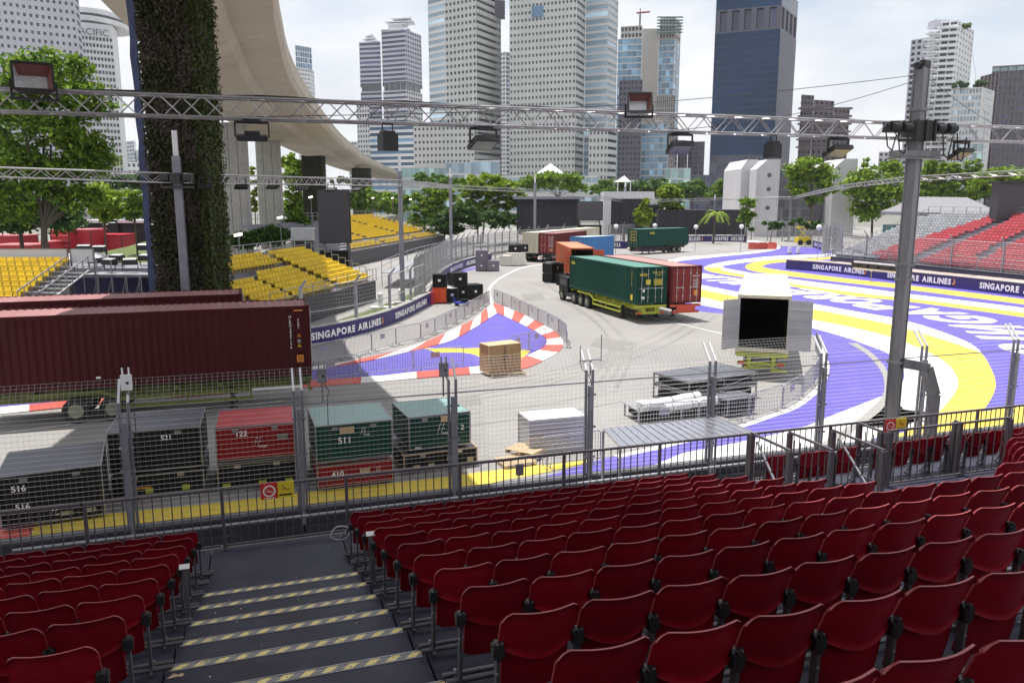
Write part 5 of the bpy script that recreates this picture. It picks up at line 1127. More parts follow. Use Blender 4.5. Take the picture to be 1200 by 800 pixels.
# ================================================================== FAR CATCH FENCES
fpost = MB(); fpost.box((0, 0, 1.75), (.16, .16, 3.5)); fpost.bar((0, 0, 3.5), (0, -.45, 4.0), .10); me_fp = fpost.mesh('post', M['galv'])
def far_fence(label, px=None, hgt=3.5, bay=4.0, z0=0.0, ground=None, wire=.016, sp=.22):
    P = smooth(gpts(px), 6) if ground is None else ground; L = sum((q - p).length for p, q in zip(P[:-1], P[1:])); n = max(1, int(L / bay)); P = resample(P, n + 1)
    t = thing('track_fence', label, 'fence', (0, 0, 0), 0, 'catch fences on the far side of the track')
    for i in range(n + 1):
        d = P[min(i + 1, n)] - P[max(i - 1, 0)]; o = inst(me_fp, 'post', t, (P[i].x, P[i].y, z0), math.atan2(d.y, d.x)); o.scale.z = hgt / 3.5
    for i in range(n):
        a, c = P[i], P[i + 1]; d = c - a; l = d.length; bb = MB(); k = int(l / sp); rr = int(hgt / sp)
        for j in range(k + 1): p = a + d * j / max(k, 1); bb.tube((p.x, p.y, z0 + .3), (p.x, p.y, z0 + hgt), wire, 3, caps=False)
        for j in range(rr + 1): z = z0 + .3 + (hgt - .3) * j / rr; bb.tube((a.x, a.y, z), (c.x, c.y, z), wire, 3, caps=False)
        bb.tube((a.x, a.y, z0 + hgt * .55), (c.x, c.y, z0 + hgt * .55), .03, 4, caps=False); bb.tube((a.x, a.y, z0 + hgt), (c.x, c.y, z0 + hgt), .03, 4, caps=False)
        bb.build('wire_mesh', M['wire'], t, kind='stuff')
far_fence('grey catch fence along the left advert wall and grass', [(355, 404), (403, 394.5), (442, 384), (475, 371), (498, 358)], 3.4, 4.2, .0, None, .0045, .25)
far_fence('grey catch fence curving behind the black cases', [(487, 356), (499, 344), (512, 332), (526, 320), (545, 312), (560, 307.5), (600, 299), (640, 294)], 3.8, 3.2)
far_fence('grey catch fence behind the cream containers', [(640, 293), (700, 289), (760, 285)], 3.9, 4)
far_fence('grey catch fence across the far end of the track', [(720, 282), (790, 280.5), (860, 280.5), (930, 284), (975, 291)], 4.2, 4, sp=.26, wire=.02)
far_fence('grey catch fence on the right advert wall in front of the red stand', [(985, 311), (1027, 318), (1095, 325.5), (1147, 331.5), (1240, 343)], 3.7, 6.0, .6)
far_fence('short grey fence panels standing at the track exit', [(963, 300), (975, 298), (985, 304)], 4.4, 2.0, 0, None, .025, .2)
# galvanised service walkway inside the left fence
bb = MB(); P = resample(smooth(gpts([(500, 338), (530, 316), (570, 302), (640, 291)]), 5), 14)
t = thing('walkway', 'light grey scaffold walkway behind the left catch fence', 'walkway')
for k, z in enumerate((.9, 1.5)):
    bb = MB(); 
    for a, c in zip(P[:-1], P[1:]): n = Vector((-(c - a).y, (c - a).x, 0)).normalized(); bb.frame((a + c) / 2 + n * (2.2 + 1.6 * k) + Vector((0, 0, z)), (c - a), n * 1.4, (0, 0, .08))
    bb.build('deck_board', M['steel'], t)
for p in P:
    d = Vector((-1, .3, 0)); q = p + d * 4.6
    bb = MB(); bb.bar((q.x, q.y, 0), (q.x, q.y, 2.6), .06); bb.build('handrail_post', M['galv'], t); bb = MB(); bb.bar((p.x - 2, p.y, 0), (p.x - 2, p.y, .9), .06); bb.build('leg', M['galv'], t)
for z in (2.1, 2.6):
    bb = MB(); bb.path([p + Vector((-4.6, 1.4, z)) for p in P], .04, 4); bb.build('handrail', M['galv'], t)
def globe(label, px, py, d, r=.38):
    p = atd(px, py, d); t = thing('globe_lamp', label, 'lamp', (p.x, p.y, 0), 0, 'white globe lamps along the far fence'); bb = MB(); bb.dome((0, 0, p.z), r, r, r, 12, 8, 0, True); bb.build('globe', M['tip'], t); bb = MB(); bb.tube((0, 0, 0), (0, 0, p.z - r), .05, 6); bb.build('post', M['galv'], t)
for px, py, d, lb in ((722, 265.5, 128, 'right of the dark screen'), (767.5, 264.5, 138, 'above the far green container'), (815.5, 266, 135, 'in front of the palm'), (869, 265.5, 132, 'before the columnar tree'), (960, 266.5, 110, 'before the leafy tree trunk')): globe('white globe lamp on a thin post ' + lb, px, py, d)
globe('white ball on a post in front of the right advert wall', 1021.5, 314.5, 84, .32)

# ================================================================== FAR GRANDSTANDS
sb = MB(); sb.box((0, .02, .02), (.44, .40, .07)); sb.frame((0, .24, .24), (.44, 0, 0), (0, .05, .0), (0, .07, .42)); sb.box((0, .1, -.15), (.06, .06, .3))
def seat_mesh(m, w): 
    s = MB(); s.box((0, .0, .36), (w * .86, .36, .08)); s.frame((0, .20, .50), (w * .86, 0, 0), (0, .05, 0), (0, .05, .26)); s.frame((0, -.17, .36), (w * .86, 0, 0), (0, .05, 0), (0, -.0, .12)); s.box((0, .05, .18), (.06, .06, .36)); return s
cand = {'yellow_seat': [], 'red_seat': [], 'grey_seat': []}
def rows_stand(name, label, P0, d, nrm, s0, s1, rows, depth, rise, z0, pitch, pick, where_, skirt=True, rails=True):
    """P0 ground point below the front row; d along the row (left to right when facing the stand), nrm away from the track"""
    d = Vector(d).normalized(); nrm = Vector(nrm).normalized(); rz = math.atan2(d.y, d.x)
    t = thing(name, label, 'grandstand', (P0.x, P0.y, 0), rz); fl = 1 if (Vector((-d.y, d.x, 0))).dot(nrm) > 0 else -1
    for r in range(rows):
        bb = MB(); zt = z0 + r * rise; bb.box(((s0 + s1) / 2, fl * (r + .5) * depth, zt - .2), (s1 - s0, depth, .4)); bb.build('terrace', M['post'], t)
    bb = MB(); bb.box(((s0 + s1) / 2, fl * -.08, z0 / 2), (s1 - s0, .1, z0)); bb.build('front_panel', M['cap'], t)
    zb = z0 + rows * rise
    if rails:
        bb = MB(); y = fl * rows * depth
        for z in (zb + .5, zb + 1.0): bb.tube((s0, y, z), (s1, y, z), .03, 5)
        k = int((s1 - s0) / 2)
        for i in range(k + 1): x = s0 + (s1 - s0) * i / k; bb.box((x, y, (zb + 1) / 2), (.07, .07, zb + 1))
        for i in range(rows):
            z = z0 + i * rise; y0 = fl * (i + .2) * depth; bb.bar((s1 + .05, y0, z), (s1 + .05, y0, z + .9), .05); bb.bar((s1 + .05, y0, z + .9), (s1 + .05, y0 + fl * depth, z + .9), .05)
        bb.build('back_rail', M['galv'], t)
        bb = MB()
        for z in (z0 + .5, z0 + 1.0): bb.tube((s0, fl * -.2, z), (s1, fl * -.2, z), .025, 5)
        for i in range(k + 1): x = s0 + (s1 - s0) * i / k; bb.box((x, fl * -.2, z0 + .5), (.05, .05, 1.0))
        bb.build('front_rail', M['galv'], t)
    idx = {}
    for r in range(rows):
        n = int((s1 - s0) / pitch)
        for i in range(n):
            s = s0 + (i + .5) * pitch; p = P0 + d * s + nrm * ((r + .55) * depth); p = Vector((p.x, p.y, z0 + r * rise)); q = p - Vector((0, 0, H)); dd = q.y * cP - q.z * sP; ww = q.y * sP + q.z * cP; x, y = 600 + F * q.x / dd, 400 - F * ww / dd
            m = pick(s, r, x, y)
            if m and -30 < x < 1230: cand[m].append((q.length, p, rz + (0 if fl > 0 else math.pi), t, where_, r, i, pitch))
    return t
# left fragment
pA = at(22, 352, 2.5); pA = Vector((-30.5, 46.8, 0))
rows_stand('yellow_grandstand', 'fragment of yellow seating at the far left behind the containers', pA, (1, 0, 0), (0, 1, 0), -9, 1.2, 8, .78, .245, 2.45, .52, lambda s, r, x, y: 'yellow_seat' if s < .75 or (r > 5) else None, 'far left yellow stand', rails=False)
t = thing('stair_flight', 'grey steel stair flight right of the left yellow seating', 'stairs', (pA.x, pA.y, 0))
for r in range(9):
    bb = MB(); bb.box((1.75, r * .62 + .2, 2.3 + r * .19), (1.35, .34, .06)); bb.build('step', M['steel'], t)
for x in (1.03, 2.47):
    bb = MB(); bb.bar((x, 0, 3.2), (x, 5.6, 4.9), .06); bb.build('handrail', M['mast'], t); bb = MB(); bb.bar((x, 0, 2.3), (x, 5.6, 4.0), .16, .05); bb.build('stringer', M['mast'], t)
    for k in range(9): bb = MB(); bb.bar((x, k * .69, 2.3 + k * .21), (x, k * .69, 3.2 + k * .21), .04); bb.build('baluster', M['mast'], t)
for i, (a, c, lb) in enumerate(((-9, -4.5, 'leftmost'), (-4.4, .55, 'left of the lamp post'), (.75, 2.3, 'over the stair flight'))):
    bb = MB(); bb.box(((a + c) / 2, 6.6, 4.85), (c - a, .06, .85)); None if i == 2 else bb.box(((a + c) / 2, 6.55, 2.2), (c - a - .2, .05, 4.4)); t = thing('back_board', 'white board panel behind the left yellow seating, ' + lb, 'panel', (pA.x, pA.y, 0)); bb.build('panel', M['tent'], t); bb = MB(); [bb.box((x, 6.6, 2.65), (.09, .1, 5.3)) for x in (a, c)]; bb.box(((a + c) / 2, 6.6, 5.3), (c - a - .1, .09, .06)); bb.build('frame', M['mast'], t)
az = R(8.5); dB = Vector((math.sin(az), math.cos(az), 0)); nB = Vector((-math.cos(az), math.sin(az), 0))
az = R(11); dB = Vector((math.sin(az), math.cos(az), 0)); nB = Vector((-math.cos(az), math.sin(az), 0)); P0B = Vector((-11.9, 68, 0)) - dB * 21
def pickB(s, r, x, y):
    if x < 270 or x > 470: return None
    if 13.2 < s < 14.2 or (r == 6 and s < 13) or (5 <= r <= 6 and s < 7.6) or (6.0 < s < 6.9 and r < 5): return None
    return 'yellow_seat'
rows_stand('yellow_grandstand', 'main yellow grandstand right of the ivy pier', P0B, dB, nB, 2.2, 21, 10, .62, .25, 1.75, .5, pickB, 'main yellow stand')
f0, f1 = at(432, 291, 2.0), at(521, 275.5, 2.0); dC = (f1 - f0).normalized(); dC.z = 0; nC = Vector((-dC.y, dC.x, 0)); LC = (f1 - f0).length
rows_stand('yellow_grandstand', 'upper yellow grandstand right of the dark screen', Vector((f0.x, f0.y, 0)), dC, nC, -8, LC, 15, .95, .24, 2.0, .55, lambda s, r, x, y: None if (x < 408 or int(s * .55) % 9 == 4 and r % 6 != 2 or r == 2) else 'yellow_seat', 'upper yellow stand')
f0, f1 = at(983, 320.5, 0), at(1200, 347.7, 0); dR = (f0 - f1).normalized(); nR = Vector((dR.y, -dR.x, 0)); nR = nR if nR.x > 0 else -nR; LR = (f0 - f1).length; f1 = f1 + nR * 6.2
def pickR(s, r, x, y):
    for (x0, y0, x1, y1, wdt) in ((1075, 306, 1172, 263, 8), (1150, 303, 1215, 270, 8)):
        tt = (x - x0) / (x1 - x0); yy = y0 + (y1 - y0) * tt
        if abs(y - yy) < wdt * .55 and -.1 < tt < 1.1: return None
    if x < (985 + (298 - y) * 2.1 if y > 262 else 1060 + (262 - y) * 5): return None
    if r == 0 and x < 1180: return 'grey_seat' if x < 1030 else 'red_seat'
    return 'grey_seat' if y < 296 - (x - 1035) * .31 else 'red_seat'
rows_stand('red_grandstand', 'wide red and grey grandstand on the right behind the advert wall', f1, dR, nR, -14, LR + 9.0, 18, .85, .30, 1.3, .56, pickR, 'right-hand stand')
for key, lst in cand.items():
    lst.sort(key=lambda c: c[0]); me_c = {}
    col = key.split('_')[0]
    for dist, p, rz, t, where_, r, i, pitch in lst[:296]:
        if pitch not in me_c: me_c[pitch] = seat_mesh(M[key], pitch).mesh('stadium_seat', M[key])
        o = inst(me_c[pitch], col + '_stadium_seat', None, p, rz); tag(o, f'{col} seat in the {where_}, {NUM[r]} row up, {NUM[i]} along', 'seat', f'{col} seats of the far stands')
    rest = {}
    for c in lst[296:]: rest.setdefault(c[4], []).append(c)
    for where_, cs in rest.items():
        src = seat_mesh(M[key], cs[0][7]); sv = np.array(src.v); vs = []; fs = []
        for c in cs:
            ca, sa_ = math.cos(c[2]), math.sin(c[2]); b0 = len(vs); vs += [(v[0] * ca - v[1] * sa_ + c[1].x, v[0] * sa_ + v[1] * ca + c[1].y, v[2] + c[1].z) for v in src.v]; fs += [tuple(b0 + k for k in f) for f in src.f]
        me = D.meshes.new(col + '_seating'); me.from_pydata(vs, [], fs); me.materials.append(M[key]); o = inst(me, col + '_seating', None); o['kind'] = 'stuff'; o['label'] = f'remaining {col} seats further back in the {where_}'; o['group'] = f'{col} seats of the far stands'
    print(key, len(lst))
# grass strip and service road below the main yellow stand
area('grass_verge', [(352, 396), (368, 388), (400, 374), (440, 361), (470, 349), (497, 336), (508, 332), (503, 343), (497, 353), (473, 367), (433, 383), (400, 391.5)], M['grass'], 1)
area('service_road', [(352, 394), (368, 386), (400, 373), (440, 360), (470, 348), (497, 335), (485, 331), (440, 342), (400, 356), (340, 380)], M['grey_paint'], 2)
for px, py, lb in ((446, 358, 'left'), (470, 353, 'right')):
    p = at(px, py + 3, 0); t = thing('white_bollard', f'{lb} white bollard on the grass beside the advert wall', 'bollard', p); bb = MB(); bb.tube((0, 0, .1), (0, 0, 1.15), .22, 12); bb.dome((0, 0, 1.15), .22, .22, .12, 12, 4); bb.build('body', M['tip'], t); bb = MB(); bb.box((.5, 0, .06), (2.6, .9, .12)); bb.build('base_slab', M['white_paint'], t)
# LED screens
def screen(label, x0, y0, x1, y1, d, base=True, yaw=0.0):
    a, c = atd(x0, y0, d), atd(x1, y1, d); w = c.x - a.x; h = a.z - c.z; t = thing('led_screen', label, 'screen', ((a.x + c.x) / 2, d, 0), yaw); zc = (a.z + c.z) / 2
    bb = MB(); bb.box((0, 0, zc), (w, .25, h)); bb.build('panel', M['screen'], t); bb = MB(); bb.box((0, .32, zc), (w + .16, .3, h + .16)); bb.build('frame', M['chassis'], t); bb = MB(); [bb.box((x, .5, c.z / 2), (.25, .25, c.z)) for x in (-w * .4, w * .4)]; [bb.bar((x, .5, zc), (x, 2.5, 0), .12) for x in (-w * .4, w * .4)]; bb.build('support', M['mast'], t)
    if base: bb = MB(); bb.box((0, -.1, c.z * .42), (w * .92, .8, c.z * .84)); bb.build('skirt', M['crate_black'], t)
screen('tall dark screen beside the main yellow stand', 372, 223, 410, 284, 74); screen('smaller dark screen in front of the tent arch at centre', 677, 236.5, 706, 258, 138)
# black hoardings and low halls behind the track
def hall(name, label, cat, x0, y0, x1, y1, d, m, roof=None, ribs=0, depth=12, yaw=0):
    a, c = atd(x0, y0, d), atd(x1, y1, d); w = c.x - a.x; h = a.z - max(0, c.z) ; zb = max(0, c.z); t = thing(name, label, cat, ((a.x + c.x) / 2, d, 0), yaw)
    bb = MB(); bb.box((0, depth / 2, zb / 2 + (a.z) / 2), (w, depth, a.z - zb)) if zb > .01 else bb.box((0, depth / 2, a.z / 2), (w, depth, a.z)); bb.build('wall', m, t)
    if ribs:
        for i in range(ribs + 1): bb = MB(); bb.box((-w / 2 + w * i / ribs, -.06, a.z / 2), (.12, .12, a.z)); bb.build('frame_post', M['chassis'], t)
        for z in (.35, .7): bb = MB(); bb.box((0, -.03, a.z * z), (w, .06, .12)); bb.build('cross_rail', M['chassis'], t)
    if roof: bb = MB(); bb.box((0, depth / 2 - .6, a.z + .25), (w + 1.6, depth + 2, .5)); bb.build('roof', roof, t)
    return t, w, a.z
dkm = mat('black_hoarding', (.022, .02, .03), .7, var=.3, scale=.6)
hall('hoarding', 'black hoarding with a grey canopy roof at centre left', 'hoarding', 606, 233.5, 678, 275, 150, dkm, M['post'], 8)
t, w, z = hall('hoarding', 'dark hall inside a pale arch right of the small screen', 'hall', 716, 233, 752, 275, 158, dkm, None, 3); bb = MB(); bb.prism([(-w / 2 - 1.4, -.4), (-w / 2, -.4), (-w / 2, 6), (-w / 2 - 1.4, 6)], 0, z + 1.4); bb.prism([(-w / 2, -.4), (w / 2 + 2.2, -.4), (w / 2 + 2.2, 6), (-w / 2, 6)], z + .02, z + 1.4); bb.build('arch', M['tent'], t)
for k in range(7): bb = MB(); bb.frame((-w / 2 + 1 + k * .8, -.45, z + .45), (.25, 0, .2), (0, .1, 0), (-.15, 0, .5)); bb.build('fin', M['white_paint'], t)
hall('hoarding', 'low black hoarding behind the palm', 'hoarding', 772, 246, 872, 275, 172, dkm, None, 9)
hall('hoarding', 'dark hoarding beneath the rain tree at centre', 'hoarding', 752, 240, 776, 275, 176, dkm, None, 3)
# grey hip-roofed tent on the right
t = thing('marquee', 'grey hip-roofed marquee behind the right-hand stand', 'marquee', (0, 0, 0)); d = 118
a, c = atd(1076, 249, d), atd(1172, 249, d); tp_ = atd(1107, 230.5, d + 5); tq = atd(1165, 233, d + 5)
q = [Vector((a.x, d, a.z)), Vector((c.x, d, c.z)), Vector((c.x + 1, d + 12, c.z)), Vector((a.x, d + 12, a.z))]; mid1, mid2 = Vector((tp_.x - 3.5, d + 6, tp_.z)), Vector((tp_.x + 4, d + 6, tp_.z - .1))
bb = MB(); bb.quad([q[0], q[1], mid2, mid1]); bb.quad([q[1], q[2], mid2]); bb.quad([q[2], q[3], mid1, mid2]); bb.quad([q[3], q[0], mid1]); [bb.quad([q[i], q[(i + 1) % 4], q[(i + 1) % 4] - Vector((0, 0, .5)), q[i] - Vector((0, 0, .5))]) for i in range(4)]; bb.build('roof', M['marquee'], t)
bb = MB(); [bb.bar((q[0].lerp(q[1], k / 8).x, d + .2, 0), (q[0].lerp(q[1], k / 8).x, d + .2, a.z - .3), .2) for k in range(9)]; bb.build('post', M['tent'], t); bb = MB(); bb.box(((a.x + c.x) / 2, d + 6, 2.4), (c.x - a.x - .6, 11, 4.6)); bb.build('side_wall', mat('teal_sheet', (.03, .12, .13), .5, var=.4, scale=.5), t)
t, w, z = hall('control_tower', 'dark grey box tower at the right edge above the red seats', 'tower', 1172, 215, 1230, 275, 96, M['screen'], None, 0, 1.6)
bb = MB(); bb.box((0, .8, z + .15), (w + .5, 2.2, .3)); bb.build('roof', M['chassis'], [o for o in D.objects if o.name.startswith('control_tower')][-1])
# small things at the far exit
t = thing('cable_reel', 'red plastic barriers bunched at the far white track curve', 'barrier', at(893, 292, 0), 0); bb = MB(); [bb.box((x, y, .55), (1.6, .5, 1.1)) for x, y in ((-1.6, 0), (.1, .4), (1.7, -.1))]; [bb.box((x, 0, 1.15), (1.2, .3, .14)) for x in (-1.6, .1, 1.7)]; bb.build('block', M['red_paint'], t)
t.name = 'water_barrier'
for i, (px, lb) in enumerate(((925, 'left'), (935, 'right'))):
    t = thing('delineator', f'{lb} white traffic drum standing on the far purple track', 'traffic drum', at(px, 297.5, 0)); bb = MB(); bb.tube((0, 0, 0), (0, 0, 1.0), .32, 10, r2=.25); bb.tube((0, 0, 1.0), (0, 0, 1.35), .1, 8); bb.build('body', M['tip'], t); bb = MB(); bb.tube((0, 0, .02), (0, 0, .12), .45, 10); bb.build('base', M['black'], t)
t = thing('lift_truck', 'yellow lift machine behind the far grey fence', 'lift', at(940, 287, 0), .2); bb = MB(); bb.box((0, 0, 1.0), (2.6, 1.4, 1.0)); bb.build('body', M['yellow_mark'], t); bb = MB(); bb.box((0, 0, 3.4), (2.4, 1.2, .2)); [bb.bar((x, 0, 3.5), (x, 0, 4.5), .08) for x in (-1.1, 0, 1.1)]; bb.bar((-1, 0, 1.4), (1, 0, 3.3), .14); bb.bar((1, 0, 1.4), (-1, 0, 3.3), .14); bb.box((0, 0, 4.5), (2.4, 1.2, .1)); bb.build('platform', M['yellow_mark'], t); [inst(me_tyre, 'wheel', t, (x, -.8, .5), math.pi / 2) for x in (-.9, .9)]
t = thing('banner_rail', 'black and white printed strip standing on the right advert wall', 'banner', (0, 0, 0)); bb = MB(); pa, pb = at(998, 316, 1.24), at(1056, 322, 1.24); pa += Vector((.6, .9, 0)); pb += Vector((.6, .9, 0)); bb.bar(pa + Vector((0, 0, .45)), pb + Vector((0, 0, .45)), .1, .9); bb.build('board', M['tip'], t); dd = (pb - pa).normalized()
for k in range(9): bb = MB(); c = pa.lerp(pb, (k + .5) / 9) + Vector((-.06, -.08, .45)); bb.bar(c - dd * .7, c + dd * .5, .02, .5); bb.build('print', M['black_mark'], t)
# left background: stalls, navy wall, scaffolds, lamp pile
def stall(label, x0, y0, x1, y1, d, m, top, dep=5.0, shelf=0):
    a, c = atd(x0, y0, d), atd(x1, y1, d); w = c.x - a.x; z = a.z; t = thing('red_kiosk', label, 'kiosk', ((a.x + c.x) / 2, d, 0), 0, 'red kiosks behind the left stand')
    bb = MB(); bb.box((0, dep / 2, z / 2 - .1), (w, dep, z - .2)); bb.build('body', m, t); bb = MB(); bb.box((0, dep / 2, z - .06), (w + .3, dep + .3, .2)); bb.build('roof', top, t)
    for k in range(shelf): bb = MB(); bb.box((0, -.25, z * (.35 + .22 * k)), (w * .9, .5, .12)); bb.build('shelf', M['pink_top'], t)
    bb = MB(); [bb.box((x, -.05, z / 2), (.12, .1, z - .3)) for x in (-w / 2 + .1, w / 2 - .1)]; bb.build('door_post', M['chassis'], t)
stall('long red kiosk at the left edge', -30, 276, 27, 300, 136, M['red_stall'], M['pink_top']); stall('low red kiosk with a pale pink top at far left', -10, 287, 38, 310, 120, M['red_stall'], M['pink_top']); stall('low red kiosk right of the tree trunk', 48, 283, 60, 305, 124, M['red_stall'], M['pink_top'])
stall('red kiosk with three shelves behind the tree', 58, 270, 84, 300, 128, M['red_stall'], M['red_stall'], shelf=3); stall('tall plain red kiosk next to the shelved one', 83.5, 269, 109, 300, 130, M['red_stall'], M['pink_top']); stall('long low red kiosk beside the grass slope', 104, 275, 145, 300, 134, M['red_stall'], M['red_stall'])
t, w, z = hall('navy_wall', 'dark navy wall behind the second container at left', 'wall', 70, 320, 236, 420, 58, M['navy'], M['post'], 0, 2.0)
bb = MB(); bb.box((0, 1.0, z - .3), (w + .02, 2.04, .06)); bb.build('trim', M['post'], [o for o in D.objects if o.name.startswith('navy_wall')][-1])
t = thing('tent', 'pale grey tent above the navy wall at left', 'tent', (0, 0, 0)); a, c = atd(68, 304, 64), atd(106, 318, 64); pk = atd(92, 292, 66)
bb = MB(); bb.box(((a.x + c.x) / 2, 66, a.z / 2), (c.x - a.x, 4, a.z)); bb.build('side_wall', M['tent'], t); q = [Vector((a.x - .2, 63.8, a.z)), Vector((c.x + .2, 63.8, a.z)), Vector((c.x + .2, 68.2, a.z)), Vector((a.x - .2, 68.2, a.z))]; bb = MB(); [bb.quad([q[i], q[(i + 1) % 4], pk]) for i in range(4)]; bb.build('roof', M['tent'], t)
t = thing('scaffold_platform', 'steel scaffold platform in front of the navy wall', 'scaffold', (0, 0, 0)); o_ = atd(100, 345, 54.5); e_ = atd(200, 345, 54.5); zt = atd(100, 322, 54.5).z
bb = MB(); bb.box(((o_.x + e_.x) / 2, 55.4, zt), (e_.x - o_.x, 2.0, .08)); bb.build('deck_board', M['galv'], t); bb = MB()
n = 6
for i in range(n + 1):
    x = o_.x + (e_.x - o_.x) * i / n
    for y in (54.5, 56.3): bb.tube((x, y, 0), (x, y, zt + 1.0 if i < 3 else zt), .03, 5)
for i in range(n):
    x0 = o_.x + (e_.x - o_.x) * i / n; x1 = o_.x + (e_.x - o_.x) * (i + 1) / n
    for z in (1.0, 2.0, zt - .1): bb.tube((x0, 54.5, z), (x1, 54.5, z), .03, 5)
    bb.tube((x0, 54.5, .2), (x1, 54.5, zt), .025, 5)
bb.build('tube', M['galv'], t)
def pile_lamp(label, px, py, d):
    p = atd(px, py, d); t = thing('stored_floodlight', label, 'floodlight', p, random.uniform(-.5, .5), 'floodlights stored on the left platform'); bb = MB(); bb.prism([(-.45, -.3), (.45, -.3), (.45, .3), (-.45, .3)], -.25, .12); bb.build('housing', M['black'], t); bb = MB(); bb.frame((0, -.02, .15), (.84, 0, 0), (0, .5, .08), (0, 0, .03)); bb.build('lens', M['lens'], t); bb = MB(); bb.bar((-.5, 0, -.1), (-.5, 0, -.6), .05); bb.bar((.5, 0, -.1), (.5, 0, -.6), .05); bb.bar((-.5, 0, -.6), (.5, 0, -.6), .05); bb.build('yoke', M['black'], t)
for px, py, d, lb in ((98, 290, 58, 'topmost stored floodlight left beside the pale tent'), (116, 291, 58, 'stored floodlight with a bright lens above the rest at left'), (112, 304, 57, 'stored floodlight behind the front pair'), (128, 306, 55.5, 'front left stored floodlight on the platform'), (152, 306, 55.5, 'front right stored floodlight on the platform'), (169, 289, 58, 'upper right stored floodlight near the ivy pier'), (171, 301, 56, 'right stored floodlight near the ivy pier'), (137, 301, 58, 'middle stored floodlight in the second line'), (124, 264, 128, 'far floodlight before the dark marquees, left'), (178, 264, 128, 'far floodlight before the dark marquees, right'), (132, 262, 128, 'far floodlight before the dark marquees, middle')): pile_lamp(lb, px, py, d)
for x0, x1, lb in ((70, 98, 'left dark marquee behind the kiosks'), (99, 140, 'middle dark marquee behind the kiosks'), (142, 186, 'right dark marquee behind the kiosks')):
    hall('dark_marquee', lb, 'marquee', x0, 261, x1, 290, 142, dkm, M['tent'], 3, 5)
bb = MB(); a, c = at(118, 302, 0), at(260, 302, 0); n = 10
G_ = [[Vector((a.x + (c.x - a.x) * i / n, a.y - 10 + j * 6, .0 + j * .42 + random.uniform(-.15, .15))) for i in range(n + 1)] for j in range(6)]; bb.grid(G_); structure(bb.build('grass_slope', M['grass']))
# small lit lamps along the flyover
def lit(label, px, py, d):
    p = atd(px, py, d); t = thing('street_lamp', label, 'street lamp', (p.x, p.y, 0), 0, 'small lit lamps under the flyover'); m = M.get('lit')
    if m is None:
        m = D.materials.new('lit_lamp'); m.use_nodes = True; bs = m.node_tree.nodes['Principled BSDF']; bs.inputs['Emission Color'].default_value = (1, .93, .8, 1); bs.inputs['Emission Strength'].default_value = 1.6; bs.inputs['Base Color'].default_value = (.9, .9, .85, 1); M['lit'] = m
    bb = MB(); bb.frame((0, 0, p.z), (.5, 0, .1), (0, .4, 0), (0, -.05, .22)); bb.build('lamp_head', m, t); bb = MB(); bb.tube((0, .1, 0), (0, .1, p.z), .05, 5); bb.build('post', M['mast'], t)
for px, py, d, lb in ((279, 275, 60, 'lit lamp right of the ivy pier'), (328, 255, 82, 'lit lamp above the main yellow stand'), (364, 231, 110, 'lit lamp left of the dark screen'), (437, 232, 160, 'lit lamp right of the dark screen'), (460, 232, 165, 'lit lamp above the upper yellow stand'), (481, 233.5, 165, 'lit lamp before the layered trees')): lit(lb, px, py, d)
t = thing('utility_box', 'pale equipment box above the main yellow stand', 'equipment box', atd(355, 275, 84) * 1); bb = MB(); bb.box((0, 0, 0), (2.2, 1.2, 1.2)); bb.build('casing', M['steel'], t); bb = MB(); bb.box((0, 0, .66), (2.4, 1.4, .1)); bb.build('roof', M['tent'], t); bb = MB(); bb.box((0, 0, -2.6), (2.0, 1, 4)); bb.build('plinth', M['chassis'], t)
# ================================================================== FLYOVER
FZ = 20.0
edge = [Vector(p) for p in ((9.0, -45, 0), (6.8, -28, 0), (4.6, -12, 0), (2.2, 2, 0), (-1.0, 14, 0), (-6.4, 30, 0), (-12.4, 45, 0), (-16.9, 61, 0), (-23.2, 90, 0), (-33.2, 153, 0), (-39.5, 203, 0), (-46.5, 269, 0), (-54, 396, 0), (-58, 520, 0))]
E_ = smooth(edge, 10); LE = sum((q - p).length for p, q in zip(E_[:-1], E_[1:])); NS = int(LE / 4.2); E_ = resample(E_, NS + 1)
prof = [(0, 2.1), (-.06, .55), (.35, 0), (4.2, -.18), (4.75, -1.0), (10.4, -1.25), (11.0, -.3), (14.3, .45), (14.6, .9), (14.6, 2.6), (14.3, 2.6), (14.3, 1.6), (.3, 1.2), (.3, 2.1)]
fo = thing('flyover', 'pale concrete flyover curving across the upper left on tall piers', 'flyover', (0, 0, 0))
nrm_ = []
for i in range(NS + 1):
    d = (E_[min(i + 1, NS)] - E_[max(i - 1, 0)]).normalized(); nrm_.append(Vector((-d.y, d.x, 0)))
for i in range(NS):
    bb = MB(); r0, r1 = [], []
    d = (E_[i + 1] - E_[i]).normalized() * .012
    ws = [.72 + .28 * min(1, max(0, (E_[j].y - 62) / 50)) + .2 * min(1, max(0, (43 - E_[j].y) / 12)) for j in (i, i + 1)]  # deck widened out of view to spread its shadow further left
    for w, z in prof:
        p = E_[i] + nrm_[i] * w * ws[0] + d; q = E_[i + 1] + nrm_[i + 1] * w * ws[1] - d; r0.append((p.x, p.y, FZ + z)); r1.append((q.x, q.y, FZ + z))
    n = len(prof); bb.add(r0 + r1, [(k, (k + 1) % n, n + (k + 1) % n, n + k) for k in range(n)] + [tuple(range(n - 1, -1, -1)), tuple(range(n, 2 * n))]); bb.build('deck_segment', M['deck_concrete'], fo)
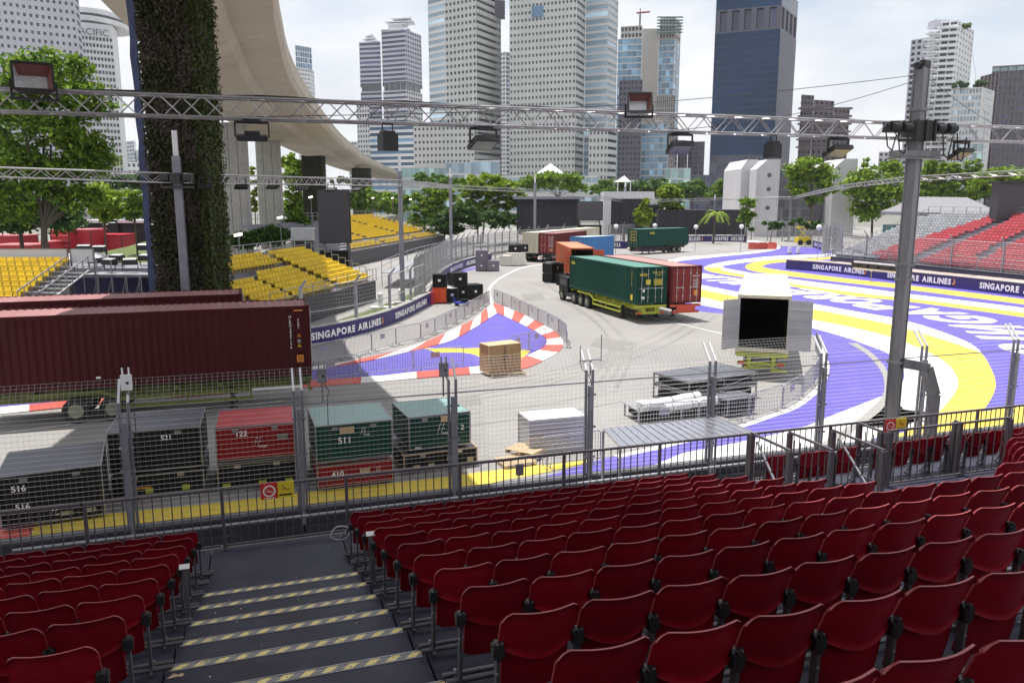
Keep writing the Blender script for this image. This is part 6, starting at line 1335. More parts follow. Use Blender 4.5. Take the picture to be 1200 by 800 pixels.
def leaves(P, size, m, name, parent=None, up=.3, nrm=None, **tags):
    """numpy leaf cards at points P"""
    n = len(P); 
    a = rng.normal(size=(n, 3)); a[:, 2] += up
    if nrm is not None: a = a * .55 + nrm
    a /= np.linalg.norm(a, axis=1)[:, None]; r = rng.normal(size=(n, 3)); u = np.cross(a, r); u /= np.linalg.norm(u, axis=1)[:, None] + 1e-9; v = np.cross(a, u)
    s = size * rng.uniform(.55, 1.25, size=(n, 1)); u *= s; v *= s * rng.uniform(.45, .8, size=(n, 1))
    V_ = np.empty((n, 4, 3)); V_[:, 0] = P - u; V_[:, 1] = P - v * .9 + u * .1; V_[:, 2] = P + u; V_[:, 3] = P + v * .9 + u * .1
    me = D.meshes.new(name); me.vertices.add(n * 4); me.loops.add(n * 4); me.polygons.add(n)
    me.vertices.foreach_set('co', V_.reshape(-1).astype(np.float32)); me.loops.foreach_set('vertex_index', np.arange(n * 4, dtype=np.int32)); me.polygons.foreach_set('loop_start', np.arange(0, n * 4, 4, dtype=np.int32))
    me.materials.append(m); me.update(calc_edges=True); return inst(me, name, parent, **tags)
def pier(label, x0, x1, d, ztop, depth, ivy=0, yaw=0.0, xb=None):
    a, c = atd(x0, 235, d), atd(x1, 235, d); w = c.x - a.x; t = thing('flyover_pier', label, 'pier', ((a.x + c.x) / 2, d + depth / 2, 0), yaw)
    ch = .25; ww, hh = w / 2, depth / 2; poly = [(-ww + ch, -hh), (ww - ch, -hh), (ww, -hh + ch), (ww, hh - ch), (ww - ch, hh), (-ww + ch, hh), (-ww, hh - ch), (-ww, -hh + ch)]
    n = 5
    for i in range(n): bb = MB(); bb.prism(poly, ztop * i / n + (.01 if i else 0), ztop * (i + 1) / n - .01); bb.build('pier_segment', M['ivy_shade'] if ivy else M['concrete'], t)
    for x in (-w * .17, w * .2): bb = MB(); bb.box((x, -hh - .004, ztop / 2), (.06, .02, ztop)); bb.build('groove', M['chassis'] if not ivy else M['trunk'], t)
    if ivy:
        N_ = ivy; f = rng.random(N_); P = np.empty((N_, 3)); nn = np.zeros((N_, 3))
        fr = f < .72; P[:, 2] = rng.random(N_) * ztop * .985
        P[fr, 0] = rng.uniform(-ww, ww, fr.sum()); P[fr, 1] = -hh - rng.random(fr.sum()) ** 2 * .20; nn[fr] = (0, -1, .25)
        ri = ~fr; P[ri, 0] = ww + rng.random(ri.sum()) ** 2 * .17; P[ri, 1] = rng.uniform(-hh, hh, ri.sum()); nn[ri] = (1, 0, .3)
        clump = np.sin(P[:, 0] * 2.3 + np.sin(P[:, 2] * 1.1) * 2) + np.sin(P[:, 2] * 1.7 + P[:, 0]) + rng.normal(size=N_) * .5
        dry = fr & (clump > .2 - (P[:, 2] - 9) * .09); gap = fr & (np.abs(P[:, 0] - w * .16) < .09) & (rng.random(N_) < .8)
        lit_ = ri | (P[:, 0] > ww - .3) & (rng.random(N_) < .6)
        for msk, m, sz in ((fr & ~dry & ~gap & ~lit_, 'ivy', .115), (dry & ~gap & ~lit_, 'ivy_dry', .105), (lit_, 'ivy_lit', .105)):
            leaves(P[msk], sz, M[m], 'climbing_plant', t, .2, nn[msk], kind='stuff')
    return t
pv = pier('huge ivy-covered flyover pier at upper left behind the containers', 176, 243, 40.2, 19.6, 2.6, 24000, -.03)
bb = MB(); zt = 19.5; wv = 24
hw = (atd(243, 235, 40.2).x - atd(176, 235, 40.2).x) / 2
P = [[(-hw - .36 + .04 * math.sin(i * 1.9) + j * .14, -1.34 + .03 * math.sin(i * 2.3 + j), zt * i / wv) for j in range(4)] for i in range(wv + 1)]; bb.grid(P); bb.build('blue_netting', mat('blue_netting', (.055, .07, .15), .8, var=.25), pv)
pier('left pale concrete flyover column beside the ivy pier', 262, 290, 112, FZ - .9, 1.8); pier('right pale concrete flyover column left of the trees', 302, 329, 142, FZ - .9, 1.8)
pier('dark ivy-covered flyover pier left of the dark screen', 355, 379, 190, FZ - 1.0, 4, 5200); pier('dark ivy-covered flyover pier above the upper yellow stand', 413, 434, 262, FZ - 1.0, 4, 3600)

# ================================================================== CITY TOWERS
def bmat(n, c, r=.7, **k): return mat(n, c, r, var=k.pop('var', .07), scale=k.pop('scale', .08), **k)
M['t_grey'] = bmat('grey_cladding', (.54, .55, .54)); M['t_pale'] = bmat('pale_cladding', (.62, .62, .63)); M['t_white'] = bmat('white_cladding', (.74, .75, .77)); M['t_lilac'] = bmat('lilac_grey_cladding', (.50, .50, .57)); M['t_brown'] = bmat('brown_cladding', (.135, .11, .12)); M['t_dark'] = bmat('dark_purple_cladding', (.14, .13, .165)); M['t_beige'] = bmat('raw_beige_concrete', (.50, .47, .43)); M['t_steel'] = bmat('steel_grey_panel', (.095, .092, .13), .5)
def glass(n, c, r=.12):
    m = mat(n, c, r, metal=.0, var=.25, scale=.06, spec=.8); N = m.node_tree.nodes; L = m.node_tree.links; b = N['Principled BSDF']; src = b.inputs['Base Color'].links[0].from_socket
    g = N.new('ShaderNodeNewGeometry'); rp = N.new('ShaderNodeValToRGB'); rp.color_ramp.elements[0].color = (.55, .55, .55, 1); rp.color_ramp.elements[1].color = (1.15, 1.15, 1.15, 1); e = rp.color_ramp.elements.new(.86); e.color = (1.2, 1.2, 1.2, 1); rp.color_ramp.elements[-1].color = (2.6, 2.5, 2.4, 1)
    L.new(g.outputs['Random Per Island'], rp.inputs[0]); vm = N.new('ShaderNodeVectorMath'); vm.operation = 'MULTIPLY'; L.new(src, vm.inputs[0]); L.new(rp.outputs[0], vm.inputs[1]); L.new(vm.outputs[0], b.inputs['Base Color']); return m
M['t_navy'] = mat('navy_spandrel', (.007, .028, .075), .35, var=.15, scale=.1); M['w_dark'] = glass('dark_window', (.06, .07, .085)); M['w_blue'] = glass('blue_window', (.10, .20, .32)); M['w_sky'] = glass('sky_blue_glass', (.20, .38, .55)); M['w_teal'] = glass('teal_glass', (.30, .47, .48)); M['w_deep'] = mat('deep_blue_glass', (.004, .034, .105), .08, var=.45, scale=.03, spec=.3); M['w_pale'] = glass('pale_blue_glass', (.35, .48, .58)); M['w_navy'] = glass('navy_window', (.05, .06, .13))  # w_dark is lightened to put distance haze into the window colour
def P2(x, d, y=None):
    """ground point under photo column x, read at photo row y"""
    r = ray(x, YREF[0] if y is None else y); t = d / r.y; return Vector((r.x * t, d, 0))
YREF = [235.3]
def TY(y): YREF[0] = y
def zof(x, y, d): return atd(x, y, d).z
def face(wb, gb, A, Bv, z0, z1, spec):
    u = (Bv - A); L = u.length; u = u / L; n = Vector((u.y, -u.x, 0))
    P = lambda s, z, o=0: (A.x + u.x * s + n.x * o, A.y + u.y * s + n.y * o, z)
    if spec is None: wb.quad([P(0, z0), P(L, z0), P(L, z1), P(0, z1)]); return
    cols, fh, wf, hf = spec[:4]; rec = spec[4] if len(spec) > 4 else .4; mg = spec[5] if len(spec) > 5 else 0.0
    nr = max(1, int(round((z1 - z0) / fh))); fh = (z1 - z0) / nr; cw = (L - 2 * mg) / cols
    for r in range(nr):
        b0 = z0 + r * fh; w0 = b0 + fh * (1 - hf) * .55; w1 = w0 + fh * hf
        wb.quad([P(0, b0), P(L, b0), P(L, w0), P(0, w0)]); wb.quad([P(0, w1), P(L, w1), P(L, b0 + fh), P(0, b0 + fh)])
        s = 0
        for c in range(cols):
            x0 = mg + c * cw + cw * (1 - wf) / 2; x1 = x0 + cw * wf
            if x0 > s + 1e-4: wb.quad([P(s, w0), P(x0, w0), P(x0, w1), P(s, w1)])
            wb.quad([P(x0, w0), P(x1, w0), P(x1, w0, -rec), P(x0, w0, -rec)]); wb.quad([P(x0, w1), P(x0, w1, -rec), P(x1, w1, -rec), P(x1, w1)])
            wb.quad([P(x0, w0), P(x0, w0, -rec), P(x0, w1, -rec), P(x0, w1)]); wb.quad([P(x1, w0), P(x1, w1), P(x1, w1, -rec), P(x1, w0, -rec)])
            gb.quad([P(x0, w0, -rec), P(x1, w0, -rec), P(x1, w1, -rec), P(x0, w1, -rec)]); s = x1
        if L > s + 1e-4: wb.quad([P(s, w0), P(L, w0), P(L, w1), P(s, w1)])
def block(t, pts, z0, z1, specs, wall, win, depth=30, nm='wall'):
    """pts: footprint corners left to right as seen from the camera; specs per face"""
    wb, gb = MB(), MB()
    for A, Bv, sp in zip(pts[:-1], pts[1:], specs): face(wb, gb, A, Bv, z0, z1, sp)
    a, c = pts[0], pts[-1]; ra = Vector((a.x, a.y, 0)).normalized() * depth; bl, br = Vector((a.x, a.y, 0)) * (1 + depth / a.length), Vector((c.x, c.y, 0)) * (1 + depth / c.length)
    if len(pts) > 2: pass
    for p, q in ((bl, a), (c, br), (br, bl)): wb.quad([(p.x, p.y, z0), (q.x, q.y, z0), (q.x, q.y, z1), (p.x, p.y, z1)])
    wb.quad([(p.x, p.y, z1) for p in pts] + [(br.x, br.y, z1), (bl.x, bl.y, z1)])
    wb.build(nm, wall, t)
    if gb.f: gb.build('window', win, t, kind='stuff')
def tower(label, cat='tower', name='office_tower'): return thing(name, label, cat, (0, 0, 0))
# 1 far left grey grid tower
TY(40)
t = tower('grey office block with small square windows at the top left corner'); z = zof(60, -60, 380)
block(t, [P2(-140, 330), P2(91, 372), P2(96, 384)], 0, z, [(30, 3.45, .46, .42, .5), (1, 3.45, .72, .55, .6)], M['t_lilac'], M['w_dark'], 40)
# 2 white hotel with a disc-shaped top
TY(60)
t = tower('white hotel tower with a saucer-shaped roof at upper left', 'hotel', 'hotel_tower'); d = 430; z = zof(115, 30, d)
zg = zof(115, 44, d); block(t, [P2(80, d - 12), P2(133, d), P2(139, d + 14)], 0, zg, [(13, 3.3, .72, .52, .6), None], M['t_white'], M['w_dark'], 30); block(t, [P2(80, d - 12), P2(133, d), P2(139, d + 14)], zg + .02, z, [None, None], M['t_white'], M['w_dark'], 30, 'sign_band')
text('lettering', 'PACIFIC', M['t_steel'], t, Vector((P2(110, d - 6).x, P2(110, d - 6).y - .5, zof(110, 41.5, d - 6))), P2(132, d) - P2(80, d - 12), (0, 0, 1), 3.2, None, .0)
zr0, zr1 = zof(115, 27, d), zof(115, 12, d); cx = P2(112, d + 14)
bb = MB(); rx = (P2(150, d).x - P2(88, d).x) / 2; bb.prism([(cx.x + 3 + rx * math.cos(a), cx.y + 22 * math.sin(a)) for a in [2 * math.pi * i / 28 for i in range(28)]], zr0, zr0 + (zr1 - zr0) * .38); bb.prism([(cx.x + 3 + rx * .97 * math.cos(a), cx.y + 21 * math.sin(a)) for a in [2 * math.pi * i / 28 for i in range(28)]], zr0 + (zr1 - zr0) * .62, zr1); bb.build('saucer_roof', M['t_white'], t)
bb = MB(); bb.prism([(cx.x + 3 + rx * .93 * math.cos(a), cx.y + 20 * math.sin(a)) for a in [2 * math.pi * i / 28 for i in range(28)]], zr0 + (zr1 - zr0) * .38, zr0 + (zr1 - zr0) * .62); bb.build('window', M['w_dark'], t); bb = MB(); bb.prism([(cx.x + 3 + rx * .4 * math.cos(a), cx.y + 9 * math.sin(a)) for a in [2 * math.pi * i / 20 for i in range(20)]], zr1, zr1 + 3); bb.build('plant_room', M['t_white'], t)
# small distant ones at left
TY(180)
t = tower('pair of small blue distant towers left of the ivy pier'); block(t, [P2(147, 900), P2(158, 890), P2(160, 900)], 0, zof(150, 166, 900), [(6, 4, .8, .6, .3), None], M['t_pale'], M['w_blue'], 20)
t = tower('small bluish distant block next to the blue towers'); block(t, [P2(160, 880), P2(172, 880)], 0, zof(165, 176, 880), [(6, 4, .8, .7, .3)], M['t_pale'], M['w_pale'], 20)
TY(80)
t = tower('slim white tower right of the flyover edge'); z = zof(357, 55, 700); block(t, [P2(346, 690), P2(362, 700), P2(368, 712)], 0, z - 18, [(9, 3.4, .6, .5, .4), (4, 3.4, .5, .5, .4)], M['t_white'], M['w_dark'], 18); block(t, [P2(347, 692), P2(366, 704)], z - 18, z, [(7, 5, .85, .85, .3)], M['t_white'], M['w_blue'], 14)
# 4 pair with ribbons
TY(60)
t = tower('pair of banded towers with plate crowns left of the grey towers', 'apartment tower', 'apartment_tower'); d = 600
z4 = zof(432, 50, d); zm = zof(432, 98, d)
block(t, [P2(421, d), P2(446, d - 4)], 0, zm - 6, [(1, 3.3, .98, .5, .5)], M['t_lilac'], M['w_navy'], 22); block(t, [P2(422.5, d + 1), P2(446, d - 3)], zm - 6, zm, [(1, 6, .98, .9, .2)], M['t_lilac'], M['w_dark'], 20, 'recess_wall'); block(t, [P2(421, d), P2(446, d - 4)], zm, z4, [(1, 3.3, .98, .55, .5)], M['t_lilac'], M['w_navy'], 22)
d2 = d - 10; z5 = zof(462, 37, d2); zm2 = zof(462, 97, d2)
for a, c, s in ((0, zm2 - 6, .5), (zm2, z5, .55)): block(t, [P2(447.5, d2), P2(475, d2 - 8), P2(494, d2 + 14)], a, c, [(1, 3.3, .98, s, .5), (7, 3.3, .7, .5, .5)], M['t_lilac'] if a else M['t_pale'], M['w_navy'], 20)
block(t, [P2(449, d2 + 2), P2(475, d2 - 5), P2(492, d2 + 14)], zm2 - 6, zm2, [(4, 6, .9, .85, .3), (3, 6, .9, .85, .3)], M['t_lilac'], M['w_dark'], 18, 'recess_wall')
bb = MB(); p = P2(465, d2 + 6)
for k, (w, zz) in enumerate(((20, z5 + 1.2), (13, z5 + 5), (20, z5 + 6.5), (14, z5 + 8.5))): bb.frame((p.x + k * 1.5, p.y, zz), (w, 0, w * .05), (0, 14, 0), (0, 0, .7))
bb.frame((p.x, p.y, z5 + 3), (10, 0, 0), (0, 9, 0), (0, 0, 5)); bb.build('crown_plate', M['t_white'], t); bb = MB(); q = P2(434, d + 6); [bb.frame((q.x, q.y, z4 + 1 + 2 * k), (12 - 3 * k, 0, 1.5), (0, 10, 0), (0, 0, .6)) for k in range(3)]; bb.build('crown_plate', M['t_white'], t)
# small low block beside
TY(165)
t = tower('low banded blue-white block below the twin banded towers'); block(t, [P2(433, 520), P2(486, 510)], 0, zof(460, 147, 515), [(1, 3.6, .99, .55, .4)], M['t_white'], M['w_blue'], 20)
t = tower('white slab block left below the banded towers'); block(t, [P2(419, 560), P2(434, 556)], 0, zof(425, 122, 560), [(5, 3.3, .6, .5, .4)], M['t_pale'], M['w_dark'], 20)
t = tower('distant white blocks above the flyover curve'); block(t, [P2(408, 800), P2(424, 800)], 0, zof(415, 166, 800), [(5, 4, .6, .5, .4)], M['t_pale'], M['w_dark'], 20)
# 5 grey grid tower A
TY(10)
t = tower('left grey tower with rows of small square windows and banded flank'); d = 440; z = zof(540, -50, d)
block(t, [P2(501.5, d + 14), P2(520.9, d + 4.1)], 0, z, [(1, 3.5, .985, .55, .25)], M['t_pale'], M['w_pale'], 14); block(t, [P2(521, d + 4), P2(558, d - 8), P2(587, d + 16)], 0, z, [(8, 3.5, .56, .45, .6), (1, 3.5, .985, .42, .5)], M['t_grey'], M['w_dark'], 26)
bb = MB(); a = P2(588.5, d + 14); bb.frame((a.x - 3, a.y, zof(585, 12, d + 14)), (9, 0, 0), (0, 8, 0), (0, 0, zof(585, 2, d) - zof(585, 21, d))); bb.build('corner_box', M['t_steel'], t)
TY(160)
t = tower('lower grey wing with square windows in front of the left grey tower'); block(t, [P2(484.5, 425), P2(556, 416)], 0, zof(520, 147, 420), [(15, 3.45, .5, .42, .6)], M['t_grey'], M['w_dark'], 8)
# 6 thin purple tower between
TY(100)
t = tower('thin purple-blue tower squeezed between the two grey towers'); block(t, [P2(586, 660), P2(592, 655), P2(600, 662)], 0, zof(592, 62, 660), [(2, 3.4, .7, .55, .4), (1, 3.4, .7, .7, .3)], M['t_pale'], M['w_navy'], 16)
# 7 grey grid tower B with blue banded wing
TY(10)
t = tower('right grey tower with square windows, a rooftop opening and blue banded wing'); d = 425; z = zof(640, -50, d)
block(t, [P2(597, d + 6), P2(676, d - 8), P2(686.5, d + 8)], 0, z, [(18, 3.5, .50, .42, .6), (1, 3.5, .985, .42, .5)], M['t_grey'], M['w_dark'], 26)
bb = MB(); p = P2(630, d + .2); bb.frame((p.x, p.y - .9, zof(630, 14, d)), (6.0, -.6, 0), (.05, .5, 0), (0, 0, 5.4)); bb.build('roof_opening', M['w_blue'], t)
block(t, [P2(686.7, d + 8), P2(713, d + 2), P2(724.5, d + 16)], 0, z, [(1, 3.5, .99, .66, .2), (1, 3.5, .98, .5, .4)], M['t_pale'], M['w_pale'], 16)
TY(170)
t = tower('low grey wing with square windows below the blue banded wing'); block(t, [P2(690, 404), P2(712, 401), P2(723, 412)], 0, zof(705, 152, 404), [(5, 3.5, .5, .45, .6), (1, 3.5, .97, .4, .4)], M['t_grey'], M['w_dark'], 6)
# 8 blue glass tower under construction
TY(60)
t = tower('blue glass tower under construction with a beige core and rooftop crane'); d = 560; zt_ = zof(760, 36, d)
block(t, [P2(724, d), P2(752, d - 4)], 0, zof(738, 46, d), [(5, 4.0, .95, .80, .2)], M['t_pale'], M['w_sky'], 26)
block(t, [P2(752.2, d - 6), P2(772, d - 6)], 0, zt_, [None], M['t_beige'], M['w_sky'], 26)
block(t, [P2(772.2, d - 4), P2(790, d - 6), P2(797, d + 10)], 0, zof(780, 48, d), [(4, 4.0, .95, .82, .2), (2, 4, .9, .8, .2)], M['t_pale'], M['w_sky'], 26)
block(t, [P2(772.2, d - 3.5), P2(790, d - 5.5), P2(797, d + 10)], zof(780, 48, d) + .02, zof(780, 23, d), [(5, 4, .6, .6, 1.5), (3, 4, .6, .6, 1.0)], M['t_beige'], M['w_dark'], 22, 'unfinished_storey')
block(t, [P2(727, d + 1), P2(752, d - 3)], zof(738, 46, d) + .02, zof(738, 31, d), [(6, 4, .7, .6, 1.5)], M['t_beige'], M['w_dark'], 20, 'unfinished_storey')
bb = MB(); p = P2(784, d - 9)
for k in range(6): bb.frame((p.x, p.y, zof(784, 24 + k * 3.5, d)), (17, 0, 0), (0, 2, 0), (0, 0, .5))
bb.build('scaffold_edge', mat('scaffold_net', (.14, .26, .27), .8, var=.5, scale=.5), t)
c_ = thing('tower_crane', 'thin red tower crane on top of the unfinished blue tower', 'crane', (0, 0, 0)); p = P2(749, d + 4); zc = zof(749, 14, d); bb = MB(); bb.bar((p.x, p.y, zt_ - 12), (p.x, p.y, zc), 1.0); bb.build('mast', M['t_steel'], c_); bb = MB(); bb.bar((p.x - 2.5, p.y, zc), (p.x + 6.5, p.y, zc + .8), .9); bb.bar((p.x, p.y, zc), (p.x, p.y, zc + 3), .5); bb.build('jib', M['c_red'], c_)
TY(120)
t = tower('dark residential slab in front of the blue tower, left', 'apartment tower', 'apartment_tower'); block(t, [P2(725, 500), P2(752.5, 496)], 0, zof(738, 94, 498), [(6, 3.2, .62, .55, .6)], M['t_dark'], M['w_navy'], 14)
t = tower('concrete-topped blue glass block in front of the construction tower'); block(t, [P2(753, 510), P2(784, 506), P2(788, 514)], 0, zof(770, 145, 508), [(6, 3.9, .95, .80, .2), None], M['t_pale'], M['w_sky'], 14); block(t, [P2(769, 512), P2(791, 512)], 0, zof(780, 112, 512), [(9, 3.9, .45, .8, .3)], M['t_beige'], M['t_steel'], 14)
for x0, x1, yt, lb in ((784, 796, 150, 'left'), (796.5, 808, 172, 'middle'), (808.5, 828, 166, 'right')): t = tower(f'dark apartment block between the blue towers, {lb}', 'apartment tower', 'apartment_tower'); block(t, [P2(x0, 560), P2(x1, 556)], 0, zof(x0, yt, 558), [(3, 3.2, .5, .5, .5)], M['t_lilac'] if lb == 'left' else M['t_dark'], M['w_navy'], 14)
# 10 dark blue glass tower
TY(235.3)
t = tower('tall dark blue glass tower with slots near its top'); d = 470; z = zof(870, -9, d); zs0, zs1 = zof(870, 36, d), zof(870, 13, d); pts = [P2(829.5, d + 4), P2(903, d - 10), P2(921.5, d + 22)]
block(t, pts, 0, zof(870, 182, d), [(8, 5, .78, .7, .6), None], M['t_steel'], M['w_navy'], 34, 'lower_wall')
block(t, pts, zof(870, 182, d) + .02, zs0 - 1, [(14, 3.7, .97, .84, .08), None], M['t_navy'], M['w_deep'], 34); block(t, pts, zs0 - 1 + .02, zs1 + 1, [(5, zs1 - zs0 + 2, .58, .88, 3.0, 1.0), (4, zs1 - zs0 + 2, .6, .88, 2.0)], M['t_steel'], M['w_navy'], 34, 'slotted_storey'); block(t, pts, zs1 + 1.02, z, [(14, 4, .97, .9, .06), None], M['w_deep'], M['w_deep'], 34)
bb = MB(); A, Bv = pts[1], pts[2]; u = (Bv - A); n = Vector((u.y, -u.x, 0)).normalized(); bb.quad([(A.x + n.x * .2, A.y + n.y * .2, 0), (Bv.x + n.x * .2, Bv.y + n.y * .2, 0), (Bv.x + n.x * .2, Bv.y + n.y * .2, zs0 - 1), (A.x + n.x * .2, A.y + n.y * .2, zs0 - 1)]); bb.build('flank_cladding', M['t_steel'], t)
# 11 small brown
TY(115)
t = tower('small stepped brown tower right of the dark blue one', 'apartment tower', 'apartment_tower'); d = 560
for x0, x1, yt in ((939, 954, 111), (954.2, 978, 116), (978.2, 997, 125)): block(t, [P2(x0, d + (x0 - 939) * .3), P2(x1, d + (x1 - 939) * .3)], 0, zof(x0, yt, d), [(4, 3.6, .5, .5, 1.0)], M['t_brown'], M['w_navy'], 18)
bb = MB(); [bb.frame((P2(968, d - 4).x, d - 4, zof(968, 128 + k * 9, d)), (36, 0, 0), (0, 3, 0), (0, 0, 1.2)) for k in range(6)]; bb.build('balcony_band', M['t_brown'], t)
# 12 white balconied
TY(45)
t = tower('white apartment tower with zigzag balconies right of centre mast', 'apartment tower', 'apartment_tower'); d = 480
block(t, [P2(1068, d + 8), P2(1088, d)], 0, zof(1074, 44, d), [(3, 3.3, .6, .55, .6)], M['t_lilac'], M['w_dark'], 20); block(t, [P2(1088.2, d), P2(1102, d - 4)], 0, zof(1090, 37, d), [(2, 3.3, .8, .55, 1.2)], M['t_white'], M['w_dark'], 20); block(t, [P2(1102.2, d - 5), P2(1121, d - 10), P2(1141, d + 20)], 0, zof(1110, 28, d), [(2, 3.3, .85, .5, 1.3), (6, 3.3, .4, .4, .3)], M['t_white'], M['w_dark'], 22)
bb = MB()
for k in range(50):
    z = 6 + k * 3.3
    if z > zof(1110, 30, d): break
    p = P2(1110 + (k % 2) * 2, d - 9); bb.frame((p.x, p.y, z), (10.5, -1.5, 0), (.3, 2.4, 0), (0, 0, 1.1)); p = P2(1092 + (k % 2) * 2, d - 3); z < zof(1090, 39, d) and bb.frame((p.x, p.y, z + 1), (8.5, -1.0, 0), (.3, 2.0, 0), (0, 0, 1.0))
bb.build('balcony', M['t_white'], t); bb = MB(); p = P2(1104, d); bb.frame((p.x, p.y + 5, zof(1104, 27, d)), (9, 0, 0), (0, 8, 0), (0, 0, 4)); bb.build('plant_room', M['t_lilac'], t)
TY(105)
t = tower('grey glass block with rooftop shrubs beside the white balconied tower'); d = 430; block(t, [P2(1117, d), P2(1151, d - 6), P2(1166, d + 10)], 0, zof(1135, 104, d), [(9, 3.4, .62, .62, .3), (1, 3.4, .5, .3, .2)], M['t_pale'], M['w_pale'], 20)
TY(80)
t = tower('brown office tower with vertical fins at the right edge'); d = 500; block(t, [P2(1150, d + 20), P2(1172, d), P2(1240, d - 14)], 0, zof(1180, 84, d), [(5, 4, .5, .9, .8), (12, 4, .55, .75, .8)], M['t_brown'], M['w_navy'], 30); block(t, [P2(1163, d + 6), P2(1240, d - 8)], zof(1180, 84, d) + .02, zof(1180, 76, d), [(8, 8, .9, .6, .5)], M['t_brown'], M['w_teal'], 20, 'top_storey')
TY(180)
t = tower('small teal glass gable behind the trees right of the mast'); block(t, [P2(1139, 330), P2(1151, 330)], 0, zof(1145, 168, 330), [(2, 3.5, .9, .8, .2)], M['t_pale'], M['w_teal'], 8)
t = tower('low pale slab block left of the mast top truss'); block(t, [P2(1030, 620), P2(1065, 620)], 0, zof(1040, 178, 620), [(6, 4, .6, .5, .4)], M['t_pale'], M['w_dark'], 14)
# podium and low buildings
TY(235.3)
def low(label, x0, x1, yt, d, spec, wall, win, dep=20): t = tower(label, 'building', 'low_building'); block(t, [P2(x0, d), P2(x1, d)], 0, zof(x0, yt, d), [spec], wall, win, dep)
low('pale teal glass podium below the left grey wing', 470, 548, 196, 330, (14, 4, .96, .85, .15), M['t_pale'], M['w_teal']); low('light blue podium box below the left grey tower', 523, 552, 190, 322, (4, 5, .97, .85, .1), M['t_pale'], M['w_pale']); low('blue-grey podium block beside the light blue box', 552.5, 586, 188, 325, (3, 6, .97, .8, .1), M['t_pale'], M['w_pale']); low('long low blue-grey podium under the right grey tower', 586.5, 700, 206, 318, (16, 4, .9, .5, .2), M['t_pale'], M['w_pale']); low('low grey podium right of the twin towers', 700.5, 782, 211, 330, (10, 4, .9, .5, .2), M['t_grey'], M['w_pale']); low('small glass cube lobby beside the blue glass towers', 778, 808, 197, 320, (4, 4, .92, .85, .15), M['t_pale'], M['w_teal']); low('dark low block left of the dark blue tower', 808.5, 832, 205, 335, (4, 4, .8, .6, .2), M['t_dark'], M['w_navy']); low('pale terrace behind the small trees at left', 138, 168, 228, 170, (5, 3.5, .7, .5, .4), M['t_white'], M['w_dark']); low('white low building left of the ivy pier', 140, 186, 190, 520, (8, 4, .6, .5, .4), M['t_white'], M['w_dark'])
for px, w, yt, yb, d, lb in ((645, 17, 191.5, 204, 240, 'larger white pyramid tent roof below the right grey tower'), (731.5, 7.5, 206, 213, 230, 'smaller white pyramid tent roof right of the twin towers'), (1000, 6, 196, 200, 240, 'tiny white tent peak behind the leafy tree')):
    a, c, pk = atd(px - w, yb, d), atd(px + w, yb, d), atd(px, yt, d + 4); t = thing('pyramid_tent', lb, 'tent', (0, 0, 0)); q = [Vector((a.x, d, a.z)), Vector((c.x, d, c.z)), Vector((c.x, d + 8, c.z)), Vector((a.x, d + 8, a.z))]; bb = MB(); [bb.quad([q[i], q[(i + 1) % 4], pk]) for i in range(4)]; bb.build('roof', M['tip'], t); bb = MB(); [bb.bar((p.x, p.y, 0), (p.x, p.y, p.z), .25) for p in q]; bb.build('post', M['tip'], t)
# white finned building
t = tower('white finned concrete building with round portholes right of centre', 'building', 'finned_building'); d = 190
M['t_fin'] = mat('fin_concrete', (.54, .53, .55), .85, var=.1, scale=.3, streak=3, dirt=(.42, .41, .42), dirtamt=.5)
def fin(x0, x1, yt, dd, slope, m='t_white', dep=16):
    a, c = P2(x0, dd), P2(x1, dd); z = zof(x0, yt, dd); bb = MB(); w = c.x - a.x
    pr_ = [(0, 0), (w, 0), (w, z), (w * .25 + slope, z), (0, z - 2.2)]
    vs = [(a.x + x, dd, zz) for x, zz in pr_] + [(a.x + x, dd + dep, zz) for x, zz in pr_]; n = 5
    bb.add(vs, [(4, 3, 2, 1, 0), (5, 6, 7, 8, 9)] + [(i, (i + 1) % n, n + (i + 1) % n, n + i) for i in range(n)]); bb.build('fin_wall', M[m], t); return a, z, w
fin(867, 886, 187, d + 6, .4, 't_fin'); a, z, w = fin(885, 912, 187, d, 1.0, 't_fin'); fin(955, 973, 190, d + 8, .6, 't_fin'); fin(975, 1002, 186, d + 2, 1.0, 't_fin')
for zz in (.80, .62, .38): 
    p = P2(900, d); bb = MB(); bb.tube((p.x, d - .05, z * zz), (p.x, d + .3, z * zz), .52, 14); bb.build('porthole', M['w_dark'], t)
bb = MB(); a, c = P2(912.3, d + 3), P2(955, d + 3); face(bb, gb := MB(), a, c, 0, z * .86, (6, 2.2, .94, .8, .15)); bb.build('wall', M['t_dark'], t); gb.build('window', M['w_dark'], t, kind='stuff')
bb = MB(); bb.box(((P2(893, d).x + P2(990, d).x) / 2, d + 16, z * .42), (P2(990, d).x - P2(893, d).x, 18, z * .84)); bb.build('core', M['t_dark'], t)

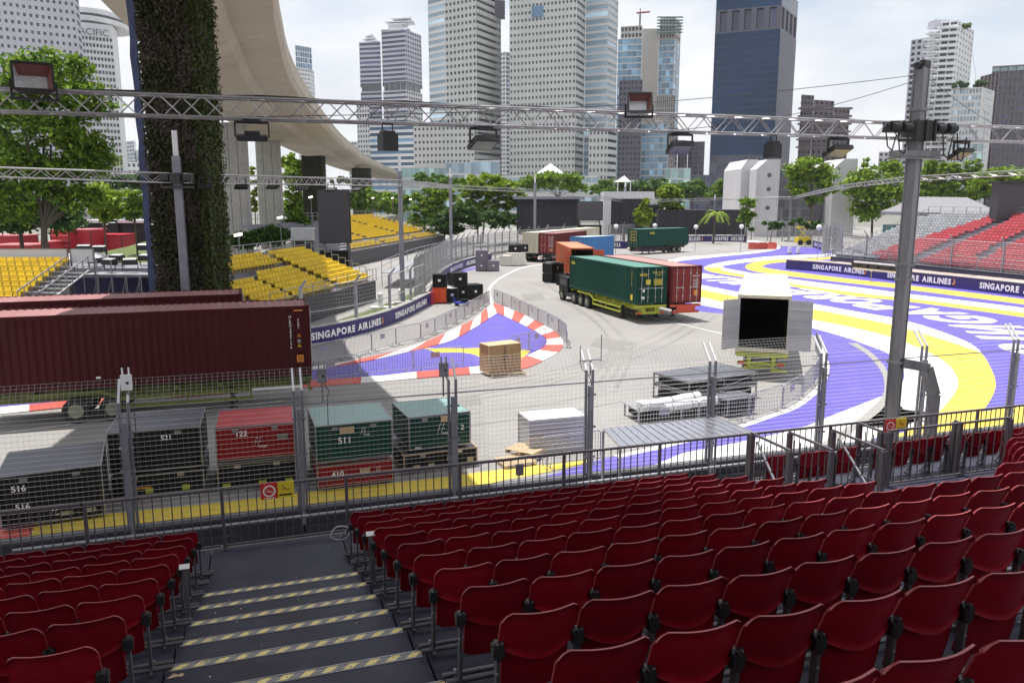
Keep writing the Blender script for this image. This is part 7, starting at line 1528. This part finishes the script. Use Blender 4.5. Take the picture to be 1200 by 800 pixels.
# ================================================================== TREES
def tree(label, d, blobs, m, leaf, n, base=None, trunk=.3, name='broadleaf_tree', clump=.16, m2=None, group=None, limbs=True, flat=1.0):
    """blobs in photo pixels (cx, cy, rx, ry) at distance d"""
    s = d / F; B = []
    for cx_, cy_, rx, ry in blobs:
        c = atd(cx_, cy_, d); B.append((np.array(c), rx * s, ry * s))
    bx = base if base is not None else blobs[0][0]; bp = atd(bx, 235, d); o = Vector((bp.x, d, 0)); t = thing(name, label, 'tree', o, 0, group); on = np.array(o)
    wts = np.array([b[1] * b[2] for b in B]); wts /= wts.sum(); pts = []; n = int(n * 1.9); leaf = leaf * 1.05; ncl = max(12, int(n / 55)); tops = []
    for k in range(ncl):
        c, rx, rz = B[rng.choice(len(B), p=wts)]
        v = rng.normal(size=3); v /= np.linalg.norm(v); rad = rng.random() ** .38
        q = c + v * np.array([rx, rx * .85, rz]) * rad * .93; tops.append(q)
        cr = clump * min(rx, rz * 1.2) * rng.uniform(.6, 1.5)
        pts.append(q + rng.normal(size=(n // ncl, 3)) * np.array([cr, cr, cr * .55 * flat]))
    P = np.concatenate(pts) - on
    if m2 is not None:
        k = rng.random(len(P)) < .35; leaves(P[~k], leaf * s, M[m], 'crown', t, .8, kind='stuff'); leaves(P[k], leaf * s, M[m2], 'crown', t, .8, kind='stuff')
    else: leaves(P, leaf * s, M[m], 'crown', t, .8, kind='stuff')
    zc = min(b[0][2] for b in B); bb = MB(); top = np.mean([b[0] for b in B], axis=0) - on; zl = max(1.0, min(zc * .75, zc - B[0][2] * .55))
    z0 = 0; bb.tube((0, 0, z0), (top[0] * .25, top[1] * .25, zl), trunk, 10, r2=trunk * .72); fk = Vector((top[0] * .25, top[1] * .25, zl)); bb.tube(fk, (top[0], top[1], top[2]), trunk * .7, 8, r2=trunk * .2)
    if limbs:
        for k in range(9):
            q = tops[rng.integers(len(tops))] - on; midp = fk.lerp(Vector(q), .5) + Vector((0, 0, abs(q[2] - fk.z) * .12)); bb.tube(fk, midp, trunk * .42, 6, r2=trunk * .25, caps=False); bb.tube(midp, q, trunk * .25, 6, r2=trunk * .07, caps=False)
    bb.build('trunk', M['trunk'], t); return t
# big tree at left
tree('big bright green tree at the upper left behind the truss', 70, [(58, 86, 50, 26), (20, 118, 44, 26), (92, 118, 40, 24), (60, 150, 42, 22), (8, 185, 42, 30), (100, 172, 32, 22), (112, 190, 24, 16), (48, 205, 48, 26), (12, 240, 40, 22), (92, 232, 28, 18)], 'leaf_mid', 3.2, 11500, base=42, trunk=.36, clump=.2, m2='leaf_bright')
tree('large tree beyond the left picture edge', 84, [(-40, 150, 50, 60), (-50, 220, 55, 40)], 'leaf_dark', 4, 4000, trunk=.4)
tree('lower dark tree under the big tree at left', 96, [(15, 252, 45, 22), (70, 252, 34, 20), (-20, 250, 30, 25)], 'leaf_dark', 3.2, 4200, base=20, trunk=.3)
tree('small yellow-green tree left of the ivy pier', 110, [(119, 235, 22, 20), (126, 250, 20, 10)], 'leaf_bright', 2.8, 2400, trunk=.16); tree('small round tree right beside the ivy pier at left', 118, [(156, 238, 15, 16), (156, 250, 13, 8)], 'leaf_mid', 2.6, 1500, trunk=.14, m2='leaf_bright')
tree('dark trees behind the small ones at left', 150, [(150, 213, 40, 9), (185, 216, 20, 8)], 'leaf_dark', 2.8, 1700, trunk=.2)
for x, y, rx, ry, d, lb, mm in ((288, 281, 17, 10, 72, 'round clipped hedge right of the ivy pier', 'leaf_dark'), (318, 276, 22, 11, 95, 'dark hedge below the right concrete column', 'leaf_dark'), (348, 262, 14, 18, 120, 'dark shrub left of the dark screen', 'leaf_mid')):
    tree(lb, d, [(x, y, rx, ry)], mm, 2.4, 2200, trunk=.12, name='hedge_bush', limbs=False)
tree('bright tree under the flyover right of the concrete columns', 205, [(352, 205, 22, 20), (340, 190, 14, 9), (345, 240, 15, 20)], 'leaf_bright', 2.6, 2400, trunk=.25, m2='leaf_mid'); tree('yellow-green sliver of tree between the concrete columns', 170, [(298, 225, 6, 35)], 'leaf_lime', 2.4, 700, trunk=.15)
tree('green trees behind the upper yellow stand', 215, [(430, 236, 24, 14), (462, 238, 22, 13), (400, 214, 18, 6)], 'leaf_mid', 2.4, 3000, trunk=.2, m2='leaf_bright'); tree('small tree above the end of the flyover', 250, [(522, 213, 32, 8), (500, 208, 20, 5)], 'leaf_mid', 2.2, 1500, trunk=.2)
tree('layered bright tree left behind the far fence', 168, [(508, 232, 27, 9), (500, 245, 26, 8), (514, 222, 20, 7), (497, 258, 20, 9), (520, 252, 22, 9)], 'leaf_bright', 2.7, 4200, base=510, trunk=.22, m2='leaf_mid', flat=.5)
tree('layered bright tree at centre left with a flat top', 160, [(572, 211, 34, 9), (565, 224, 42, 9), (588, 238, 28, 9), (552, 240, 32, 10), (575, 220, 38, 10), (600, 228, 16, 9), (560, 252, 40, 9)], 'leaf_bright', 2.8, 6800, base=565, trunk=.22, m2='leaf_lime', flat=.5)
tree('dark undergrowth tree below the layered trees', 150, [(520, 262, 30, 12), (570, 258, 32, 12), (545, 250, 26, 14), (598, 256, 14, 9)], 'leaf_dark', 2.6, 4200, base=560, trunk=.2, m2='leaf_blue')
tree('wide domed rain tree at centre', 225, [(650, 211, 38, 10), (622, 215, 26, 8), (672, 217, 18, 8)], 'leaf_mid', 2.1, 3600, base=655, trunk=.3, m2='leaf_bright', clump=.2)
tree('domed rain tree left of the glass cube', 240, [(716, 220, 24, 9), (705, 224, 18, 6)], 'leaf_mid', 2.0, 1900, base=715, trunk=.3); tree('dark green domed tree beside the rain tree', 235, [(762, 220, 28, 12), (742, 224, 18, 8)], 'leaf_blue', 2.0, 2400, trunk=.3, m2='leaf_mid')
tree('dark domed tree below the dark blue tower, left', 235, [(813, 222, 22, 11), (798, 226, 14, 8)], 'leaf_mid', 2.0, 2000, trunk=.3, m2='leaf_blue'); tree('green domed tree below the dark blue tower, right', 232, [(850, 220, 19, 11), (862, 226, 12, 8), (836, 227, 10, 7)], 'leaf_mid', 2.0, 2000, trunk=.3, m2='leaf_bright')
tree('yellow-green rounded tree behind the far green container', 175, [(786, 226, 15, 11), (786, 240, 17, 9), (778, 250, 10, 6)], 'leaf_lime', 2.4, 1900, trunk=.18, m2='leaf_mid'); tree('conical light tree in front of the pale arch', 150, [(755, 239, 6, 7), (755, 250, 10, 9), (754, 259, 9, 6)], 'leaf_lime', 2.2, 1200, trunk=.14, m2='leaf_bright')
tree('narrow columnar tree before the white finned building', 165, [(876, 240, 9, 9), (876, 254, 9, 9)], 'leaf_mid', 2.2, 900, trunk=.12, m2='leaf_bright')
tree('leafy tree with visible limbs in front of the finned building', 165, [(938, 200, 17, 13), (962, 205, 18, 14), (950, 190, 14, 9), (935, 222, 14, 9), (968, 222, 13, 9), (955, 234, 12, 6)], 'leaf_bright', 2.4, 2600, base=952, trunk=.3, m2='leaf_mid', clump=.2)
tree('dense green tree left of the mast', 185, [(1012, 215, 22, 18), (1040, 222, 24, 26), (1045, 195, 16, 10), (1018, 240, 22, 20), (1018, 195, 10, 9), (992, 220, 9, 9)], 'leaf_bright', 2.4, 4600, base=1025, trunk=.3, m2='leaf_mid')
for x, y, r, lb in ((1086, 200, 11, 'first'), (1103, 199, 10, 'second'), (1120, 204, 10, 'third'), (1138, 198, 12, 'fourth')): tree(f'slender street tree right of the mast, {lb} from the mast', 200, [(x, y - 6, r * .8, 9), (x, y + 8, r, 14), (x + 2, y + 26, r, 12)], 'leaf_bright', 2.2, 1200, trunk=.16, m2='leaf_mid')
tree('broad bright tree above the grey marquee', 190, [(1172, 205, 26, 13), (1158, 218, 22, 10), (1190, 212, 20, 12)], 'leaf_bright', 2.4, 2800, trunk=.3, m2='leaf_mid'); tree('bright tree at the right edge behind the control tower', 205, [(1215, 205, 28, 16), (1225, 225, 25, 15)], 'leaf_mid', 2.4, 1800, trunk=.3)
tree('dark trees behind the right marquee', 215, [(1100, 226, 40, 11), (1150, 226, 35, 9), (1065, 225, 26, 14)], 'leaf_dark', 2.3, 2600, trunk=.3)
tree('shrub on the roof of the grey glass block, left', 428, [(1126, 99, 10, 4)], 'leaf_blue', 1.8, 400, trunk=.1, name='roof_shrub', limbs=False); tree('shrub on the roof of the grey glass block, right', 428, [(1148, 98, 7, 5)], 'leaf_dark', 1.8, 300, trunk=.1, name='roof_shrub', limbs=False); tree('tuft of rooftop tree on the white balconied tower', 478, [(1134, 31, 5, 3)], 'leaf_mid', 1.6, 200, trunk=.1, name='roof_shrub', limbs=False)
tree('low bushes under the finned building', 150, [(905, 264, 14, 5), (880, 266, 8, 4), (945, 262, 22, 6)], 'leaf_dark', 2.2, 1000, trunk=.1, name='hedge_bush', limbs=False)
# palm
t = thing('palm_tree', 'palm tree with drooping fronds before the low black hoarding', 'tree', Vector((P2(838, 160).x, 160, 0))); zc = zof(838, 250, 160)
bb = MB(); bb.tube((0, 0, 0), (.2, 0, zc), .22, 8, r2=.15); bb.build('trunk', M['trunk'], t)
for k in range(16):
    a = 2 * math.pi * k / 16 + random.uniform(-.15, .15); l = random.uniform(2.6, 3.6); el = random.uniform(.2, 1.0); bb = MB(); pts = [Vector((.2 + math.cos(a) * l * s, math.sin(a) * l * s, zc + l * (el * s - 1.05 * s * s))) for s in (0, .2, .4, .6, .8, 1)]
    for p, q in zip(pts[:-1], pts[1:]):
        sd_ = Vector((-math.sin(a), math.cos(a), 0)) * .45
        for j in range(3): c = p.lerp(q, j / 3); e = p.lerp(q, (j + .55) / 3); bb.quad([c, e, e + sd_ - Vector((0, 0, .3))]); bb.quad([c, e - sd_ - Vector((0, 0, .3)), e])
    bb.build('frond', M['leaf_bright'], t)

# ================================================================== AIR
m = D.materials.new('air'); m.use_nodes = True; N = m.node_tree.nodes; L = m.node_tree.links; N.remove(N['Principled BSDF'])
pv_ = N.new('ShaderNodeVolumePrincipled'); pv_.inputs['Color'].default_value = (.93, .95, 1, 1); pv_.inputs['Density'].default_value = .00010; pv_.inputs['Anisotropy'].default_value = .2
L.new(pv_.outputs[0], N['Material Output'].inputs['Volume'])
bb = MB(); bb.box((0, 1950, 94.5), (6200, 5300, 191)); hz = bb.build('haze', m); hz['kind'] = 'stuff'; hz['label'] = 'thin pale haze in the air'
